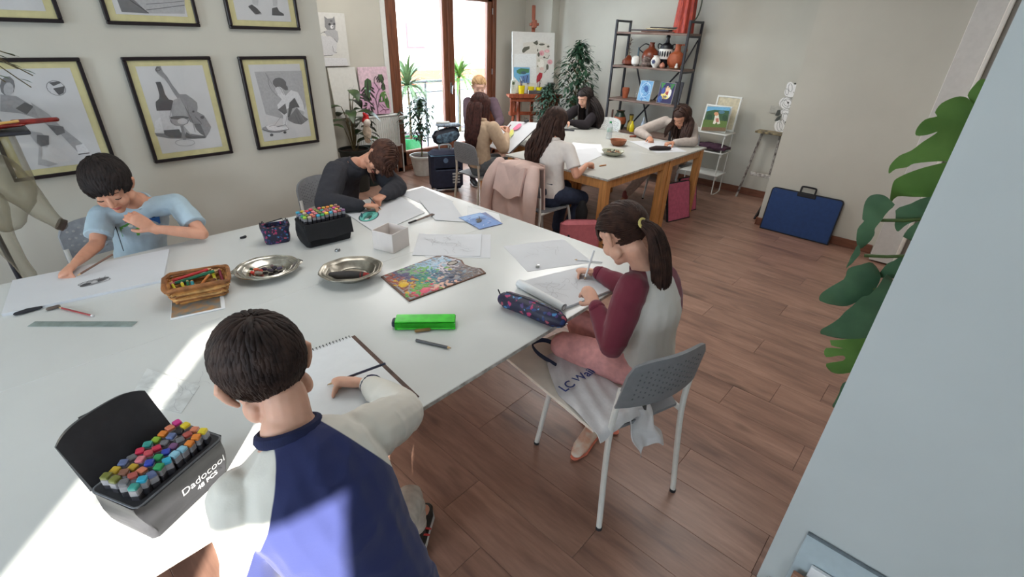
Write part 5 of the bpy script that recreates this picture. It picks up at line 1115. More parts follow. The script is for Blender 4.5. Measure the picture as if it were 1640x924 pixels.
def floral(name, base, seed):
    """dark navy cloth printed with pink, blue and violet blossoms"""
    if name in MATS: return MATS[name]
    m = bpy.data.materials.new(name); m.use_nodes = True; MATS[name] = m; N = m.node_tree.nodes; L = m.node_tree.links; b = N['Principled BSDF']; b.inputs['Roughness'].default_value = .5
    tc = N.new('ShaderNodeTexCoord'); vo = N.new('ShaderNodeTexVoronoi'); vo.inputs['Scale'].default_value = seed; vo.inputs['Randomness'].default_value = 1
    nz = N.new('ShaderNodeTexNoise'); nz.inputs['Scale'].default_value = 40; ad = N.new('ShaderNodeVectorMath'); ad.operation = 'MULTIPLY_ADD'; ad.inputs[1].default_value = (.03,)*3
    L.new(tc.outputs['Object'], nz.inputs['Vector']); L.new(nz.outputs['Color'], ad.inputs[0]); L.new(tc.outputs['Object'], ad.inputs[2]); L.new(ad.outputs[0], vo.inputs['Vector'])
    hs = N.new('ShaderNodeSeparateColor'); L.new(vo.outputs['Color'], hs.inputs[0])
    cr = N.new('ShaderNodeValToRGB'); cr.color_ramp.interpolation = 'CONSTANT'; e = cr.color_ramp.elements; e[0].color = (*lin((170, 50, 96)), 1); e[1].position = .25; e[1].color = (*lin((70, 130, 180)), 1)
    for p, c in ((.45, (76, 54, 110)), (.62, (170, 80, 100)), (.75, (40, 60, 110))): x = e.new(p); x.color = (*lin(c), 1)
    L.new(hs.outputs[0], cr.inputs[0]); st = N.new('ShaderNodeMapRange'); st.inputs[1].default_value = .34; st.inputs[2].default_value = .42; L.new(vo.outputs['Distance'], st.inputs[0])
    mx = N.new('ShaderNodeMix'); mx.data_type = 'RGBA'; L.new(st.outputs[0], mx.inputs[0]); L.new(cr.outputs[0], mx.inputs[6]); mx.inputs[7].default_value = (*lin(base), 1); L.new(mx.outputs[2], b.inputs['Base Color']); return m
t, P0 = soft_case('floral_case', 'small open navy floral pouch standing left of the second marker case', (.846, 2.53), V((.95, -.3, 0)), V((.3, .95, 0)), .115, .08, .095, floral('floral_cloth', (34, 36, 58), 60), fl=.014, bev=.02)
for k, (x, c) in enumerate(((.04, (170, 50, 60)), (.065, (120, 40, 60)), (.05, (200, 190, 190)))): q = thing('marker_stub', ('red stub inside the small floral pouch', 'wine stub inside the small floral pouch', 'white tube inside the small floral pouch')[k], 'marker', (.87+x*.5, 2.545+.01*k, TZ+.03)); MB().tube([(0, 0, 0), (.02, .01, .045)], .009, 8).build('barrel', mat('stub_%d' % k, c, .5), q)
MB().tube([(x*1.2+.0575, y*1.3+.04, .097+.01*math.cos(3*i)) for i, (x, y) in enumerate(P0)], .003, 6, closed=True).build('zip', m_blkp, t)
# ---- white box
t = thing('white_box', 'open square white cardboard box in the middle of the joined tables', 'box', (1.268, 1.985, TZ), math.atan2(.035, .12)-.0)
W_, H_, th = .135, .105, .004
for nm, q in (('front', (0, W_, 0, th, 0, H_)), ('back', (0, W_, W_-th, W_, 0, H_)), ('left', (0, th, th, W_-th, 0, H_)), ('right', (W_-th, W_, th, W_-th, 0, H_)), ('bottom', (th, W_-th, th, W_-th, 0, th))): MB().box(*q, bev=.001).build('side_panel' if nm != 'bottom' else 'base_panel', mat('white_card', (222, 214, 210), .75, var=.01), t)
# ---- palette
pp = [(1.068, 1.799), (1.025, 1.519), (1.455, 1.486), (1.472, 1.538), (1.45, 1.575), (1.442, 1.625), (1.467, 1.672), (1.462, 1.70), (1.442, 1.772), (1.405, 1.803)]
t = thing('paint_palette', 'wooden artist palette crusted with many coloured paints', 'palette', (1.25, 1.65, TZ)); pl = [(x-1.25, y-1.65) for x, y in pp]
hole = [(.158+.03*math.cos(a*PI/6), .028+.018*math.sin(a*PI/6)) for a in range(12)]
MB().prism(pl, 0, .006).build('board', mat('palette_wood', (108, 74, 58), .5, var=.2, scale=12), t)
MB().prism(hole, .0064, .0070).build('thumb_hole', mat('hole_shadow', (176, 168, 158), .8), t); MB().tube([(x, y, .0068) for x, y in hole], .0022, 5, closed=True).build('hole_rim', mat('palette_rim', (60, 44, 40), .6), t)
MB().prism([(x*.95, y*.95) for x, y in pl], .0055, .0064).build('dried_paint', mat('dried_paint', (120, 140, 150), .4, c2=(150, 132, 128), scale=30, bump=.4, bscale=90), t)
R = random.Random(5)
def inside(x, y, P):
    c = False; j = len(P)-1
    for i in range(len(P)):
        if (P[i][1] > y) != (P[j][1] > y) and x < (P[j][0]-P[i][0])*(y-P[i][1])/(P[j][1]-P[i][1])+P[i][0]: c = not c
        j = i
    return c
inn = [(x*.93, y*.93) for x, y in pl]; daubs = {}
def daub(x, y, rx, ry, c, a=0, h=.002): daubs.setdefault(c, MB()).ell((x, y, .0066), (rx, ry, h), MX.Rotation(a, 3, 'Z'), 9, 4)
zones = [((-.17, .09), (150, 70, 50)), ((-.15, .0), (206, 160, 40)), ((-.13, -.07), (96, 160, 70)), ((-.12, -.11), (206, 70, 90)), ((-.1, .08), (84, 76, 110)), ((-.04, -.02), (40, 130, 110)), ((0, .06), (110, 170, 90)), ((.02, .0), (60, 120, 140)), ((.06, .07), (150, 185, 205)), ((.02, -.08), (70, 84, 110)), ((-.02, -.12), (214, 170, 150)), ((.08, -.05), (80, 90, 110)), ((.1, .02), (200, 190, 196)), ((.15, -.04), (120, 110, 112)), ((.13, -.1), (110, 96, 90)), ((.05, .11), (140, 175, 200)), ((-.05, .12), (120, 150, 130)), ((.11, .1), (170, 190, 205)), ((-.19, -.03), (140, 80, 50)), ((.06, -.11), (60, 66, 84))]
for k in range(820):
    x, y = R.uniform(-.22, .21), R.uniform(-.15, .15)
    if not inside(x, y, inn) or math.hypot(x-.158, (y-.028)*1.5) < .035: continue
    c = min(zones, key=lambda q: math.hypot(q[0][0]-x+R.gauss(0, .03), q[0][1]-y+R.gauss(0, .03)))[1]; daub(x, y, R.uniform(.008, .02), R.uniform(.005, .011), c, R.uniform(0, 3), R.uniform(.0006, .0022))
for x, y, rx, ry, c, h in ((-.155, .005, .028, .024, (222, 180, 30), .005), (-.118, -.105, .034, .022, (214, 84, 110), .005), (-.095, .085, .032, .016, (80, 74, 112), .004), (-.06, -.115, .022, .012, (220, 170, 150), .004), (.055, -.085, .018, .014, (50, 60, 84), .004), (.02, -.06, .014, .012, (206, 176, 160), .004), (.1, -.02, .012, .01, (200, 180, 60), .004)): daub(x, y, rx, ry, c, .3, h)
for c, b in daubs.items(): b.build('paint_daub', mat('oil_%d_%d_%d' % c, c, .35, var=.1, bump=.5, bscale=120), t)['kind'] = 'stuff'
# ---- papers in the middle
def sketchy(n, seed, v=150, w=.0012):
    def f(a, W, H):
        R = random.Random(seed)
        for k in range(n):
            x, y = R.uniform(.2, .75)*W, R.uniform(.25, .75)*H; P = [(x, y)]; an = R.uniform(0, 6.28)
            for i in range(6): an += R.uniform(-.6, .6); x += .012*math.cos(an); y += .012*math.sin(an); P.append((x, y))
            a.line(P, w, gy(v))
    return f
quad_sheet('sketch_sheet', 'white sheet with faint pencil sketch right of the white box', 'paper', ((1.325, 1.90), (1.574, 1.65), (1.79, 1.862), (1.53, 2.11)), TZ+.001, .001, None, sketchy(26, 1), curl=.006)
quad_sheet('paper_sheet', 'second white sheet showing under the faint sketch sheet', 'paper', ((1.36, 1.84), (1.60, 1.60), (1.83, 1.83), (1.58, 2.07)), TZ, .0008)
quad_sheet('paper_sheet', 'wide white sheet behind the paint knife, at the far table edge', 'paper', ((1.742, 2.229), (1.86, 2.08), (2.07, 2.47), (1.905, 2.60)), TZ+.0022, .0008, None, None, curl=.004)
quad_sheet('paper_sheet', 'white sheet lying in the window glare at the far corner', 'paper', ((1.87, 2.45), (2.07, 2.44), (2.125, 2.845), (1.90, 2.82)), TZ, .0008)
quad_sheet('paper_sheet', 'loose sheet under the blue picture card near the table seam', 'paper', ((1.9, 2.10), (2.02, 1.93), (2.12, 2.05), (2.07, 2.3)), TZ, .0008, m_papb)
def d_card(a, w, h):
    a.poly([(.003, .003), (w-.003, .003), (w-.003, h-.003), (.003, h-.003)], (120, 150, 200)); a.poly([(.01, h*.7), (w-.01, h*.75), (w-.01, h-.01), (.01, h-.01)], (150, 180, 220)); R = random.Random(8)
    for k in range(14): a.leaf(w*R.uniform(.1, .8), h*R.uniform(.1, .9), .03, .008, R.uniform(0, 3), ((150, 160, 205), (100, 120, 180), (170, 180, 215))[k % 3])
    a.oval(w*.42, h*.45, .03, .014, (84, 84, 84), .6); a.oval(w*.5, h*.58, .018, .012, (110, 100, 80)); a.line([(w*.4, h*.35), (w*.7, h*.75)], .005, (70, 70, 80)); a.line([(w*.3, h*.5), (w*.6, h*.5)], .005, (120, 116, 100)); a.line([(w*.5, h*.6), (w*.75, h*.5)], .004, (90, 90, 100))
quad_sheet('picture_card', 'small blue and violet painted card near the far table edge', 'picture', ((1.834, 1.929), (2.004, 1.902), (2.071, 2.12), (1.90, 2.16)), TZ+.002, .003, mat('card_edge', (120, 130, 170), .5), d_card)
t = thing('palette_knife', 'flat brown brush with a black handle lying behind the white box', 'brush', (1.585, 2.285, TZ+.006), math.atan2(.02, .2)); MB().tube([(0, 0, .002), (.06, 0, .002)], .006, 8).build('handle', m_blkp, t); MB().grid(lambda u, v: V((.055+.15*u, (2*v-1)*(.006+.006*u), .003+.004*u)), 8, 4, th=.004).build('bristles', mat('brush_bristle', (112, 96, 88), .8, var=.2, scale=60), t)
def d_mask(a, w, h):
    cx, cy = .19, .24; a.oval(cx, cy, .1, .058, (40, 60, 70), .5, 24); a.oval(cx, cy, .093, .051, (96, 180, 170), .5, 24)
    a.oval(cx-.02, cy-.01, .05, .022, (40, 60, 56), .5); a.oval(cx+.03, cy+.02, .03, .018, (60, 130, 120), .5); a.oval(cx-.05, cy-.03, .015, .012, (200, 210, 214)); a.leaf(cx-.07, cy-.02, .12, .02, .4, (40, 110, 100)); a.leaf(cx-.05, cy+.01, .1, .015, .8, (30, 80, 90)); a.leaf(cx+.0, cy-.03, .07, .012, .3, (130, 200, 190))
quad_sheet('drawing_sheet', 'white sheet with a green oval mask drawing by the dark-sweatshirt child', 'drawing', ((1.355, 2.276), (1.779, 2.382), (1.87, 2.79), (1.41, 2.714)), TZ+.0005, .004, m_pap, d_mask)
quad_sheet('faint_sheet', 'faint outline sketch sheet on the table by the near boy', 'paper', ((.041, 1.617), (.136, 1.444), (.215, 1.54), (.124, 1.762)), TZ, .0006, mat('tracing_paper', (205, 208, 207), .3), sketchy(10, 5, 172), curl=.0)
# ---- near boy's sketchbook
S0, S1, S2, S3 = (.555, 1.02), (.672, 1.003), (.712, 1.445), (.40, 1.50)
t = quad_sheet('sketchbook', 'open spiral sketchbook with a brown cover edge under the near boy\'s hand', 'sketchbook', ((.34, 1.035), (.665, 1.005), (.703, 1.445), (.385, 1.485)), TZ+.004, .005, m_papb, None, part='pages')
q = quad_sheet('tmpcover', 'x', 'x', ((.345, 1.03), (.683, 1.0), (.722, 1.45), (.38, 1.495)), TZ, .003, mat('brown_card', (104, 80, 70), .7, c2=(60, 46, 42), scale=12), None, part='cover')
for c in list(q.children): c.parent = t; c.location = V(q.location)-V(t.location)
bpy.data.objects.remove(q)
for k in range(26):
    u = (k+.5)/26; p = V((.385, 1.485, TZ+.008))*(1-u)+V((.703, 1.445, TZ+.008))*u-V(t.location); b = MB(); b.tube([p+V((.0008*math.cos(a), -.001+.0065*math.cos(a), .0065*math.sin(a))) for a in [i*PI/5 for i in range(10)]], .0011, 5, closed=True); b.build('coil', m_blkp, t)
# ---- green pencil case
m_gp = mat('clear_green_plastic', (60, 214, 50), .08, spec=.8, trans=.55, ior=1.3)
t = thing('green_pencil_case', 'bright green see-through plastic pencil case with a dark end', 'pencil case', (.875, 1.40, TZ), math.atan2(-.165, .175)); b = MB(); 
b.prism([(-.03, 0), (.03, .0), (.034, .012), (.03, .03), (-.03, .03), (-.034, .012)], 0, .235, MX.Rotation(PI/2, 4, 'Z') @ MX.Rotation(PI/2, 4, 'X')); b.build('shell', m_gp, t)
MB().box(.0, .233, -.029, .029, .031, .036, bev=.002).build('lid', mat('green_lid', (70, 206, 60), .15, spec=.7), t); MB().box(-.014, .001, -.02, .02, .004, .028, bev=.004).build('end_clip', mat('navy_plastic', (34, 40, 60), .4), t); MB().box(.01, .22, -.036, -.031, .004, .01, bev=.001).build('side_rib', MATS['green_lid'], t)
for k, (c, y, lab) in enumerate((((40, 110, 60), .012, 'dark green pencil inside the green pencil case'), ((110, 90, 40), -.012, 'brown pencil inside the green pencil case'))):
    a = math.atan2(-.165, .175); o = V((.875, 1.40, TZ))+V((-math.sin(a)*y, math.cos(a)*y, .008)); pencil(lab, o+V((.02*math.cos(a), .02*math.sin(a), 0)), o+V((.2*math.cos(a), .2*math.sin(a), 0)), mat('inner_pencil_%d' % k, c, .5))
t = thing('eraser', 'brown oval eraser at the front edge of the green pencil case', 'eraser', (.925, 1.295, TZ)); MB().tube([(-.02, .012, .006), (.02, -.012, .006)], .009, 10, flat=.6, rnd=True).build('block', mat('eraser_brown', (130, 104, 60), .7), t)
pencil('dark grey thick pencil lying in front of the green case', (.865, 1.258, TZ+.006), (.925, 1.125, TZ+.006), mat('pencil_grey', (70, 68, 70), .4), .0055)
# ---- ponytail girl's things
t = thing('floral_pencil_case', 'rounded navy pencil case printed with pink and blue flowers at the table edge', 'pencil case', (1.312, 1.07, TZ), math.atan2(-.30, -.0)+.12)
b = MB(); b.tube([(-.135, 0, .036), (-.125, 0, .037), (-.03, .006, .038), (.06, 0, .037), (.12, 0, .037), (.132, 0, .035)], [.034, .041, .043, .042, .041, .034], 20, flat=.86, side=(0, 1, 0), rnd=True); b.build('body', floral('floral_cloth_2', (26, 26, 54), 40), t); MB().tube([(-.13, 0, .0725), (0, .005, .0755), (.13, 0, .0725)], .0025, 6).build('zip', m_blkp, t); MB().box(.15, .172, -.006, .006, .03, .034, m=MX.Rotation(.0, 4, 'Y'), bev=.002).build('zip_pull', m_steel, t); MB().tube([(-.16, 0, .045), (-.175, 0, .07)], .003, 6).build('loop', m_blkp, t)
t = quad_sheet('drawing_pad', 'white drawing pad with its front sheets rolled over, under the ponytail girl\'s hands', 'pad', ((1.44, 1.01), (1.74, .955), (1.86, 1.19), (1.50, 1.30)), TZ+.002, .01, m_pap, sketchy(20, 12, 165), part='pages')
o_ = V((1.44, 1.01, TZ+.002)); b = MB(); b.tube([V((1.472, 1.285, TZ+.018))-o_, V((1.443, 1.0, TZ+.02))-o_], [.02, .017], 16); b.build('rolled_sheets', m_papb, t)
b = MB(); b.tube([V((1.443+.017*math.cos(a)*(1-.05*a), .999, TZ+.02+.017*math.sin(a)*(1-.05*a)))-o_ for a in [i*.5 for i in range(18)]], .0012, 5); b.build('roll_edge', mat('roll_edge', (110, 112, 118), .6), t)
quad_sheet('paper_sheet', 'faint loose sheet at the table corner beyond the ponytail girl\'s pad', 'paper', ((1.62, 1.36), (1.95, 1.2), (2.09, 1.5), (1.76, 1.66)), TZ, .0006, None, sketchy(10, 17, 170))
t = thing('pencil_sharpener', 'tiny clear cube sharpener right of the palette', 'sharpener', (1.693, 1.357, TZ), .5); MB().box(-.011, .011, -.008, .008, 0, .014, bev=.002).build('body', mat('smoky_plastic', (140, 138, 132), .2), t); MB().box(-.008, .008, -.0085, .0, .0141, .0155).build('blade', m_steel, t)
pencil('thin pencil lying on the sheet beyond the ponytail girl\'s hand', (1.98, 1.16, TZ+.005), (1.90, 1.28, TZ+.005), m_whp)
# board and shopping bag on the chair seat
t = thing('white_board', 'white wooden board laid over the seat of the ponytail girl\'s chair', 'board', (1.43, .87, .478), math.atan2(.945, .326)-PI/2+.16); MB().box(-.20, .155, -.27, .29, 0, .016, bev=.002).build('panel', mat('white_wood', (226, 218, 206), .6, var=.04, scale=12), t)
for y_ in (.10, -.2): MB().box(-.19, .155, y_, y_+.02, -.012, 0).build('batten', MATS['white_wood'], t)
m_poly = mat('plastic_bag', (206, 204, 206), .3, var=.03, bump=.6, bscale=22, alpha=.9)
m_navyl = mat('navy_lettering', (44, 60, 120), .6)
t = thing('shopping_bag', 'crumpled pale plastic shopping bag with blue lettering on the board beside the ponytail girl', 'bag', (1.365, .82, .495), math.atan2(.945, .326)-PI/2+.16)
def bagf(u, v):
    x = -.125+.055*(1-u)*(u<.45)*2*(.45-u)/.45+.25*v+.012*math.sin(5*u)-.02*u; y = .22-.48*u; z = .012+.014*math.sin(PI*v)+.006*math.sin(11*u+5*v)+.004*math.sin(23*v+9*u)
    if y < -.24: z -= (-.24-y)*1.3
    return V((x, y, z))
MB().grid(bagf, 40, 18, th=.004).build('body', m_poly, t, ang=80)
def bage(u, v): return V((.0+.14*u+.01*math.sin(9*v), -.235-.10*v+.02*math.sin(7*u), .005-.13*v+.03*math.sin(PI*u)*v+.008*math.sin(15*u+6*v)))
MB().grid(bage, 20, 14, th=.004).build('hanging_end', m_poly, t, ang=80)
text_mesh('lettering', 'LC Waikiki', .058, frame((-.118, -.02, .033), (1, .10, .0), (-.10, 1, .0)), m_navyl, t, 0, .0008)
b = MB(); b.tube(spline([(-.02, .14, .022), (-.04, .24, .035), (-.02, .30, .045), (.05, .29, .04), (.09, .19, .024), (.10, .13, .02)], 5), .012, 6, flat=.3, side=(0, 0, 1)); b.build('handle', mat('navy_webbing', (30, 34, 56), .8), t)
# ================================================================= things on the far tables
P = [V((3.66, 3.70, .70)), V((3.62, 3.36, .69)), V((4.16, 3.40, .93)), V((3.98, 3.68, .93))]
t = thing('tilted_drawing_board', 'big tilted drawing board with white paper and a black clip, before the beige girl', 'drawing board', P[0]); o_ = P[0]
o_ = P[0]; t.location = o_; nn = (P[1]-P[0]).cross(P[3]-P[0]).normalized()
MB().grid(lambda u, v: P[0]*(1-u)*(1-v)+P[1]*u*(1-v)+P[2]*u*v+P[3]*(1-u)*v-o_, 4, 4, th=.008).build('board', m_pap, t)
b = MB(); b.tube([P[1]-o_+nn*.001, P[2]-o_+nn*.001], .005, 6); b.build('edge', mat('dark_edge', (60, 58, 60), .6), t)
q = thing('binder_clip', 'black binder clip at the top of the tilted drawing board', 'clip', V((4.07, 3.54, .93))); MB().box(-.03, .03, -.012, .012, 0, .024, bev=.004).build('jaw', m_blkp, q); MB().tube([(-.012, 0, .02), (-.016, .02, .045), (.016, .02, .045), (.012, 0, .02)], .0015, 5).build('lever', m_blkp, q)
q = thing('coloured_drawing', 'sheet with yellow and pink colouring by the beige girl\'s hand', 'drawing', V((3.74, 3.62, .77))); P2 = [V((3.70, 3.70, .735)), V((3.70, 3.50, .74)), V((4.0, 3.56, .875)), V((3.95, 3.76, .875))]
ob = V(q.location); MB().grid(lambda u, v: P2[0]*(1-u)*(1-v)+P2[1]*u*(1-v)+P2[2]*u*v+P2[3]*(1-u)*v-ob, 4, 4, th=.001).build('sheet', m_papb, q)
mm = frame(P2[0]-ob, P2[1]-P2[0], P2[3]-P2[0]); a = Art(mm, .0015); a.poly([(.03, .02), (.18, .03), (.17, .2), (.02, .22)], (206, 214, 130)); a.oval(.09, .2, .06, .05, (214, 210, 110)); a.oval(.13, .3, .04, .06, (220, 120, 150)); a.oval(.06, .1, .03, .04, (150, 200, 160)); a.build('drawing', q)
quad_sheet('sketch_sheet', 'sheet with blue shading in front of the girl in white', 'drawing', ((3.60, 2.46), (4.10, 2.56), (4.35, 2.80), (4.0, 2.92)), TZ+.001, .001, m_pap, lambda a, w, h: (a.oval(w*.4, h*.5, .1, .05, (160, 172, 196)), a.oval(w*.55, h*.6, .06, .04, (176, 184, 204)), sketchy(12, 3)(a, w, h)))
quad_sheet('paper_sheet', 'white sheet beyond the blue-shaded drawing on the far table', 'paper', ((4.03, 2.915), (4.2, 2.6), (4.52, 2.86), (4.37, 3.12)), TZ+.0004, .001, m_papb, curl=.006)
quad_sheet('drawing_sheet', 'long sheet with faint pencil drawing under the leaning girl at the right', 'drawing', ((4.64, 2.26), (4.95, 2.08), (5.3, 2.55), (4.95, 2.76)), TZ+.0004, .001, m_pap, sketchy(24, 8, 140, .002))
quad_sheet('paper_sheet', 'flat dark-edged sheet behind the water bottle on the far table', 'paper', ((4.98, 2.72), (5.15, 2.62), (5.34, 2.98), (5.1, 3.1)), TZ, .001, mat('kraft_grey', (176, 170, 160), .9))
t = thing('brown_eraser', 'small dark brown lump on the far sheet behind the bottle', 'eraser', (5.19, 2.86, TZ+.0015)); MB().tube([(-.02, .02, .008), (.02, -.02, .01)], [.012, .016], 8, rnd=True).build('lump', m_ct, t)
vessel('clay_bowl', 'brown clay bowl behind the round dish on the far table', 'bowl', 2.727, 4.655, TZ, [(.05, 0), (.075, .02), (.088, .055), (.09, .06), (.08, .055), (.06, .01), (.001, .008)], mat('brown_clay', (150, 92, 62), .5, var=.1), part='bowl')
for k, (dx, dy) in enumerate(((-.02, .02), (.03, -.01), (0, -.03))): q = thing('wood_shaving', ('left shaving in the brown clay bowl', 'right shaving in the brown clay bowl', 'near shaving in the brown clay bowl')[k], 'shaving', (4.655+dx, 2.727+dy, TZ+.014)); MB().tube([(-.015, 0, .006), (.015, .005, .01)], [.01, .007], 8, rnd=True).build('curl', mat('shaving', (170, 130, 90), .8), q)
t = vessel('round_dish', 'pale green rimmed dish of charcoal and shavings on the far table', 'dish', 2.505, 4.20, TZ, [(.06, 0), (.09, .02), (.108, .04), (.112, .045), (.1, .04), (.085, .016), (.001, .012)], mat('dish_glaze', (178, 180, 160), .25, var=.04), part='bowl')
R = random.Random(77)
for k in range(14):
    a = k*2.4; r = .018*math.sqrt(k); c = ((50, 40, 38), (120, 84, 60), (170, 130, 100), (70, 56, 50))[k % 4]
    q = thing('charcoal_piece', ('black', 'brown', 'tan', 'grey-brown')[k % 4]+' crayon piece heaped in the round dish', 'charcoal', (4.20+r*math.cos(a), 2.505+r*math.sin(a), TZ+.02+.006*(k % 3)), 0, 'pieces in the round dish'); MB().tube([(-.018, 0, .004), (.018, .004*math.cos(k), .006)], .006, 6).build('stick', mat('charcoal_%d' % (k % 4), c, .8), q); q.rotation_euler = (0, 0, R.uniform(0, 3))
t = thing('black_pouch', 'soft dark pencil pouch lying by the leaning girl\'s sheet', 'pouch', (4.79, 2.30, TZ), math.atan2(-.143, .177)); MB().tube([(-.1, 0, .02), (-.05, 0, .026), (.05, .004, .024), (.1, 0, .02)], [.024, .034, .032, .022], 14, flat=.65, side=(0, 1, 0), rnd=True).build('body', mat('dark_brown_cloth', (44, 32, 34), .9, bump=.4), t)
t = thing('water_bottle', 'clear plastic water bottle with a green label on the far table', 'bottle', (4.875, 2.985, TZ)); m_pet = bpy.data.materials['picture_glass']
MB().lathe([(.028, 0), (.032, .008), (.032, .05), (.030, .06), (.032, .07), (.032, .13), (.026, .155), (.012, .175), (.012, .19), (.001, .19)], seg=24).build('shell', mat('clear_pet', (206, 214, 218), .1, spec=.6, alpha=.45), t); MB().lathe([(.0325, .085), (.0325, .125)], seg=24).build('label', mat('bottle_label', (206, 220, 214), .5, c2=(40, 130, 110), scale=12), t); MB().lathe([(.0135, .176), (.0135, .192), (.001, .192)], seg=14).build('cap', mat('cap_green', (60, 140, 90), .4), t)
pencil('short wooden pencil on the near edge of the far table', (3.78, 2.31, TZ+.005), (3.70, 2.33, TZ+.005), mat('orange_wood', (190, 130, 80), .6), .006)
t = thing('phone', 'grey phone lying near the girl in black', 'phone', (4.93, 3.6, TZ), .6); MB().box(-.035, .035, -.07, .07, 0, .008, bev=.003).build('body', mat('phone_grey', (90, 92, 98), .2), t); MB().box(-.031, .031, -.063, .063, .008, .0086).build('screen', mat('phone_screen', (40, 44, 50), .08), t)
for k, (x, y, L) in enumerate(((3.52, 3.02, .05), (3.60, 2.94, .05), (3.68, 2.90, .04), (3.5, 2.92, .04))): q = thing('charcoal_stick', ('longest charcoal stick left of the girl in white', 'second charcoal stick left of the girl in white', 'short charcoal stick nearest the girl in white', 'charcoal stick at the table edge by the pink jacket')[k], 'charcoal', (x, y, TZ), .6+k*.2); MB().box(-L/2, L/2, -.006, .006, 0, .01, bev=.003).build('stick', m_blkp, q)
# ================================================================= bags and jacket
t = thing('trolley_bag', 'dark blue wheeled school bag standing between the plant pot and the grey chair', 'bag', (3.80, 4.60, 0), math.radians(-28)); m_navy = mat('navy_canvas', (38, 44, 66), .75, var=.08, bump=.15, bscale=120)
MB().box(-.2, .2, -.11, .11, .03, .50, bev=.04).build('body', m_navy, t); MB().box(-.17, .17, -.15, -.10, .05, .30, bev=.03).build('front_pocket', m_navy, t); MB().box(-.202, .202, -.112, .112, .44, .452, bev=.004).build('piping', mat('piping_blue', (90, 130, 160), .5), t)
MB().lathe([(.03, 0), (.03, .004), (.001, .005)], (0, 0, 0), 20, MX.Translation((-.02, -.112, .39)) @ MX.Rotation(PI/2, 4, 'X')).build('badge', mat('badge_blue', (96, 120, 150), .4), t)
b = MB(); [b.box(.05, .14, -.156, -.151, .12+k*.035, .14+k*.035) for k in range(4)]; b.build('reflector', mat('pale_grey_print', (190, 194, 198), .5), t)
b = MB(); b.tube(spline([(-.07, 0, .49), (-.06, 0, .55), (.06, 0, .55), (.07, 0, .49)], 5), .01, 8); b.build('grab_handle', mat('handle_grey', (160, 166, 172), .4), t)
b = MB(); b.tube([(-.06, .08, .48), (-.06, .08, .80)], .009, 8); b.tube([(.06, .08, .48), (.06, .08, .80)], .009, 8); b.tube([(-.07, .08, .80), (.07, .08, .80)], .014, 8, rnd=True); b.build('trolley_handle', m_metal, t)
for s in (-1, 1): MB().lathe([(.001, -.012), (.035, -.012), (.035, .012), (.001, .012)], (0, 0, 0), 16, MX.Translation((s*.16, .09, .036)) @ MX.Rotation(PI/2, 4, 'Y')).build('wheel', m_foot, t)
t = thing('floral_shoulder_bag', 'dark quilted bag with a blue floral front hanging on the trolley handle', 'bag', (3.90, 4.68, .56), math.radians(-28)); MB().box(-.16, .17, -.09, .05, 0, .17, m=MX.Rotation(-.25, 4, 'Y'), bev=.045).build('body', mat('dark_quilt', (44, 46, 56), .7, bump=.5, bscale=30), t)
MB().tube([(-.1, -.096, .06), (-.0, -.104, .07), (.08, -.1, .1)], [.05, .062, .05], 14, flat=.15, side=(0, 0, 1), rnd=True).build('front_panel', mat('blue_flower_cloth', (110, 140, 160), .7, c2=(54, 66, 84), scale=30), t)
MB().box(-.13, .16, -.08, .04, .19, .225, bev=.012).build('top_pouch', mat('pale_pleats', (176, 196, 214), .6, c2=(60, 62, 74), scale=40, stretch=(14, .5, .5)), t)
# jacket over the chair back of the girl in white
m_pink = mat('pink_fleece', (212, 182, 172), .9, var=.05, scale=8, bump=.25, bscale=60)
t = thing('pink_jacket', 'pale pink jacket hung over the chair back, its sleeves hanging down', 'jacket', (2.98, 2.64, 0))
def jk(u, v):
    a = 2*u-1; s = v*1.62; fr_ = min(1, s/.12); L = max(0, s-.12)
    z = .83-.03*a*a-.0*L; x = .06*(1-2*fr_)*0+(.10-.20*fr_ if s < .12 else -.10); zz = z-L*.40+(.015*math.sin(PI*fr_) if s < .12 else 0)
    return V((x-.02*math.sin(9*a+3*v)*min(1, L)-.05*L*.3, a*(.185+.08*min(1, L))+.01*math.sin(14*v), zz))
MB().grid(jk, 30, 26, th=.014).build('back_panel', m_pink, t, ang=80)
MB().grid(lambda u, v: V((.10+.015*math.sin(8*u), (2*u-1)*(.17+.03*v), .82-.38*v)), 20, 10, th=.014).build('front_panel', m_pink, t, ang=80)
for s, L in ((-1, .56), (1, .50)):
    b = MB(); b.tube(spline([(-.05, s*.19, .80), (-.13, s*.235, .64), (-.15, s*.25, .42), (-.13, s*.24, .80-L)], 5), [.05, .055, .06, .06, .06, .06, .058, .056, .054, .052, .05, .05, .048, .046, .044, .044], 14, rnd=True); b.build('sleeve', m_pink, t)
b = MB(); b.grid(lambda u, v: V((-.11-.06*v+.02*math.sin(PI*u), (2*u-1)*.15, .80-.22*v-.03*math.cos(PI*(2*u-1)))), 14, 8, th=.02); b.build('hood', m_pink, t, ang=80)
t = thing('green_scarf', 'olive cloth corner showing below the pink jacket', 'cloth', (2.93, 2.62, .20)); MB().box(-.08, .08, -.1, .1, 0, .1, bev=.03).build('cloth_fold', mat('olive_cloth', (96, 98, 66), .9, bump=.4), t)
t = thing('pink_bag', 'dusty pink bag with a black zip beside the white girl\'s chair', 'bag', (3.20, 2.12, 0), math.radians(-40)); m_dp = mat('dusty_pink', (190, 104, 112), .75, var=.06, bump=.15)
MB().box(-.17, .17, -.05, .05, .0, .40, m=MX.Rotation(-.12, 4, 'X'), bev=.03).build('body', m_dp, t); b = MB(); b.tube(spline([(-.12, -.055, .30), (-.09, -.06, .22), (-.05, -.06, .14)], 4), .009, 6); b.build('zip', MATS['black_trim'], t)
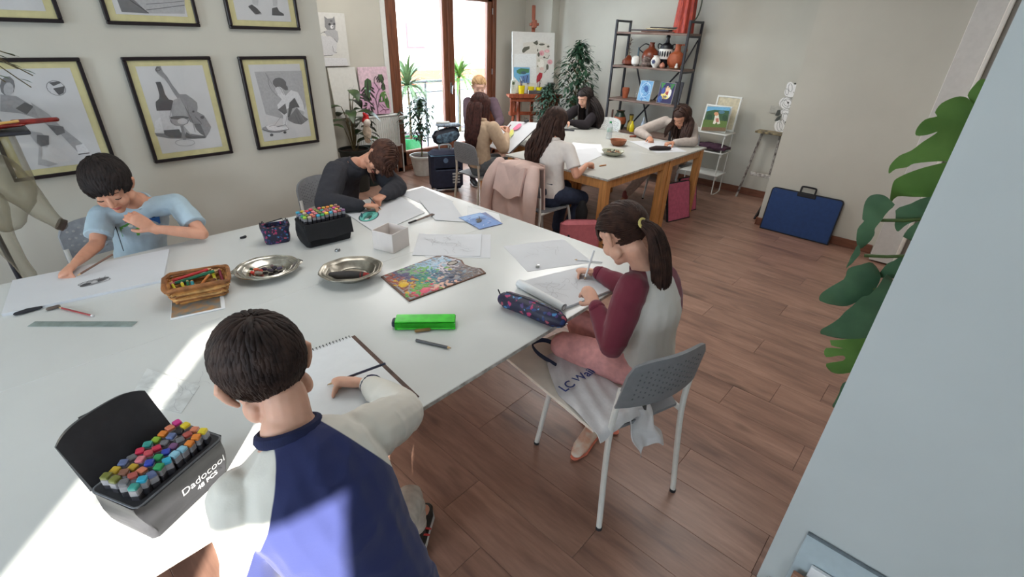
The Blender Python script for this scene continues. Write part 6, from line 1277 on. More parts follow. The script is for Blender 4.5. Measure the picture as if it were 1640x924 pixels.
t = thing('fringed_bag', 'black fringed bag hanging by the seat of the girl in white', 'bag', (3.36, 2.24, .33)); MB().tube([(0, 0, .0), (0, 0, .1), (0, 0, .16)], [.05, .055, .03], 12, rnd=True).build('pouch', MATS['black_felt'], t)
R = random.Random(2)
for k in range(12): a = k*PI/6; b = MB(); b.tube([(.05*math.cos(a), .05*math.sin(a), .0), (.065*math.cos(a), .065*math.sin(a), -.06)], [.006, .003], 5); b.build('tassel', MATS['black_felt'], t)
portfolio('bright pink portfolio leaning on the pine leg at the right end', .36, .42, frame((4.80, 2.07, .002), (.96, -.25, 0), (.10, .22, 1)), mat('hot_pink', (182, 88, 112), .6, bump=.1), False)
portfolio('second pink portfolio behind the right end pine leg', .30, .40, frame((5.18, 2.12, .002), (.96, -.25, 0), (.10, .2, 1)), MATS['hot_pink'], False)
# ================================================================= clear mannequin at the left edge
def clear_plastic(name, c, dens):
    m = bpy.data.materials.new(name); m.use_nodes = True; N = m.node_tree.nodes; L = m.node_tree.links; N.clear(); o = N.new('ShaderNodeOutputMaterial'); t_ = N.new('ShaderNodeBsdfTransparent'); g = N.new('ShaderNodeBsdfPrincipled')
    g.inputs['Base Color'].default_value = (*lin(c), 1); g.inputs['Roughness'].default_value = .12; g.inputs['Specular IOR Level'].default_value = .9; lw = N.new('ShaderNodeLayerWeight'); lw.inputs[0].default_value = .45; mr = N.new('ShaderNodeMapRange'); mr.inputs[3].default_value = dens; mr.inputs[4].default_value = .7; L.new(lw.outputs['Facing'], mr.inputs[0])
    x = N.new('ShaderNodeMixShader'); L.new(mr.outputs[0], x.inputs[0]); t_.inputs[0].default_value = (.93, .92, .88, 1); L.new(t_.outputs[0], x.inputs[1]); L.new(g.outputs[0], x.inputs[2]); L.new(x.outputs[0], o.inputs[0]); return m
m_clear = clear_plastic('clear_plastic', (136, 128, 110), .07)
t = thing('clear_mannequin', 'see-through plastic mannequin with bent legs standing at the left edge', 'mannequin', (-.02, 3.25, .62)); o_ = V((-.02, 3.25, .62))
b = MB(); b.tube([p-o_ for p in spline([V((-.02, 3.26, 1.30)), V((-.0, 3.25, 1.15)), V((-.03, 3.25, 1.02)), V((-.05, 3.25, .93))], 5)], [.12, .125, .12, .115, .11, .11, .115, .12, .125, .125, .12, .12, .11, .1, .09, .08], 22, flat=.7, side=(1, 0, 0), rnd=True); b.build('torso', m_clear, t)
b = MB(); b.tube([p-o_ for p in spline([V((-.01, 3.24, 1.14)), V((.05, 3.22, 1.02)), V((.085, 3.2, .93)), V((.125, 3.2, .855))], 5)], [.085, .085, .08, .075, .07, .065, .06, .055, .052, .048, .045, .04, .036, .032, .03, .03], 18, rnd=True); b.build('leg', m_clear, t)
b = MB(); b.tube([p-o_ for p in spline([V((-.09, 3.25, 1.0)), V((-.10, 3.25, .86)), V((-.085, 3.25, .75)), V((-.065, 3.25, .62))], 5)], [.075, .075, .07, .066, .062, .06, .056, .052, .048, .044, .04, .036, .032, .03, .03, .03], 18, rnd=True); b.build('leg', m_clear, t)
b = MB(); b.tube([V((.118, 3.2, .862))-o_, V((.14, 3.2, .845))-o_], .03, 14); b.build('ankle_plug', mat('dark_resin', (66, 52, 46), .4), t)
t = thing('mannequin_stand', 'dark stand rod carrying the clear mannequin at the left edge', 'stand', (-.11, 3.42, 0)); MB().tube([(0, 0, .01), (0, 0, 1.3)], .012, 8).build('rod', m_rack, t); MB().lathe([(.15, 0), (.15, .012), (.02, .02), (.001, .02)], seg=28).build('foot_plate', m_rack, t); MB().box(-.25, .27, -.28, .05, 1.30, 1.318, bev=.004).build('tray', m_rack, t)
t = thing('toy_violin', 'shiny red-brown toy violin lying on the dark tray at the left edge', 'violin', (.0, 3.2, 1.3185), -.1); m_vio = mat('red_varnish', (124, 32, 26), .2, var=.15, coat=.6)
MB().tube([(-.14, 0, .022), (-.07, 0, .024), (0, 0, .022), (.06, 0, .024), (.13, 0, .022)], [.05, .07, .045, .058, .03], 18, flat=.3, side=(0, 1, 0), rnd=True).build('body', m_vio, t); MB().tube([(.12, 0, .03), (.27, 0, .034)], [.014, .010], 8, rnd=True).build('neck', m_vio, t); MB().tube([(-.10, -.03, .042), (.06, -.045, .036), (.14, -.02, .04)], .006, 6).build('bow', mat('bow_wood', (206, 160, 90), .3), t)
t = thing('hanging_plant', 'green trailing sprigs hanging into the upper left corner', 'plant', (-.15, 3.2, 1.62)); pot(t, 'pot', .07, .09, .12, m_terra)
R = random.Random(9)
for k, (x, y, z) in enumerate(((.36, -.02, -.05), (.40, .0, -.08), (.37, .03, .0), (.30, -.04, -.10), (.38, .02, -.13))):
    st = MB(); P = spline([(0, 0, .1), (x*.5, y, .08), (x, y, z)], 6); st.tube(P, .0025, 5); st.build('sprig', m_stem, t)
    for j in range(5, 13, 2): b = MB(); blade(b, P[j], (.9, R.uniform(-.6, .6), -.25), .055, .018, .5, n=4); b.build('leaf', m_leaf, t, fix=False)
# ================================================================= people
def fuse(mb, name, mt, parent, vox, it=4, fac=.5, disp=None, off=V((0, 0, 0)), ang=180):
    """grow one continuous surface from overlapping closed pieces"""
    bmesh.ops.recalc_face_normals(mb.bm, faces=mb.bm.faces); me = bpy.data.meshes.new(name); mb.bm.to_mesh(me); mb.bm.free()
    o = bpy.data.objects.new(name, me); COL.objects.link(o); md = o.modifiers.new('r', 'REMESH'); md.mode = 'VOXEL'; md.voxel_size = vox; md.adaptivity = 0
    sm = o.modifiers.new('s', 'SMOOTH'); sm.iterations = it; sm.factor = fac
    dg = bpy.context.evaluated_depsgraph_get(); m2 = bpy.data.meshes.new_from_object(o.evaluated_get(dg)); o.modifiers.clear(); o.data = m2; bpy.data.meshes.remove(me)
    nn = [v.normal.copy() for v in m2.vertices]
    for v, n in zip(m2.vertices, nn):
        if disp: v.co = v.co+n*disp(v.co)
        v.co -= off
    m2.materials.clear()
    for x in (mt if isinstance(mt, list) else [mt]): m2.materials.append(x)
    m2.shade_smooth(); o.parent = parent; return o
def wrinkle(a=.004, f=14, dirv=(1, 1, 2.2), seed=0):
    def g(p):
        n = NZ.noise(V((p.x*f*dirv[0]+seed, p.y*f*dirv[1], p.z*f*dirv[2]*.5))); m = NZ.noise(V((p.x*f*2.2, p.y*f*2.2+seed, p.z*f*1.4)))
        return a*(1-abs(n)*3)*.5+a*.4*m
    return g
def ik(a, b, l1, l2, hint):
    a, b, hint = V(a), V(b), V(hint); d = b-a; L = min(d.length, (l1+l2)*.995); u = d.normalized(); x = (l1*l1-l2*l2+L*L)/(2*L); h = math.sqrt(max(0, l1*l1-x*x)); q = hint-u*hint.dot(u)
    if q.length < 1e-5: q = V((0, 0, -1))
    return a+u*x+q.normalized()*h
def seg(a, b, ra, rb, n=5, bulge=0): return [V(a).lerp(V(b), i/n) for i in range(n+1)], [ra+(rb-ra)*i/n+bulge*math.sin(PI*i/n) for i in range(n+1)]
def hand(mb, w, f, n, thumb, curl=.5, s=1.0, spread=.12, pinch=False):
    """palm and five fingers; w wrist, f towards the fingers, n out of the palm, thumb side +1/-1 along f x n"""
    s *= 1.2; f = V(f).normalized(); n = V(n); n = (n-f*n.dot(f)).normalized(); sd = f.cross(n)*thumb; w = V(w)
    pl, wd = .062*s, .027*s
    mb.tube([w-f*.012*s, w+f*.012*s, w+f*.035*s, w+f*pl], [.019*s, .023*s, .028*s, .027*s], 12, flat=.48, side=sd, rnd=True)
    for k, (L, r) in enumerate(((.047, .0073), (.053, .0075), (.049, .0073), (.038, .0065))):
        y = (1-k*2/3)*wd*.8; b = w+f*(pl-.004)*1+sd*y-n*.001; d = (f+sd*(spread*(1-k*2/3))).normalized(); P = [b-d*.014*s, b]; c = curl if not (pinch and k < 1) else curl*.75
        for j, (fr_, an) in enumerate(((.42, .75), (.33, .95), (.25, .6))):
            a = an*c*(1+.08*k); d = (d*math.cos(a)+n*math.sin(a)).normalized(); P.append(P[-1]+d*L*s*fr_)
        mb.tube(spline(P, 2), [r*s*(1.05-.03*i) for i in range(len(P)*2-1)], 8, rnd=True)
    b = w+f*.018*s+sd*.020*s+n*.004; d = (f*.55+sd*.62+n*(.35+.4*curl)).normalized(); P = [b-d*.008*s, b+d*.006*s, b+d*.026*s]; d = (d+f*.35*curl+f*.2-sd*.5*curl+n*.15).normalized(); P.append(P[-1]+d*.022*s)
    mb.tube(spline(P, 3), [.0105*s, .0105*s, .0102*s, .010*s, .0098*s, .0094*s, .009*s, .0086*s, .0083*s, .008*s], 8, rnd=True)
def headframe(c, fwd, up=(0, 0, 1), s=1.0):
    f = V(fwd).normalized(); u = V(up); u = (u-f*u.dot(f)).normalized(); r = f.cross(u); m = MX((r, f, u)).transposed().to_4x4(); m = m @ MX.Scale(s, 4); m.translation = V(c); return m
m_iris = mat('iris_dark', (40, 26, 20), .15); m_eyew = mat('eye_white', (220, 214, 208), .25); m_lid = mat('lash_dark', (34, 22, 20), .6)
SKINS = {}
def skin(k):
    c = {0: (206, 150, 124), 1: (214, 164, 140), 2: (196, 140, 112), 3: (226, 182, 162)}[k]
    return mat('skin_%d' % k, c, .5, var=.04, scale=25, sss=.12, bump=.04, bscale=300)
def head_shape(mb, H):
    R3 = H.to_3x3(); S = lambda x, y, z: H @ V((x, y, z)); k = R3.col[0].length; R3n = R3
    E = lambda c, r: mb.ell(S(*c), r, R3n, 18, 12)
    E((0, -.014, .028), (.072, .09, .076)); E((0, .02, -.022), (.058, .063, .076)); E((0, .03, -.06), (.043, .045, .042)); E((0, .058, -.085), (.021, .019, .018)); E((0, .062, .024), (.05, .022, .026))
    for s in (-1, 1): E((s*.033, .055, -.036), (.023, .022, .026)); E((s*.05, .01, -.06), (.016, .03, .024)); mb.tube([S(s*.068, -.004, -.034), S(s*.077, -.011, -.018), S(s*.083, -.016, .004), S(s*.078, -.008, .014)], [.006*k, .008*k, .010*k, .007*k], 10, flat=1.25, side=R3.col[0].normalized(), rnd=True); E((s*.029, .066, -.004), (.014, .012, .008))
    mb.tube([S(0, .076, .006), S(0, .085, -.012), S(0, .094, -.03)], [.006*k, .0075*k, .0095*k], 10, rnd=True)
    for s in (-1, 1): E((s*.0105, .085, -.033), (.0075, .0085, .006))
    mb.tube([S(-.018, .073, -.0565), S(0, .079, -.0545), S(.018, .073, -.0565)], [.003*k, .0058*k, .003*k], 8, rnd=True); mb.tube([S(-.014, .071, -.0655), S(0, .076, -.0655), S(.014, .071, -.0655)], [.004*k, .0062*k, .004*k], 8, rnd=True)
def face_parts(t, H, off, hairm, closed=True, lips=(176, 96, 88)):
    S = lambda x, y, z: (H @ V((x, y, z)))-off; k = H.to_3x3().col[0].length; R3 = H.to_3x3()
    for s in (-1, 1):
        if closed:
            b = MB(); b.tube([S(s*(.029+dx), .0785-abs(dx)*abs(dx)*22, -.0095-.0035*math.cos(dx*120)) for dx in (-.015, -.0075, 0, .0075, .015)], [.0009*k, .0018*k, .002*k, .0019*k, .001*k], 6); b.build('eye', m_lid, t)
        else:
            o = MB().ell(S(s*.029, .0735, -.006), (.0135, .008, .0068), R3, 12, 8).build('eye', m_eyew, t); MB().ell(S(s*.029, .0795, -.0085), (.0058, .003, .0055), R3, 10, 6).build('iris', m_iris, o)
            b = MB(); b.tube([S(s*(.029+dx), .081-abs(dx)*abs(dx)*25, .0006-.15*abs(dx)) for dx in (-.015, -.0075, 0, .0075, .015)], .0013*k, 6); b.build('eyelid', m_lid, o)
        b = MB(); b.tube([S(s*x, y, z) for x, y, z in ((.012, .0815, .016), (.022, .082, .0205), (.034, .0775, .0215), (.046, .069, .0165))], [.0022*k, .0026*k, .0022*k, .0012*k], 6, flat=.6); b.build('eyebrow', hairm, t)
    b = MB(); b.tube([S(-.019, .0745, -.058), S(-.009, .0805, -.0565), S(0, .0825, -.0575), S(.009, .0805, -.0565), S(.019, .0745, -.058)], [.0012*k, .0034*k, .0032*k, .0034*k, .0012*k], 8, flat=.7); b.tube([S(-.016, .0745, -.0625), S(0, .0805, -.0645), S(.016, .0745, -.0625)], [.0014*k, .0042*k, .0014*k], 8, flat=.7); b.build('mouth', mat('lips_%d_%d_%d' % lips, lips, .45), t)
def hair_mat(name, c, c2): return mat(name, c, .6, c2=c2, scale=34, stretch=(1, 1, 1), bump=.22, bscale=70, spec=.25)
def hair(t, H, off, m, n=170, L=.07, style='short', seed=0, r=.0095, hl=.052, fall=(0, 0, -1), wave=.0, tie=None, vol=1.0, back=-.06, steps=7, drape=None, fringe=.0, name='hair', swirl=.2, ymax=1):
    R = random.Random(seed); c0 = V((0, -.013, .030)); A = V((.0765*vol, .0955*vol, .0815*vol)); Hi = H.inverted(); k = H.to_3x3().col[0].length; b = MB(); g = (Hi.to_3x3() @ V(fall)).normalized()
    def ok(p):
        if p.y > .0 and p.z < hl-.35*max(0, .075-p.y)*(.6): return p.y < .03 and p.z > .02 and abs(p.x) > .05
        if p.z < back: return False
        return not (abs(p.x) > .056 and p.z < .012 and p.y > -.03)
    # cap
    u_, w_ = 28, 18; rows = []
    for j in range(1, w_):
        ph = PI*j/w_; rows.append([])
        for i in range(u_):
            th = 2*PI*i/u_; d = V((math.sin(ph)*math.cos(th), math.sin(ph)*math.sin(th), math.cos(ph))); p = c0+V((d.x*A.x, d.y*A.y, d.z*A.z)); s_ = 1.0 if ok(p) else .8; p = c0+V((d.x*A.x, d.y*A.y, d.z*A.z))*s_*(1+.012*NZ.noise(p*40)); rows[-1].append(b.v((H @ p)-off))
    tp = b.v((H @ (c0+V((0, 0, A.z))))-off); bt = b.v((H @ (c0-V((0, 0, A.z*.8))))-off)
    for i in range(u_): b.f((tp, rows[0][i], rows[0][(i+1) % u_])); b.f((bt, rows[-1][(i+1) % u_], rows[-1][i]))
    for a, c in zip(rows, rows[1:]):
        for i in range(u_): b.f((a[i], c[i], c[(i+1) % u_], a[(i+1) % u_]))
    wh = V((.012, -.062, .10))
    for i in range(n):
        zz = 1-2*(i+.5)/n*.97; th = i*2.39996+seed; rr = math.sqrt(max(0, 1-zz*zz)); d = V((rr*math.cos(th), rr*math.sin(th), zz)); p = c0+V((d.x*A.x, d.y*A.y, d.z*A.z))
        if not ok(p) or p.y > ymax: continue
        P = [p.copy()]; LL = L*R.uniform(.8, 1.15); st = LL/steps; q = p.copy(); ws = None; ph = R.uniform(0, 6.28); fallw = V(fall).normalized()
        for j in range(steps):
            lift = 1.015+.035*min(1, j/3)*(R.random()*.5+.6)
            if ws is None:
                e = q-c0; nrm = V((e.x/A.x**2, e.y/A.y**2, e.z/A.z**2)).normalized()
                if style == 'tie': v = V(tie)-q
                elif style == 'long': v = g*.6+V((1.0 if q.x > 0 else -1.0, -.25, 0))*max(0, q.z-.04)*14
                else:
                    v = (q-wh).normalized()+g*.35+V((0, fringe, 0))*(1 if q.y > 0 else 0)
                if drape and style == 'long': v += V(drape)*.5
                if style == 'tie' and v.length < .03: break
                v = v-nrm*v.dot(nrm)
                if v.length < 1e-4: v = V((0, -1, 0))
                v.normalize(); v += nrm.cross(v)*swirl*math.sin(ph); q = q+v.normalized()*min(st, .02 if style != 'short' else .03)
                e = q-c0; s_ = math.sqrt((e.x/A.x)**2+(e.y/A.y)**2+(e.z/A.z)**2)
                if style == 'long' and (q.z < -.03): ws = H @ q
                else: q = c0+e*(lift/s_)
                P.append(q.copy())
            else: break
        W = [(H @ p_) for p_ in P]
        if style == 'long':
            if ws is None: ws = W[-1]
            rem = LL-sum((W[i_+1]-W[i_]).length for i_ in range(len(W)-1)); ns = max(3, int(rem/.035)); pt = W[-1].copy(); out = (pt-(H @ V((0, -.02, -.03)))); out.z = 0; out = out.normalized() if out.length > 1e-4 else V((0, 0, 0))
            for j in range(ns):
                s2 = rem/ns; pt = pt+fallw*s2+out*s2*(.22 if j < 2 else -.03)+V((math.sin(ph+j*1.1), math.cos(ph*1.7+j*1.1), 0))*wave; W.append(pt.copy())
        if len(W) < 3: continue
        nW = len(W); rad = [r*k*(.75+.5*math.sin(PI*min(1, (i_+.8)/nW)))*(1 if i_ < nW-1 else .35) for i_ in range(nW)]; b.tube([w-off for w in W], rad, 6, flat=.62, rnd=False)
    o = b.build(name, m, t, fix=True, ang=80); return o
def mane(t, P, rad, off, m, n=34, seed=0, flat=.7, side=(1, 0, 0), wave=.0, r=.007, name='hair_length', sub=5):
    """long hair as a body of flowing locks along a path"""
    R = random.Random(seed); Q = spline(P, sub); nn = len(Q); rr = [rad[min(len(rad)-1, i//sub)]*(1-(i % sub)/sub)+rad[min(len(rad)-1, i//sub+1)]*((i % sub)/sub) for i in range(nn)]
    b = MB(); b.tube([q-off for q in Q], [x*.86 for x in rr], 14, flat=flat, side=side, rnd=True); sv = V(side)
    for i in range(n):
        a = 2*PI*i/n+R.uniform(-.1, .1); ph = R.uniform(0, 6.28); f0 = 0 if R.random() < .7 else R.randrange(nn//2); f1 = nn-R.randrange(max(1, nn//4)); W = []
        for j in range(f0, f1):
            d = (Q[min(j+1, nn-1)]-Q[max(j-1, 0)]).normalized(); x = (sv-d*sv.dot(d)).normalized(); y = d.cross(x); k = .93+.06*math.sin(j*.7+ph); W.append(Q[j]+x*rr[j]*k*math.cos(a)+y*rr[j]*flat*k*math.sin(a)+(x*math.sin(ph+j*.8)+y*math.cos(ph+j*.8))*wave-off)
        if len(W) > 3: b.tube(W, [r*(.5+.6*math.sin(PI*min(1, (j+1.5)/len(W)))) for j in range(len(W))], 5, flat=.7)
    return b.build(name, m, t, ang=80)
def person(label, J, look, up=(0, 0, 1), hs=1.0, sk=0, top=None, topkind='long', bottom=None, shoes=None, vox=.006, hands=None, sw=(.03, .02), tor=1.0, wr=.004, lg=1.0, cloth_vox=None, collar=None, legs=True, sleeve_m=None, group=None):
    """J: joints in world metres. Returns the thing and the head frame"""
    J = {k: V(v) for k, v in J.items()}; off = V((J['pel'].x, J['pel'].y, 0)); t = thing('person', label, 'person', off, 0, group); H = headframe(J['head'], look, up, hs); side = (J['shR']-J['shL']).normalized(); cv = cloth_vox or vox*1.1
    hipd = J.get('hipside', side); hipd = V(hipd).normalized(); hp = {s: J['pel']+hipd*(.062*(1 if s == 'R' else -1))-V((0, 0, .02)) for s in 'LR'}
    hp['R'] = J.get('hipR', hp['R'])
    spine = spline([J['pel'], J['pel'].lerp(J['N'], .3)+J.get('belly', V((0, 0, 0))), J['pel'].lerp(J['N'], .68)+J.get('back', V((0, 0, 0))), J['N']], 4)
    base = [.112, .112, .106, .102, .1, .1, .106, .112, .118, .118, .108, .085, .05]; fl = [.78]*4+[.74]*4+[.68, .68, .7, .75, .9]
    def torso(mb, inf, i0=0, i1=13): mb.tube(spine[i0:i1], [(x*tor+inf) for x in base[i0:i1]], 20, flat=fl[i0:i1], side=side, rnd=True)
    b = MB(); head_shape(b, H); nb = H @ V((0, -.03, -.06)); q = J['N']-(J['N']-J['pel']).normalized()*.03; b.tube([nb, nb.lerp(q, .5), q], [.040*hs, .041*hs, .048*hs], 14, rnd=True); torso(b, -.004)
    b.tube([J['shL'], J['N']-V((0, 0, .03)), J['shR']], [.04, .05, .04], 14, rnd=True)
    for s in 'LR':
        sh, el, wv = J['sh'+s], J['el'+s], J['wr'+s]; P, r = seg(sh, el, .040, .031, 5, .002); b.tube(P, r, 12, rnd=True); P, r = seg(el, wv, .031, .0195, 5, .003); b.tube(P, r, 12, rnd=True)
        h = (hands or {}).get(s)
        if h: hand(b, wv, h[0], h[1], h[2], *h[3:])
        if legs:
            P, r = seg(hp[s], J['kn'+s], .068*lg, .046*lg, 6, .004); b.tube(P, r, 14, rnd=True); P, r = seg(J['kn'+s], J['an'+s], .044, .028, 6, .005); b.tube(P, r, 14, rnd=True); tv = J['to'+s]; b.tube([J['an'+s], J['an'+s]+V((0, 0, -.03)), J['an'+s].lerp(tv, .6)+V((0, 0, -.035)), tv], [.028, .03, .026, .02], 12, rnd=True)
    fuse(b, 'body', skin(sk), t, vox, 3, .5, None, off)
    if top:
        b = MB(); sp2 = spine[:12]+[spine[11].lerp(spine[12], .75)]; b.tube(sp2, [(x*tor+.013) for x in base[:12]]+[.064], 20, flat=fl[:12]+[.9], side=side); b.tube([J['shL'], J['N']-V((0, 0, .045)), J['shR']], [.052, .058, .052], 16, rnd=True)
        for s in 'LR':
            sh, el, wv = J['sh'+s], J['el'+s], J['wr'+s]
            if topkind == 'tee': e = sh.lerp(el, .72); P, r = seg(sh, e, .054, .058, 5); b.tube(P, r, 16, rnd=False)
            else:
                P, r = seg(sh, el, .054+sw[0]*.3, .040+sw[0]*.4, 6, .004); b.tube(P, r, 16, rnd=True); cu = el.lerp(wv, .93); P, r = seg(el, cu, .040+sw[0]*.4, .026+sw[1]*.3, 6, .004); b.tube(P, r, 16, rnd=True)
        hem = spine[0]; b.tube([hem+V((0, 0, -.045)), hem, hem.lerp(spine[2], 1.)], [.127*tor, .127*tor, .12*tor], 20, flat=.8, side=side)
        fuse(b, 'shirt', top, t, cv, 3, .5, wrinkle(wr, 13, seed=len(label)), off)
        ax = (J['N']-J['pel']).normalized(); ax2 = (ax*.5+(nb-J['N']).normalized()*.5).normalized(); x, y, z = basis(ax2); c = J['N']-ax*.008+ax2*.004
        cm = collar or (top[0] if isinstance(top, list) else top)
        MB().tube([c+x*.057*math.cos(a*PI/10)+y*.055*math.sin(a*PI/10)-off for a in range(20)], .0105, 8, closed=True, flat=1.3).build('collar', cm, t)
        if topkind == 'long':
            for s in 'LR': el, wv = J['el'+s], J['wr'+s]; a = el.lerp(wv, .86)-off; c2 = el.lerp(wv, .955)-off; MB().tube([a, a.lerp(c2, .5), c2], [.030+sw[1]*.25, .031+sw[1]*.2, .027+sw[1]*.2], 16).build('cuff', collar or cm, t)
    if bottom and legs:
        b = MB(); b.tube([spine[0]+V((0, 0, -.05)), spine[0], spine[1]], [.118*tor, .124*tor, .12*tor], 20, flat=.82, side=side, rnd=True)
        for s in 'LR':
            P, r = seg(hp[s], J['kn'+s], .082*lg, .062*lg, 6, .003); b.tube(P, r, 16, rnd=True); e = J['kn'+s].lerp(J['an'+s], .93); P, r = seg(J['kn'+s], e, .060*lg, .048*lg, 6, .002); b.tube(P, r, 16, rnd=True)
        fuse(b, 'trousers', bottom, t, cv, 3, .5, wrinkle(wr*1.1, 12, seed=3), off)
    if shoes and legs:
        for s in 'LR':
            a, e = J['an'+s]-off, J['to'+s]-off; f = (e-a); f.z = 0; f.normalize(); z0 = min(J['an'+s].z, J['to'+s].z)-.045; c = V((a.x, a.y, max(.012, z0))); b = MB()
            b.tube([c-f*.04+V((0, 0, .03)), c+V((0, 0, .038)), c+f*.06+V((0, 0, .03)), c+f*.115+V((0, 0, .022)), c+f*.15+V((0, 0, .016))], [.032, .038, .037, .038, .028], 16, flat=[1, 1.05, .85, .62, .5], side=f.cross(V((0, 0, 1))), rnd=True); b.tube([c+V((0, 0, .03)), a+V((0, 0, .03))], [.036, .034], 14, rnd=True); o = fuse(b, 'shoe', shoes[0], t, .005, 2, .5)
            sl = MB(); sd_ = f.cross(V((0, 0, 1))); ol = [c+f*(-.07+.25*(.5-.5*math.cos(PI*min(i, 12-i)/6)))+sd_*((.036+.004*math.cos(i))*(1 if i < 6 else -1)*(math.sin(PI*((i % 6)+.5)/6)**.4)) for i in range(12)]
            sl.tube([c-f*.065, c-f*.04, c+f*.05, c+f*.12, c+f*.165], [.022, .038, .037, .041, .022], 16, flat=.32, side=sd_, rnd=True); sl.build('sole', shoes[1], o)
    return t, H, off
def raglan(name, body_c, sleeve_c, planes, off, soft=.002):
    """two-colour cloth: body colour where every half-space (point, normal) holds, sleeve colour elsewhere"""
    m = bpy.data.materials.new(name); m.use_nodes = True; N = m.node_tree.nodes; L = m.node_tree.links; b = N['Principled BSDF']; b.inputs['Roughness'].default_value = .9; b.inputs['Sheen Weight'].default_value = .2
    tc = N.new('ShaderNodeTexCoord'); cur = None
    for p, n in planes:
        n = V(n).normalized(); p = V(p)-off; d = N.new('ShaderNodeVectorMath'); d.operation = 'DOT_PRODUCT'; L.new(tc.outputs['Object'], d.inputs[0]); d.inputs[1].default_value = n
        r = N.new('ShaderNodeMapRange'); r.inputs[1].default_value = p.dot(n)-soft*.5; r.inputs[2].default_value = p.dot(n)+soft*.5; L.new(d.outputs['Value'], r.inputs[0])
        if cur is None: cur = r.outputs[0]
        else: x = N.new('ShaderNodeMath'); x.operation = 'MULTIPLY'; L.new(cur, x.inputs[0]); L.new(r.outputs[0], x.inputs[1]); cur = x.outputs[0]
    mx = N.new('ShaderNodeMix'); mx.data_type = 'RGBA'; L.new(cur, mx.inputs[0]); mx.inputs[6].default_value = (*lin(sleeve_c), 1); mx.inputs[7].default_value = (*lin(body_c), 1); L.new(mx.outputs[2], b.inputs['Base Color'])
    nz = N.new('ShaderNodeTexNoise'); nz.inputs['Scale'].default_value = 260; L.new(tc.outputs['Object'], nz.inputs['Vector']); bp = N.new('ShaderNodeBump'); bp.inputs['Strength'].default_value = .25; bp.inputs['Distance'].default_value = .001; L.new(nz.outputs[0], bp.inputs['Height']); L.new(bp.outputs[0], b.inputs['Normal'])
    return m
h_blk2 = hair_mat('hair_near_black', (34, 24, 22), (60, 44, 38)); h_black = hair_mat('hair_black', (26, 20, 20), (44, 36, 34)); h_dbr = hair_mat('hair_dark_brown', (44, 30, 26), (70, 48, 40)); h_br = hair_mat('hair_brown', (60, 38, 32), (88, 58, 46)); h_fair = hair_mat('hair_fair', (166, 130, 92), (200, 166, 124)); h_aub = hair_mat('hair_auburn', (52, 30, 28), (80, 46, 40))
# ---------------------------------------------------------------- near boy, seen from behind
JC = dict(pel=(.27, .60, .60), N=(.228, .80, 1.062), head=(.238, .888, 1.158), shL=(.118, .79, .965), shR=(.365, .765, .965), elL=(.088, .78, .74), wrL=(.11, .80, .53), elR=(.565, .90, .82), wrR=(.585, 1.135, .775),
          knL=(.20, .66, .33), anL=(.20, .56, .075), toL=(.20, .68, .03), knR=(.585, .965, .37), hipR=(.25, .66, .56), anR=(.636, 1.02, .12), toR=(.735, 1.10, .05), back=V((0, -.02, 0)), belly=V((.01, -.02, 0)))
oc = V((.27, .60, 0)); nv = V((.228, .80, 1.062))
m_rag = raglan('raglan_navy', (32, 40, 88), (212, 208, 198), ((nv+V((-.052, -.055, .0)), (.88, -.2, -.40)), (nv+V((.062, -.055, .0)), (-.86, -.2, -.46))), oc)
m_navy2 = mat('navy_rib', (26, 32, 68), .9, bump=.3, bscale=200)
t, H, off = person('boy at the near edge seen from behind, in a navy and white raglan sweatshirt', JC, (.03, .82, -.50), (-.10, .45, .85), 1.08, 1, m_rag, 'long', mat('grey_joggers', (196, 192, 184), .95, bump=.2), (mat('black_trainer', (40, 42, 40), .6), mat('white_sole', (206, 204, 200), .6)), .0042, {'R': ((-.62, .78, -.02), (-.45, -.35, -.8), -1, 1.0, 1.12, .1, True), 'L': ((.0, .2, -1), (1, 0, 0), 1, .4)}, lg=.8, sw=(.035, .03), tor=1.12, wr=.006, collar=m_navy2)
hair(t, H, off, h_blk2, 1300, .042, 'short', 3, .0036, back=-.088, vol=1.0, fringe=.3, swirl=.12); face_parts(t, H, off, h_black)
shoe_ = [c_ for c_ in t.children if c_.name.startswith('shoe')][-1]; sf = (V((.735, 1.10, 0))-V((.636, 1.02, 0))).normalized(); sd_ = V((sf.y, -sf.x, 0)); sc_ = V((.636, 1.02, .01))-off
m_sr = mat('shoe_red', (210, 60, 60), .5)
for dx in (-.010, .010): MB().tube([sc_+sf*.0+sd_*(.030+.0)+sf*dx*1.3+V((0, 0, .088)), sc_+sf*.035+sd_*.041+sf*dx*1.3+V((0, 0, .035))], .004, 6).build('stripe', m_sr, shoe_)
MB().ell(sc_+sf*.10+V((0, 0, .062)), (.011, .011, .005), None, 10, 6).build('badge', m_yel, shoe_)
pencil('dark blue pencil held by the near boy over his sketchbook', (.655, 1.135, TZ+.075), (.50, 1.245, TZ+.012), mat('pencil_navy', (36, 38, 60), .4), .0042)
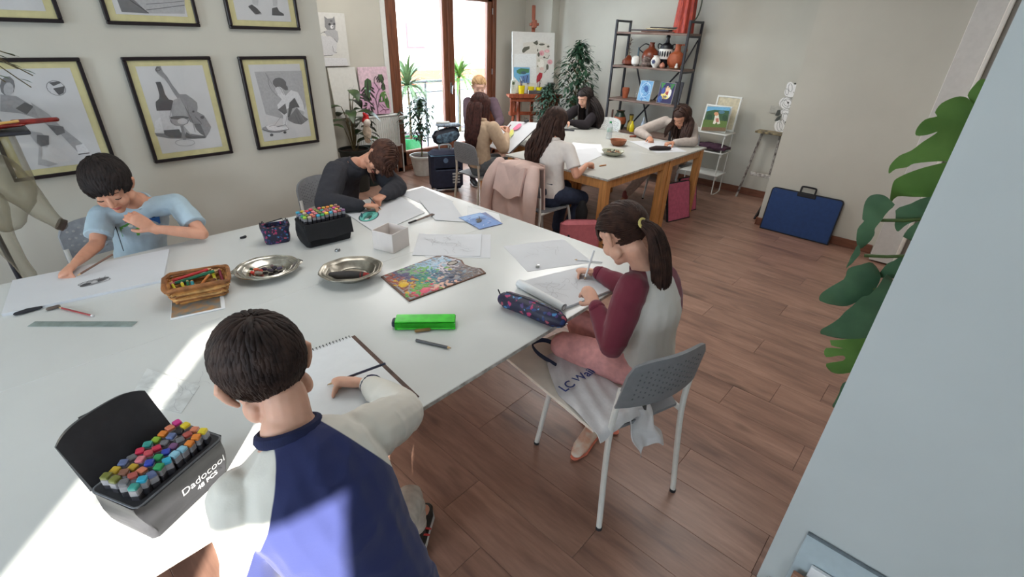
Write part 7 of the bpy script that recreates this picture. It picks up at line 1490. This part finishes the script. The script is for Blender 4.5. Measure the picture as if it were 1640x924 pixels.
# ---------------------------------------------------------------- ponytail girl
JD = dict(pel=(1.60, .66, .575), N=(1.615, .75, .99), head=(1.545, .835, 1.115), shL=(1.50, .735, .935), shR=(1.672, .70, .93), elL=(1.435, .745, .70), wrL=(1.50, .885, .80), elR=(1.77, .89, .77), wrR=(1.785, 1.07, .79),
          knL=(1.475, 1.0, .55), anL=(1.585, .862, .11), toL=(1.49, .85, .04), knR=(1.66, 1.06, .57), anR=(1.70, .86, .10), toR=(1.70, .98, .04), hipside=(.94, -.33, 0), back=V((.02, -.03, 0)), belly=V((0, -.02, 0)))
od = V((1.60, .66, 0)); nd = V((1.615, .75, .99)); sdv = (V((1.70, .67, 0))-V((1.50, .735, 0))).normalized()
m_rag2 = raglan('raglan_maroon', (206, 202, 196), (108, 34, 52), ((nd-sdv*.045+V((0, 0, -.0)), sdv*.93+V((-.02, -.05, -.32))), (nd+sdv*.045, -sdv*.93+V((-.02, -.05, -.32))), (V((0, .86, 0)), (-.33, -.945, 0)) if False else (V((1.63, .86, 0)), (-.33, -.945, 0))), od)
m_mar = mat('maroon_rib', (100, 30, 48), .9, bump=.3, bscale=200)
t, H, off = person('girl with a ponytail at the table corner', JD, (.20, .80, -.62), (.12, .5, .82), 1.05, 1, m_rag2, 'long', mat('pink_trousers', (214, 152, 150), .95, bump=.2), (mat('peach_trainer', (214, 166, 140), .6, c2=(226, 214, 200), scale=22), mat('coral_sole', (214, 120, 96), .6)), .005, {'R': ((-.35, .75, -.1), (-.3, -.2, -.9), -1, 1.0, .95, .08, True), 'L': ((.35, .75, .35), (.3, .3, -.7), 1, 1.15, .95, .05)}, sw=(.03, .02), tor=.98, wr=.005, collar=m_mar)
t['label'] = 'girl with a long dark ponytail at the table corner, in maroon-sleeved top and pink trousers'
face_parts(t, H, off, h_dbr); tie = (.0, -.108, .004)
hair(t, H, off, h_dbr, 520, .2, 'tie', 5, .0055, tie=tie, back=-.078, steps=11, hl=.05, swirl=.05)
b = MB(); R = random.Random(3)
for k in range(40):
    x = -.047+k*.0024; cc = math.sqrt(1-(x/.078)**2); b.tube([(H @ V(p))-off for p in ((x*.8, .052, .085), (x, .086*cc+.002, .055), (x*1.02, .094*cc, .03), (x*1.03, .093*cc, .008+R.uniform(-.006, .004)))], [.0042, .0048, .0044, .0016], 6, flat=.6)
b.build('fringe', h_dbr, t, ang=80)
tw = H @ V(tie); MB().tube([(H @ V((.016*math.cos(a*PI/7), -.110, .004+.016*math.sin(a*PI/7))))-off for a in range(14)], .006, 8, closed=True).build('hair_tie', mat('yellow_tie', (214, 196, 120), .8), t)
mane(t, [tw, tw+V((.02, -.04, -.03)), tw+V((.045, -.07, -.12)), tw+V((.07, -.085, -.24)), tw+V((.09, -.075, -.36))], [.02, .032, .044, .042, .014], off, h_dbr, 60, 2, .7, (.9, -.3, 0), .0015, .0045)
pencil('white pen held upright by the ponytail girl', (1.765, 1.085, TZ+.16), (1.735, 1.10, TZ+.012), m_whp, .0045)
# ---------------------------------------------------------------- boy in blue
JA = dict(pel=(.40, 3.20, .57), N=(.452, 3.09, .935), head=(.345, 2.965, 1.068), shL=(.605, 3.02, .905), shR=(.285, 3.09, .895), elL=(.63, 2.80, .785), wrL=(.44, 2.85, .85), elR=(.215, 2.98, .79), wrR=(.105, 2.80, .785),
          knL=(.46, 2.86, .54), anL=(.46, 2.9, .10), toL=(.46, 2.78, .04), knR=(.30, 2.86, .54), anR=(.30, 2.9, .10), toR=(.30, 2.78, .04), back=V((0, .03, 0)), belly=V((0, .02, 0)))
m_tee = mat('tee_light_blue', (170, 190, 202), .95, var=.02, bump=.1, bscale=250)
t, H, off = person('boy in a light blue printed T-shirt drawing at the left', JA, (-.34, -.80, -.48), (-.30, -.45, .84), 1.16, 0, m_tee, 'tee', mat('dark_trousers', (50, 52, 64), .95), (mat('grey_shoe', (90, 90, 96), .7), MATS['white_sole']), .005, {'R': ((-.55, -.62, -.15), (.2, -.3, -.9), -1, .85, 1.0, .1, True), 'L': ((-.62, .15, .72), (-.2, .8, .0), 1, .45, 1.0, .05)}, tor=1.06, wr=.005)
face_parts(t, H, off, h_black); hair(t, H, off, h_black, 700, .052, 'short', 8, .0055, back=-.05, hl=.066, fringe=.4, vol=1.06)
c = V((.43, 2.952, .80))-off; 
pr = frame(c+V((-.155, -.022, -.055)), (1, -.12, 0), (0, .0, 1)); a = Art(pr @ MX.Scale(1.25, 4)); a.poly([(.05, .01), (.105, .01), (.115, .05), (.08, .075), (.05, .055)], (96, 170, 80)); a.poly([(.11, .04), (.19, .045), (.19, .085), (.12, .08)], (40, 96, 160)); a.poly([(.07, .08), (.12, .078), (.11, .125), (.075, .115)], (200, 50, 40)); a.oval(.085, .06, .008, .008, (236, 236, 230)); a.oval(.14, .045, .011, .011, (170, 180, 190)); a.line([(.02, .0), (.04, .06), (.02, .065)], .003, (60, 70, 80)); a.oval(.17, .08, .008, .008, (40, 50, 80)); pq = a.build('shirt_print', t)
from mathutils.bvhtree import BVHTree
sh_ = [c_ for c_ in t.children if c_.name.startswith('shirt') and 'print' not in c_.name][0]; bv = BVHTree.FromPolygons([v_.co for v_ in sh_.data.vertices], [p_.vertices[:] for p_ in sh_.data.polygons])
for v_ in pq.data.vertices:
    h_ = bv.ray_cast(v_.co+V((0, -.3, 0)), V((0, 1, 0)))
    if h_[0]: v_.co.y = h_[0].y-.0025-(v_.index % 7)*.0001
pencil('pencil held by the boy in blue over his board', (.235, 2.715, TZ+.075), (.085, 2.70, TZ+.02), mat('pencil_bronze', (120, 90, 76), .4), .0042)
# ---------------------------------------------------------------- child in the dark sweatshirt
JB = dict(pel=(1.60, 3.14, .57), N=(1.675, 2.985, .96), head=(1.80, 2.865, 1.0), shL=(1.82, 3.04, .93), shR=(1.53, 2.99, .925), elL=(1.88, 2.82, .79), wrL=(1.69, 2.70, .80), elR=(1.335, 2.80, .80), wrR=(1.50, 2.655, .785),
          knL=(1.70, 2.88, .54), anL=(1.70, 2.95, .10), toL=(1.70, 2.82, .04), knR=(1.52, 2.88, .54), anR=(1.52, 2.95, .10), toR=(1.52, 2.82, .04), back=V((-.03, .05, .02)), belly=V((-.02, .0, 0)))
m_dk = mat('charcoal_sweatshirt', (50, 50, 56), .95, var=.05, bump=.2, bscale=200)
t, H, off = person('child with brown hair in a dark grey sweatshirt, head bent low over the drawing', JB, (-.42, -.55, -.72), (.45, -.78, .44), 1.08, 0, m_dk, 'long', mat('black_trousers', (36, 36, 42), .95), (MATS['grey_shoe'], MATS['white_sole']), .006, {'R': ((.75, -.45, -.1), (.1, -.2, -.95), 1, .9, 1.0, .1, True), 'L': ((-.8, -.4, 0), (.1, .2, -.9), -1, .9)}, sw=(.07, .04), tor=1.1, wr=.006)
face_parts(t, H, off, h_br); hair(t, H, off, h_br, 520, .17, 'long', 14, .0075, back=-.08, hl=.055, vol=1.06, wave=.004, fall=(.1, -.1, -1))
pencil('black fineliner held by the child in the dark sweatshirt', (1.56, 2.66, TZ+.085), (1.60, 2.60, TZ+.006), m_blkp, .004)
# ---------------------------------------------------------------- girl in the white T-shirt
JE = dict(pel=(3.24, 2.50, .57), N=(3.25, 2.53, 1.0), head=(3.335, 2.575, 1.13), shL=(3.25, 2.675, .94), shR=(3.29, 2.385, .94), elL=(3.42, 2.74, .79), wrL=(3.62, 2.66, .785), elR=(3.27, 2.27, .745), wrR=(3.50, 2.33, .79),
          knL=(3.58, 2.60, .52), anL=(3.52, 2.62, .10), toL=(3.64, 2.62, .04), knR=(3.52, 2.36, .48), anR=(3.36, 2.42, .10), toR=(3.5, 2.40, .04), hipside=(.15, -.98, 0), back=V((-.02, 0, 0)))
m_wt = mat('white_tee', (222, 214, 208), .95, var=.02, bump=.1, bscale=250); m_jean = mat('dark_jeans', (48, 56, 78), .9, var=.08, bump=.1)
t, H, off = person('girl with long curly dark hair in a white T-shirt and jeans, back to the camera', JE, (.90, -.1, -.42), (.4, 0, .9), 1.0, 0, m_wt, 'tee', m_jean, (mat('black_shoe', (30, 30, 34), .6), MATS['white_sole']), .007, {'R': ((.9, .1, -.1), (.1, 0, -1), 1, .8), 'L': ((.9, -.2, 0), (0, 0, -1), -1, .6)}, tor=1.0, wr=.004)
face_parts(t, H, off, h_dbr); hair(t, H, off, h_dbr, 240, .36, 'long', 21, .011, wave=.006, fall=(-.12, .12, -1), back=-.09, drape=(0, -.6, 0), vol=1.05, hl=.06)
mane(t, [H @ V((0, -.03, .035)), H @ V((0, -.07, -.03)), V((3.20, 2.60, 1.0)), V((3.165, 2.64, .90)), V((3.15, 2.66, .80))], [.06, .092, .10, .105, .07], off, h_dbr, 70, 6, .62, (.1, 1, 0), .009, .0085)
c = H @ V((-.07, -.07, .03)); MB().tube([c-off+V((0, .0, .015)), c-off, c-off+V((0, .0, -.02))], .008, 8, rnd=True).build('hair_clip', mat('gold_clip', (196, 166, 90), .3, metal=.6), t)
# ---------------------------------------------------------------- girl in beige
JF = dict(pel=(3.47, 3.64, .57), N=(3.50, 3.66, .985), head=(3.56, 3.73, 1.115), shL=(3.50, 3.80, .93), shR=(3.53, 3.51, .925), elL=(3.66, 3.90, .80), wrL=(3.86, 3.80, .85), elR=(3.60, 3.43, .735), wrR=(3.74, 3.52, .84),
          knL=(3.80, 3.72, .54), anL=(3.80, 3.75, .10), toL=(3.92, 3.75, .04), knR=(3.80, 3.52, .54), anR=(3.80, 3.55, .10), toR=(3.92, 3.52, .04), hipside=(.1, -1, 0), back=V((-.02, 0, 0)))
m_bei = mat('beige_knit', (192, 166, 140), .95, var=.04, bump=.2, bscale=160)
t, H, off = person('girl with straight brown hair in a beige jumper and grey trousers on the perforated chair', JF, (.9, .15, -.40), (.38, 0, .9), 1.03, 0, m_bei, 'long', mat('grey_trousers', (104, 110, 114), .95, bump=.2), (MATS['black_shoe'], MATS['white_sole']), .007, {'R': ((.6, .35, .5), (-.2, .8, -.3), 1, 1.0), 'L': ((.8, -.4, .1), (0, 0, -1), -1, .5)}, sw=(.05, .03), tor=1.0)
face_parts(t, H, off, h_aub); hair(t, H, off, h_aub, 260, .44, 'long', 31, .0115, fall=(-.1, .02, -1), back=-.09, drape=(0, -.5, 0), vol=1.06)
mane(t, [H @ V((0, -.03, .035)), H @ V((0, -.075, -.04)), V((3.41, 3.68, .94)), V((3.39, 3.68, .82)), V((3.39, 3.69, .72))], [.06, .09, .095, .09, .06], off, h_aub, 70, 7, .6, (.05, 1, 0), .001, .009)
pencil('short pencil held by the girl in beige', (3.80, 3.52, .93), (3.80, 3.60, .845), m_redp, .005)
# ---------------------------------------------------------------- fair girl at the window
JG = dict(pel=(4.30, 4.50, .66), N=(4.25, 4.46, 1.075), head=(4.21, 4.43, 1.205), shL=(4.39, 4.37, 1.02), shR=(4.13, 4.54, 1.02), elL=(4.30, 4.16, .84), wrL=(4.10, 4.05, .79), elR=(3.98, 4.38, .83), wrR=(3.98, 4.16, .79),
          knL=(4.36, 4.46, .36), anL=(4.36, 4.50, .09), toL=(4.30, 4.38, .03), knR=(4.22, 4.52, .36), anR=(4.22, 4.56, .09), toR=(4.16, 4.44, .03), hipside=(-.8, .5, 0))
m_mv = mat('mauve_top', (92, 74, 84), .95, var=.05, bump=.2)
t, H, off = person('fair-haired girl in a mauve top standing by the balcony door, looking down', JG, (-.50, -.70, -.26), (-.15, -.2, .95), 1.0, 3, m_mv, 'long', mat('dark_skirt', (60, 56, 66), .95), (MATS['black_shoe'], MATS['white_sole']), .008, {'R': ((-.1, -.9, -.1), (0, 0, -1), -1, .6), 'L': ((-.8, -.5, -.1), (0, 0, -1), 1, .6)}, sw=(.03, .02))
face_parts(t, H, off, h_fair); hair(t, H, off, h_fair, 220, .16, 'tie', 41, .009, tie=(0, -.108, .03), steps=10, swirl=.05, hl=.055)
MB().tube([(H @ V((.0, -.10, .03)))-off, (H @ V((0, -.135, .0)))-off, (H @ V((0, -.14, -.06)))-off, (H @ V((0, -.13, -.12)))-off], [.02, .026, .022, .008], 10, rnd=True).build('ponytail', h_fair, t)
# ---------------------------------------------------------------- girl in black
JH = dict(pel=(5.62, 3.72, .57), N=(5.42, 3.70, .965), head=(5.31, 3.67, 1.085), shL=(5.42, 3.55, .91), shR=(5.38, 3.84, .91), elL=(5.18, 3.52, .79), wrL=(5.02, 3.66, .82), elR=(5.12, 3.88, .80), wrR=(5.0, 3.76, .86),
          knL=(5.30, 3.62, .54), anL=(5.32, 3.62, .10), toL=(5.2, 3.62, .04), knR=(5.30, 3.80, .54), anR=(5.32, 3.80, .10), toR=(5.2, 3.80, .04), hipside=(0, 1, 0), back=V((.04, 0, 0)))
m_bk = mat('black_jumper', (34, 28, 32), .95, var=.05, bump=.2)
t, H, off = person('girl with very long black hair in a black jumper behind the far table', JH, (-.85, .10, -.34), (-.3, 0, .95), 1.02, 1, m_bk, 'long', MATS['black_trousers'], (MATS['black_shoe'], MATS['white_sole']), .008, {'R': ((-.6, .2, .5), (.5, 0, .2), -1, .6), 'L': ((-.8, .3, -.1), (0, 0, -1), 1, .7)}, sw=(.04, .03))
face_parts(t, H, off, h_black); hair(t, H, off, h_black, 240, .40, 'long', 51, .012, fall=(.02, -.06, -1), back=-.09, drape=(0, -.4, 0), vol=1.08, ymax=.03)
mane(t, [H @ V((-.02, -.04, .02)), H @ V((-.045, -.06, -.05)), V((5.37, 3.52, .98)), V((5.37, 3.46, .87)), V((5.36, 3.45, .79))], [.085, .095, .095, .09, .06], off, h_black, 46, 8, .6, (.7, 1, 0), .001, .01)
# ---------------------------------------------------------------- leaning girl at the right end
JI = dict(pel=(5.66, 2.46, .57), N=(5.46, 2.44, .945), head=(5.33, 2.37, 1.01), shL=(5.48, 2.30, .90), shR=(5.46, 2.62, .92), elL=(5.26, 2.16, .79), wrL=(5.08, 2.30, .785), elR=(5.27, 2.84, .80), wrR=(5.13, 2.61, .785),
          knL=(5.34, 2.36, .54), anL=(5.30, 2.40, .10), toL=(5.18, 2.42, .04), knR=(5.34, 2.56, .54), anR=(4.96, 2.72, .12), toR=(4.84, 2.76, .05), hipside=(0, 1, 0), back=V((.05, 0, .02)))
m_gb = mat('stone_knit', (176, 164, 156), .95, var=.04, bump=.2, bscale=160)
t, H, off = person('girl in a stone-coloured jumper leaning over her sheet at the right', JI, (-.80, .18, -.52), (-.55, .1, .8), 1.03, 2, m_gb, 'long', mat('beige_trousers', (186, 160, 146), .95), (mat('red_white_shoe', (150, 80, 76), .6), MATS['white_sole']), .008, {'R': ((-.6, -.5, -.2), (0, 0, -1), -1, .9), 'L': ((-.7, .4, -.1), (0, 0, -1), 1, .7)}, sw=(.03, .02))
face_parts(t, H, off, h_dbr); hair(t, H, off, h_dbr, 240, .30, 'long', 61, .0115, fall=(.0, -.03, -1), back=-.09, drape=(0, -.4, 0), vol=1.06, ymax=.03)
mane(t, [H @ V((-.04, -.02, .02)), H @ V((-.08, -.01, -.04)), V((5.28, 2.26, .90)), V((5.24, 2.25, .80)), V((5.22, 2.24, .765))], [.05, .06, .07, .075, .06], off, h_dbr, 36, 9, .6, (.6, 1, 0), .002, .009)
mane(t, [H @ V((.05, -.02, .02)), H @ V((.085, -.01, -.05)), V((5.27, 2.48, .88)), V((5.25, 2.49, .80))], [.03, .035, .035, .015], off, h_dbr, 18, 10, .6, (.6, 1, 0), .002, .008)
